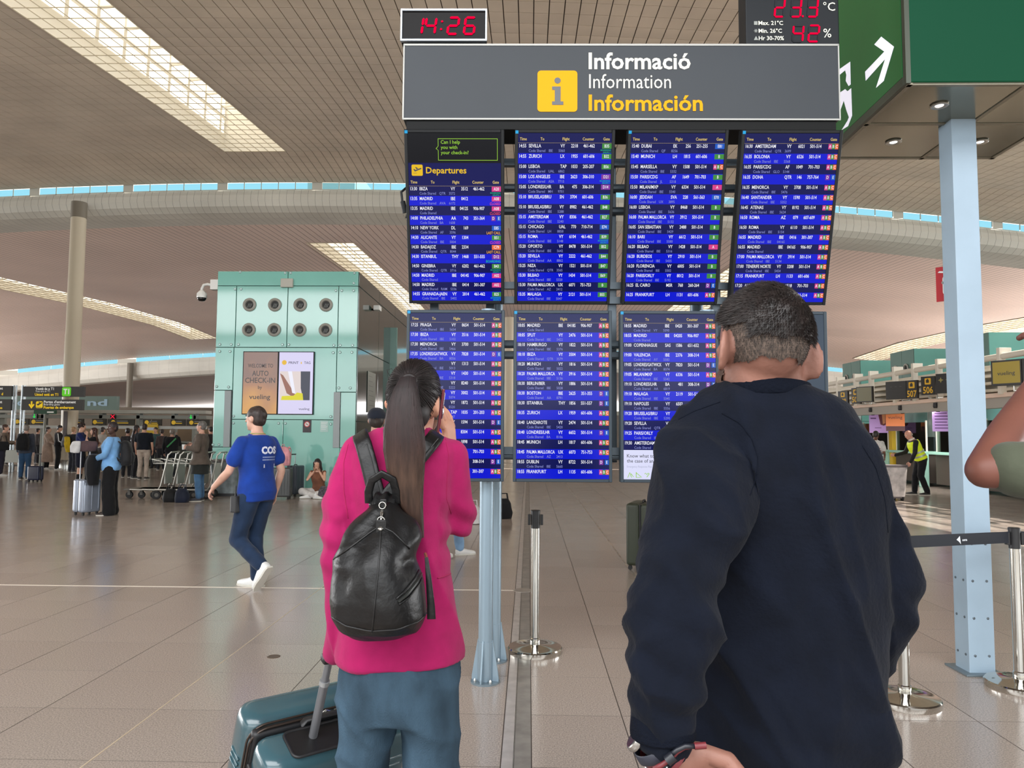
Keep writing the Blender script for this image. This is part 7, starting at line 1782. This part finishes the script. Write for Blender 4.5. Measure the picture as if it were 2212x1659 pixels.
hp = P(722, 1404, 2.14)
WL = [(776, 980, 2.1, .052), (756, 1040, 2.09, .053), (742, 1120, 2.07, .054), (742, 1200, 2.06, .053), (748, 1270, 2.07, .048), (744, 1335, 2.10, .042), (720, 1410, 2.14, .033)]
WR_ = [(972, 988, 2.11, .053), (976, 1050, 2.13, .056), (986, 1100, 2.16, .056), (988, 1122, 2.18, .055), (984, 1060, 2.24, .046), (976, 985, 2.30, .036)]
pch(body, [(a, b, c, r - .013) for a, b, c, r in WL]); pch(body, [(a, b, c, r - .013) for a, b, c, r in WR_])
hand(body, ex, P(726, 1352, 2.13), V(-.2, .05, -.95), V(.1, 1, .1), .8, 1.2, side=1)
wrp = P(975, 966, 2.29); body.cap(P(977, 990, 2.295), wrp, .024, .023, 12)
hand(body, ex, wrp, V(-.16, -.12, 1), V(-.45, -1, .1), .95, .22, side=-1)
for sg, x_ in ((-1, -.47), (1, -.272)): body.chain([V(x_ + .0 - sg * .01, WY, .88), V(x_, WY, .48), V(x_ - .005, WY - .01, .09)], [.058, .046, .034], 14)
for q in (body, ex): shift(q, w0)
fuse(body, 'body', wsk, WOM, .0075, 5, .5, extra=ex)
PINK = M('jacket_pink', (152, 26, 83), .88, noise=(20, .05), bump=(150, .10), spec=.15, sheen=.06)
jk = MB(); jk.loft([sec(*q) for q in JS], 40, 2.4); pch(jk, WL); pch(jk, WR_)
jk.loft([(P(883, 935, 2.1), V(.078, 0, 0), V(0, .062, 0)), (P(883, 914, 2.105), V(.060, 0, 0), V(0, .055, 0))], 22, 2.1)
def jdisp(c, n):
    q = np.stack([c[:, 0] * 1.6, c[:, 1], c[:, 2] * .5], 1)
    d = folds(q, 9, .015, 2.2, 3) - .003
    el = np.exp(-(((c[:, 2] - 1.27) / .10) ** 2)) * (np.abs(c[:, 0] - .0) > .13)
    d += el * .006 * np.sin(c[:, 2] * 75 + c[:, 0] * 40 + 2 * vnoise(c, 8, 1))
    return d
JK = fuse(shift(jk, w0), 'jacket', PINK, WOM, .0075, 5, .5, disp=jdisp)
bv = bvh(JK)
def wseam(name, pix, r, off, mat, parent, loc):
    pts = [onto(bv, loc, a, b, off)[0] for a, b in pix]; pts = [q for q in pts if q is not None]
    if len(pts) > 1: return MB().tube(pts, r, 6).build(name, mat, parent, smooth=True)
PKD = M('jacket_seam', (150, 14, 72), .9)
wseam('armhole_seam', interp([(962, 948), (970, 985), (966, 1030), (964, 1075), (975, 1110)]), .0012, .0006, PKD, WOM, w0)
wseam('armhole_seam', interp([(752, 960), (742, 1000), (742, 1060), (752, 1120)]), .0012, .0006, PKD, WOM, w0)
wseam('pocket_flap', interp([(945, 1249), (960, 1245), (978, 1237)]), .002, .001, PKD, WOM, w0)
# jeans
jn = MB(); jn.loft([sec(1405, 738, 986, .118, 2.1), sec(1450, 734, 990, .128, 2.1), sec(1500, 733, 990, .128, 2.1), sec(1545, 733, 990, .115, 2.1)], 30, 2.6)
for l in ([(1500, 735, 858), (1545, 733, 858), (1590, 733, 847), (1659, 733, 834), (1760, 733, 832), (1900, 733, 834), (2060, 730, 836)], [(1500, 860, 990), (1545, 862, 990), (1590, 873, 990), (1659, 878, 988), (1760, 880, 988), (1900, 880, 988), (2060, 878, 992)]):
    jn.loft([sec(a, b, c, .105 if a < 1560 else .088, 2.1) for a, b, c in l], 26, 2.3)
DEN = M('denim', (54, 72, 86), .9, noise=(7, .20), bump=(240, .35), spec=.1, stretch=(1.6, 1.6, .7))
fuse(shift(jn, w0), 'jeans', DEN, WOM, .0085, 5, .5, disp=lambda c, n: folds(np.stack([c[:, 0], c[:, 1], c[:, 2] * 1.3 + c[:, 0] * .6], 1), 14, .010, 3.1, 3) - .002 + .003 * vnoise(c, 30, 2))
for sg, x_ in ((-1, -.47), (1, -.272)): shoe('shoe', WS, WOM, V(x_ - w0.x, -.01, .085), -sg * .12, 1.0)
# hair: swept cap, ponytail with strands
HW = M('hair_dark', (24, 17, 17), .5, noise=(70, .35), spec=.35, stretch=(1, 1, .2))
def ptmat():
    m = bpy.data.materials.new('hair_ponytail'); m.use_nodes = True; nt = m.node_tree; b = nt.nodes['Principled BSDF']; L = nt.links.new
    tc = nt.nodes.new('ShaderNodeTexCoord'); sp = nt.nodes.new('ShaderNodeSeparateXYZ'); mp = nt.nodes.new('ShaderNodeMapping'); mp.inputs['Scale'].default_value = (90, 90, 3)
    n = nt.nodes.new('ShaderNodeTexNoise'); n.inputs['Scale'].default_value = 1; n.inputs['Detail'].default_value = 3
    mr = nt.nodes.new('ShaderNodeMapRange'); mr.inputs[1].default_value = 1.72; mr.inputs[2].default_value = 1.30; cr = nt.nodes.new('ShaderNodeValToRGB'); e = cr.color_ramp.elements
    e[0].color = rgb(24, 16, 17); e[1].color = rgb(48, 33, 28); e.new(.45).color = rgb(42, 26, 24); e.new(.7).color = rgb(66, 48, 38)
    mx = nt.nodes.new('ShaderNodeMix'); mx.data_type = 'RGBA'; mx.blend_type = 'OVERLAY'; mx.inputs[0].default_value = .8
    L(tc.outputs['Object'], sp.inputs[0]); L(sp.outputs[2], mr.inputs[0]); L(mr.outputs[0], cr.inputs[0]); L(tc.outputs['Object'], mp.inputs[0]); L(mp.outputs[0], n.inputs['Vector'])
    L(cr.outputs[0], mx.inputs[6]); L(n.outputs[0], mx.inputs[7]); L(mx.outputs[2], b.inputs['Base Color']); b.inputs['Roughness'].default_value = .5; b.inputs['Specular IOR Level'].default_value = .3
    return m
PT = ptmat()
hb = MB(); hb.ell(hm_(0, -.008, .022), (.0735, .098, .097), 26, 18, Rh); hb.ell(hm_(0, -.035, -.03), (.062, .062, .062), 20, 12, Rh)
hb2 = fuse(shift(hb, w0), 'hair', HW, WOM, .006, 3, .5, keep=lambda c: (lambda q: not (q.y > .045 and q.z < .055) and not (abs(q.x) > .052 and q.z < -.012 and q.y > -.02))(Rh.transposed() @ (Vector(c) + w0 - hc)))
root = P(882, 822, 1.975)
rnd = random.Random(5)
hs = MB()
for i in range(420):                                              # combed hairs running from the hairline to the tie
    a = rnd.uniform(0, 2 * PI); e = rnd.uniform(.5, 1.0)
    st = hm_(.074 * math.sin(a) * e, -.02 + rnd.uniform(-.07, .06), .022 + .094 * math.cos(a) * e)
    q = Rh.transposed() @ (st - hc); k = V(q.x / .0745, (q.y + .008) / .099, (q.z - .022) / .098).normalized()
    pts = []
    kr = Rh.transposed() @ (root - hc); kr = V(kr.x / .0745, (kr.y + .008) / .099, (kr.z - .022) / .098).normalized()
    if k.y > .55 or k.z < -.75: continue
    for f in (0, .25, .5, .75, .95):
        d = k.lerp(kr, f).normalized(); pts.append(hm_(d.x * .0748, d.y * .0995 - .008, d.z * .0985 + .022))
    hs.tube(pts, .0008, 4, cap=False)
shift(hs, w0).build('combed_strands', HW, hb2, smooth=True, clean=False, kind='stuff')
PTS = [(815, 866, 898, .022, 1.965), (840, 852, 904, .026, 1.945), (878, 838, 909, .030, 1.935), (929, 829, 917, .032, 1.93), (971, 829, 921, .030, 1.93), (1013, 835, 918, .028, 1.935), (1055, 847, 915, .024, 1.94), (1097, 868, 914, .020, 1.945), (1131, 893, 915, .014, 1.95), (1161, 907, 916, .006, 1.95)]
pt = MB(); pt.loft([(c, a * .94, b) for c, a, b in [sec(*q) for q in PTS]], 26, 2.2)
PONY = fuse(shift(pt, w0), 'ponytail', PT, WOM, .006, 3, .5, disp=lambda c, n: .0022 * np.sin(c[:, 0] * 420 + 3 * vnoise(c, 6, 1)))
st = MB()
for i in range(520):
    fx_ = rnd.uniform(-.99, .99); ya = rnd.uniform(-1, .25); pts = []; k0 = rnd.choice((0, 0, 1, 2)); k1 = rnd.choice((7, 8, 9, 9))
    for q in PTS[k0:k1 + 1]:
        c, a, b = sec(*q); fxx = fx_ + .04 * math.sin(q[0] * .03 + i)
        pts.append(c + a * fxx * .99 + V(0, -b.y * math.sqrt(max(.02, 1 - fxx * fxx)) * 1.02 - .001, 0))
    st.tube(pts, [.0009] * (len(pts) - 1) + [.0003], 4, cap=False)
shift(st, w0).build('ponytail_strands', PT, PONY, smooth=True, clean=False, kind='stuff')
fl = MB()
for pl in (((842, 842, 2.06), (836, 800, 2.05), (846, 796, 2.05), (852, 808, 2.04)), ((840, 850, 2.06), (832, 848, 2.06), (833, 862, 2.06), (838, 870, 2.06)), ((946, 845, 2.08), (955, 848, 2.08), (951, 856, 2.08)), ((843, 812, 2.04), (838, 806, 2.04), (836, 798, 2.04))): fl.tube([P(*q) - w0 for q in pl], .0006, 4)
fl.build('stray_hairs', HW, hb2, clean=False, kind='stuff')
rc = root - w0; MB().tube([rc + V(.016 * math.cos(a), .012, .014 * math.sin(a)) for a in [2 * PI * i / 18 for i in range(18)]], .008, 8, closed=True).build('hair_tie', HW, hb2, smooth=True)
for sg in (-1, 1):
    e = MB().ell(hm_(sg * .028, .076, .004) - w0, (.012, .009, .009), 12, 8, Rh).build('eye', M('eye_white', (225, 222, 215), .3), WOM, smooth=True); MB().ell(hm_(sg * .028, .084, .004) - w0, (.0055, .003, .0055), 10, 6, Rh).build('iris', M('iris_dark', (40, 28, 22), .2), e, smooth=True)
    MB().tube([hm_(sg * .015, .084, .022) - w0, hm_(sg * .030, .082, .026) - w0, hm_(sg * .044, .074, .021) - w0], .003, 6).build('brow', HW, WOM)
MB().ell(hm_(0, .082, -.055) - w0, (.022, .009, .007), 12, 8, Rh).build('mouth', M('lips_w', (180, 84, 84), .4), WOM, smooth=True)
# phone
pc = P(947, 894, 2.20); t = thing('smartphone', 'dark red smartphone with chrome ring held to the ear of the woman in pink', 'phone', pc)
Rp = Matrix.Rotation(.12, 3, 'Y') @ Matrix.Rotation(.30, 3, 'Z')
MB().box((0, 0, 0), (.009, .072, .148), Rp).build('phone_body', M('phone_red', (104, 16, 34), .3), t, bevel=.003)
MB().box(Rp @ V(-.005, 0, 0), (.002, .068, .142), Rp).build('phone_screen', M('phone_glass', (12, 14, 20), .08), t)
MB().box(Rp @ V(.006, -.012, .045), (.004, .034, .038), Rp).build('camera_bump', M('phone_chrome', (200, 206, 214), .15, .9), t, bevel=.002)
MB().tube([Rp @ V(.008, -.006 + .02 * math.cos(a), .006 + .02 * math.sin(a)) for a in [2 * PI * i / 16 for i in range(16)]], .003, 6, closed=True).build('grip_ring', M('phone_chrome', (200, 206, 214), .15, .9), t, smooth=True)
# black leather backpack
LEA = M('black_leather', (12, 12, 13), .42, noise=(9, .3), bump=(45, .25), spec=.38)
b0 = P(815, 1240, 1.87)
BPK = thing('backpack', 'black leather backpack on the back of the woman in the pink jacket', 'backpack', b0)
BS = [(1084, 800, 858, .040), (1098, 795, 864, .052), (1126, 771, 889, .068), (1158, 749, 912, .084), (1190, 734, 918, .098), (1212, 721, 920, .104), (1250, 714, 921, .108), (1292, 711, 923, .108), (1328, 716, 923, .102), (1354, 731, 906, .088), (1371, 760, 872, .060)]
bk = MB(); bk.loft([sec(a, l, r, hd, 1.975 - hd) for a, l, r, hd in BS], 40, 2.4)
cx_ = P(822, 1130, 1.8) - b0
def ldisp(c, n):
    rx = c[:, 0] - cx_[0]; rz = cx_[2] - c[:, 2] + .05
    ang = np.arctan2(rx, rz)
    rad = np.sqrt(rx ** 2 + rz ** 2)
    d = .009 * np.sin(ang * 7 + 1.2 * vnoise(c, 7, 2) + .6) * np.clip(rad / .15, 0, 1) * np.exp(-(rad / .30) ** 4)
    d += folds(c, 13, .007, 2.7, 3) + .003 * vnoise(c, 30, 5) - .002
    dent = lambda px, py, r, a: -a * np.exp(-(((c[:, 0] - (P(px, py, 1.78).x - b0.x)) ** 2 + (c[:, 2] - (P(px, py, 1.78).z - b0.z)) ** 2) / r ** 2))
    return d + dent(893, 1215, .035, .022) + dent(880, 1140, .03, -.010) + dent(735, 1260, .03, .010)
BAG = fuse(shift(bk, b0), 'bag_body', LEA, BPK, .006, 4, .5, disp=ldisp)
bv = bvh(BAG)
def bpath(name, pix, r, off=.0, mat=LEA, flat_=None, parent=BPK):
    pts = [onto(bv, b0, a, b, off) for a, b in interp(pix, 20)]; pts = [q[0] for q in pts if q[0] is not None]
    if flat_: return MB().tube(pts, 1, 8, flat=flat_, up=(0, -1, 0)).build(name, mat, parent, smooth=60)
    return MB().tube(pts, r, 6).build(name, mat, parent, smooth=True)
SEAMB = M('leather_seam', (14, 14, 15), .5)
bpath('centre_seam', [(823, 1148), (818, 1220), (810, 1300), (804, 1366)], .0022, .001, SEAMB)
bpath('base_seam', [(716, 1332), (745, 1352), (800, 1364), (860, 1360), (905, 1342), (921, 1325)], .0022, .001, SEAMB)
bpath('front_yoke', [(721, 1208), (760, 1180), (800, 1150), (822, 1136), (850, 1150), (885, 1185)], .003, .001, LEA)
zp = bpath('zip', [(917, 1222), (900, 1256), (878, 1284), (860, 1300)], .003, .002, M('zip_dark_metal', (70, 72, 70), .3, .7), (.010, .004))
bpath('zip_welt', [(913, 1216), (896, 1250), (873, 1279), (856, 1294)], .003, .001); bpath('zip_welt', [(921, 1228), (905, 1262), (884, 1290), (862, 1306)], .003, .001)
MB().tube([P(919, 1196, 1.88) - b0, P(922, 1206, 1.86) - b0], .004, 6).build('pull_ring', M('ring_rose', (190, 130, 110), .25, .8), BPK)
MB().tube([P(921, 1204, 1.86) - b0, P(926, 1250, 1.855) - b0, P(931, 1310, 1.855) - b0, P(932, 1337, 1.86) - b0], [.5, .8, 1.1, 1.2], 8, flat=(.018, .005), up=(0, -1, 0)).build('pull_tab', LEA, BPK, smooth=60)
MB().tube([P(797, 1086, 1.93) - b0, P(796, 1062, 1.92) - b0, P(803, 1038, 1.91) - b0, P(825, 1024, 1.90) - b0, P(848, 1036, 1.91) - b0, P(856, 1060, 1.92) - b0, P(857, 1086, 1.93) - b0], 1, 10, flat=(.022, .010), up=(0, -1, 0)).build('carry_loop', LEA, BPK, smooth=60)
MB().loft([(c, a, b) for c, a, b in [sec(1068, 806, 852, .022, 1.945), sec(1080, 800, 858, .034, 1.94), sec(1096, 796, 862, .045, 1.93)]], 24, 2.6).v
yk = MB().loft([sec(1064, 808, 850, .020, 1.95), sec(1078, 800, 858, .032, 1.943), sec(1094, 797, 862, .042, 1.935)], 24, 2.6); fuse(shift(yk, b0), 'top_yoke', LEA, BPK, .006, 2, .5, disp=lambda c, n: .004 * np.sin(c[:, 0] * 260))
for pl, nm in (([(815, 1074, 1.955), (806, 1040, 1.965), (795, 995, 1.975), (785, 960, 1.985), (779, 944, 2.015), (777, 937, 2.07), (778, 940, 2.13)], 1), ([(836, 1076, 1.955), (858, 1050, 1.965), (890, 1005, 1.975), (922, 966, 1.985), (938, 947, 2.015), (944, 938, 2.07), (946, 942, 2.13)], 2)):
    sp_ = [P(*q) - b0 for q in pl]
    MB().tube(sp_, 1, 10, flat=(.046, .011), up=(0, -1, 0)).build('shoulder_strap', LEA, BPK, smooth=60)
    MB().tube([q + V(.011, -.0065, 0) for q in sp_[:-2]], .0016, 6).build('strap_stitching', SEAMB, BPK)
RNG = M('clip_silver', (190, 188, 182), .2, .95)
def clip(px, py, off=.010):
    q = onto(bv, b0, px, py, off)[0]; return q if q is not None else P(px, py, 1.87) - b0
c1, c2, c3 = clip(826, 1092), clip(825, 1104), clip(823, 1124)
for c, r in ((c1, .0085), (c3, .0085)):
    MB().tube([c + V(r * math.cos(a), 0, r * math.sin(a)) for a in [2 * PI * i / 16 for i in range(16)]], .0016, 6, closed=True).build('metal_ring', RNG, BPK, smooth=True)
MB().tube([c2, c2.lerp(c3, .3), c2.lerp(c3, .6), c3], [.004, .0045, .003, .002], 8).build('snap_hook', RNG, BPK, smooth=True)
c4 = clip(823, 1138, .006); MB().box(c4, (.024, .006, .034)).build('clip_patch', LEA, BPK, bevel=.003); MB().lathe([(.006, 0), (.006, -.004), (0, -.005)], 14, c4 + V(0, -.003, -.004), 'y').build('rivet', RNG, BPK, smooth=True)
c5 = clip(828, 1088, .008); MB().box(c5, (.016, .006, .024)).build('clip_tab', LEA, BPK, bevel=.003)

# ================= teal suitcase leaning beside her
ya = math.radians(40); th_ = math.radians(22)
Wd = V(math.cos(ya), math.sin(ya), 0); Td = V(math.sin(ya), -math.cos(ya), 0); Zd = V(0, 0, 1)
yd = -Td * math.cos(th_) + Zd * math.sin(th_); zd = Td * math.sin(th_) + Zd * math.cos(th_)
cw, cd, chh = .50, .32, .62
A = V(-.935, 2.41, .70)
Rm = Matrix((Wd, yd, zd)).transposed()
org = A - Rm @ V(-cw / 2, cd / 2, chh)
CAS = thing('suitcase', 'teal hard shell suitcase leaning at the left of the woman in pink', 'suitcase', org)
CAS.rotation_euler = Rm.to_euler()
TEA = M('case_teal', (52, 80, 88), .22, noise=(4, .05), spec=.55, coat=.5)
ZB = M('zip_black', (24, 24, 26), .5)
s1 = MB().bb(-cw / 2, cw / 2, .022, cd / 2, .05, chh).build('rear_shell', TEA, CAS, bevel=.06, seg=6, smooth=60)
s2 = MB().bb(-cw / 2, cw / 2, -cd / 2, -.012, .05, chh).build('front_shell', TEA, CAS, bevel=.055, seg=6, smooth=60)
MB().bb(-cw / 2 + .006, cw / 2 - .006, -.014, .024, .056, chh - .006).build('zip_band', ZB, CAS, bevel=.05, seg=5, smooth=60)
zt = MB()
def rr_loop(hw, z0, z1, r, y, n=6):
    return [V(x, y, z) for x, z in rrect(-hw, hw, z0, z1, r, n)]
for y in (-.004, .014): zt.tube(rr_loop(cw / 2 + .001, .05, chh + .001, .055, y), .004, 6, closed=True)
zt.build('zip_teeth', M('zip_brown', (58, 48, 42), .35, .5), CAS, smooth=True)
MB().tube([V(-.02, -.003, chh + .006), V(-.012, -.006, chh + .014), V(.012, -.01, chh + .004)], .005, 8).build('zip_pull', RNG, CAS); MB().tube([V(.02, -.003, chh + .006), V(.03, -.01, chh + .010), V(.045, -.02, chh + .002)], .005, 8).build('zip_pull', RNG, CAS)
rec = MB().add(*(lambda m: (m.v, m.f))(MB().bb(-.165, .12, -cd / 2 + .012, -.045, chh - .002, chh + .003))); rec.build('handle_recess', M('recess_black', (16, 16, 17), .45), CAS, bevel=.002)
RIMT = [V(x, y, chh + .002) for x, y in rrect(-.168, .123, -cd / 2 + .010, -.043, .02, 5)]; MB().tube(RIMT, .005, 6, closed=True).build('recess_rim', ZB, CAS, smooth=True)
for x_ in (-.085, .11):
    r_ = MB().tube([V(x_, -.085, chh - .02), V(x_, -.085, chh + .20)], .0135, 14).build('handle_tube', M('tube_grey', (116, 117, 121), .38, .5), CAS, smooth=60)
    MB().tube([V(x_, -.085, chh + .19), V(x_, -.085, chh + .205)], .0155, 14).build('tube_collar', M('tube_light', (160, 162, 164), .3, .5), r_, smooth=60)
    MB().tube([V(x_, -.085, chh + .20), V(x_, -.085, chh + .28)], .0112, 14).build('inner_tube', M('tube_grey', (116, 117, 121), .38, .5), r_, smooth=60)
MB().bb(-.11, .135, -.102, -.068, chh + .272, chh + .298).build('pull_grip', ZB, CAS, bevel=.01)
MB().tube([V(-.10, -.028, chh + .004), V(-.09, -.03, chh + .020), V(.06, -.03, chh + .020), V(.08, -.028, chh + .004)], 1, 8, flat=(.028, .010), up=(0, 0, 1)).build('carry_handle', ZB, CAS, smooth=60)
mb = MB()
for k in range(4): mb.tube([V(-.21, -cd / 2 - .001, chh - .16 - .03 * k), V(-.06, -cd / 2 - .001, chh - .16 - .03 * k), V(.0, -cd / 2 - .001, chh - .10 - .03 * k), V(.21, -cd / 2 - .001, chh - .10 - .03 * k)], .005, 6)
mb.build('shell_ribs', TEA, s2, smooth=True)
mb = MB()
for k in range(3): mb.tube([V(-cw / 2 - .001, .05, chh - .15 - .02 * k), V(-cw / 2 - .001, cd / 2 - .05, chh - .15 - .02 * k), V(-cw / 2 + .02, cd / 2 - .012, chh - .155 - .02 * k)], .004, 6)
mb.build('shell_ribs', TEA, s1, smooth=True)
lk = MB().bb(-cw / 2 - .006, -cw / 2 + .01, -.075, -.03, chh - .20, chh - .09).build('combination_lock', ZB, CAS, bevel=.004)
for k in range(3): MB().bb(-cw / 2 - .009, -cw / 2, -.062, -.045, chh - .185 + .018 * k, chh - .172 + .018 * k).build('lock_dial', M('dial_grey', (150, 150, 150), .4), lk)
MB().lathe([(0, 0), (.006, 0), (.006, -.004), (0, -.004)], 10, (-cw / 2 - .006, -.052, chh - .115), 'x').build('lock_mark', M('lock_red', (200, 60, 50), .4), lk)
for a in (-1, 1):
    for b in (-1, 1):
        w_ = MB().lathe([(0, -.012), (.026, -.012), (.028, 0), (.026, .012), (0, .012)], 16, (a * .16, b * .085, .02), 'x').build('wheel', M('rubber', (30, 30, 30), .7), CAS, smooth=40)
        MB().bb(a * .16 - .02, a * .16 + .02, b * .085 - .018, b * .085 + .018, .03, .06).build('wheel_fork', ZB, w_)

# ================= person at the right edge with a bent arm
ox_, oy_ = 1.47, 1.62; fa = 12; hh_ = 1.86; ss = hh_ / 1.75
def loc_(p): return (Matrix.Rotation(-math.radians(fa), 3, 'Z') @ (Vector(p) - V(ox_, oy_, 0))) / ss
el_ = loc_(P(2128, 1016, 1.66)); wr_ = loc_(P(2270, 790, 1.93))
p9, i9 = person('person in an olive T-shirt at the right edge with a raised bent arm', ox_, oy_, fa, hh_, 'm', (108, 67, 56), ('short', (18, 16, 16)), dict(c=(74, 78, 64), sleeve=.40, inf=.03, fit=.014, name='t_shirt', fold=.006), dict(c=(50, 54, 64)), (60, 60, 60),
    arms={'L': (tuple(el_), tuple(wr_), (.3, .5, .9), (1, 0, 0)), 'R': ((.30, .10, 1.18), (.12, .32, 1.42), (-.3, .3, 1), (-1, 0, 0))}, vox=.010, features=True)
bpy.data.scenes.remove(TMP)
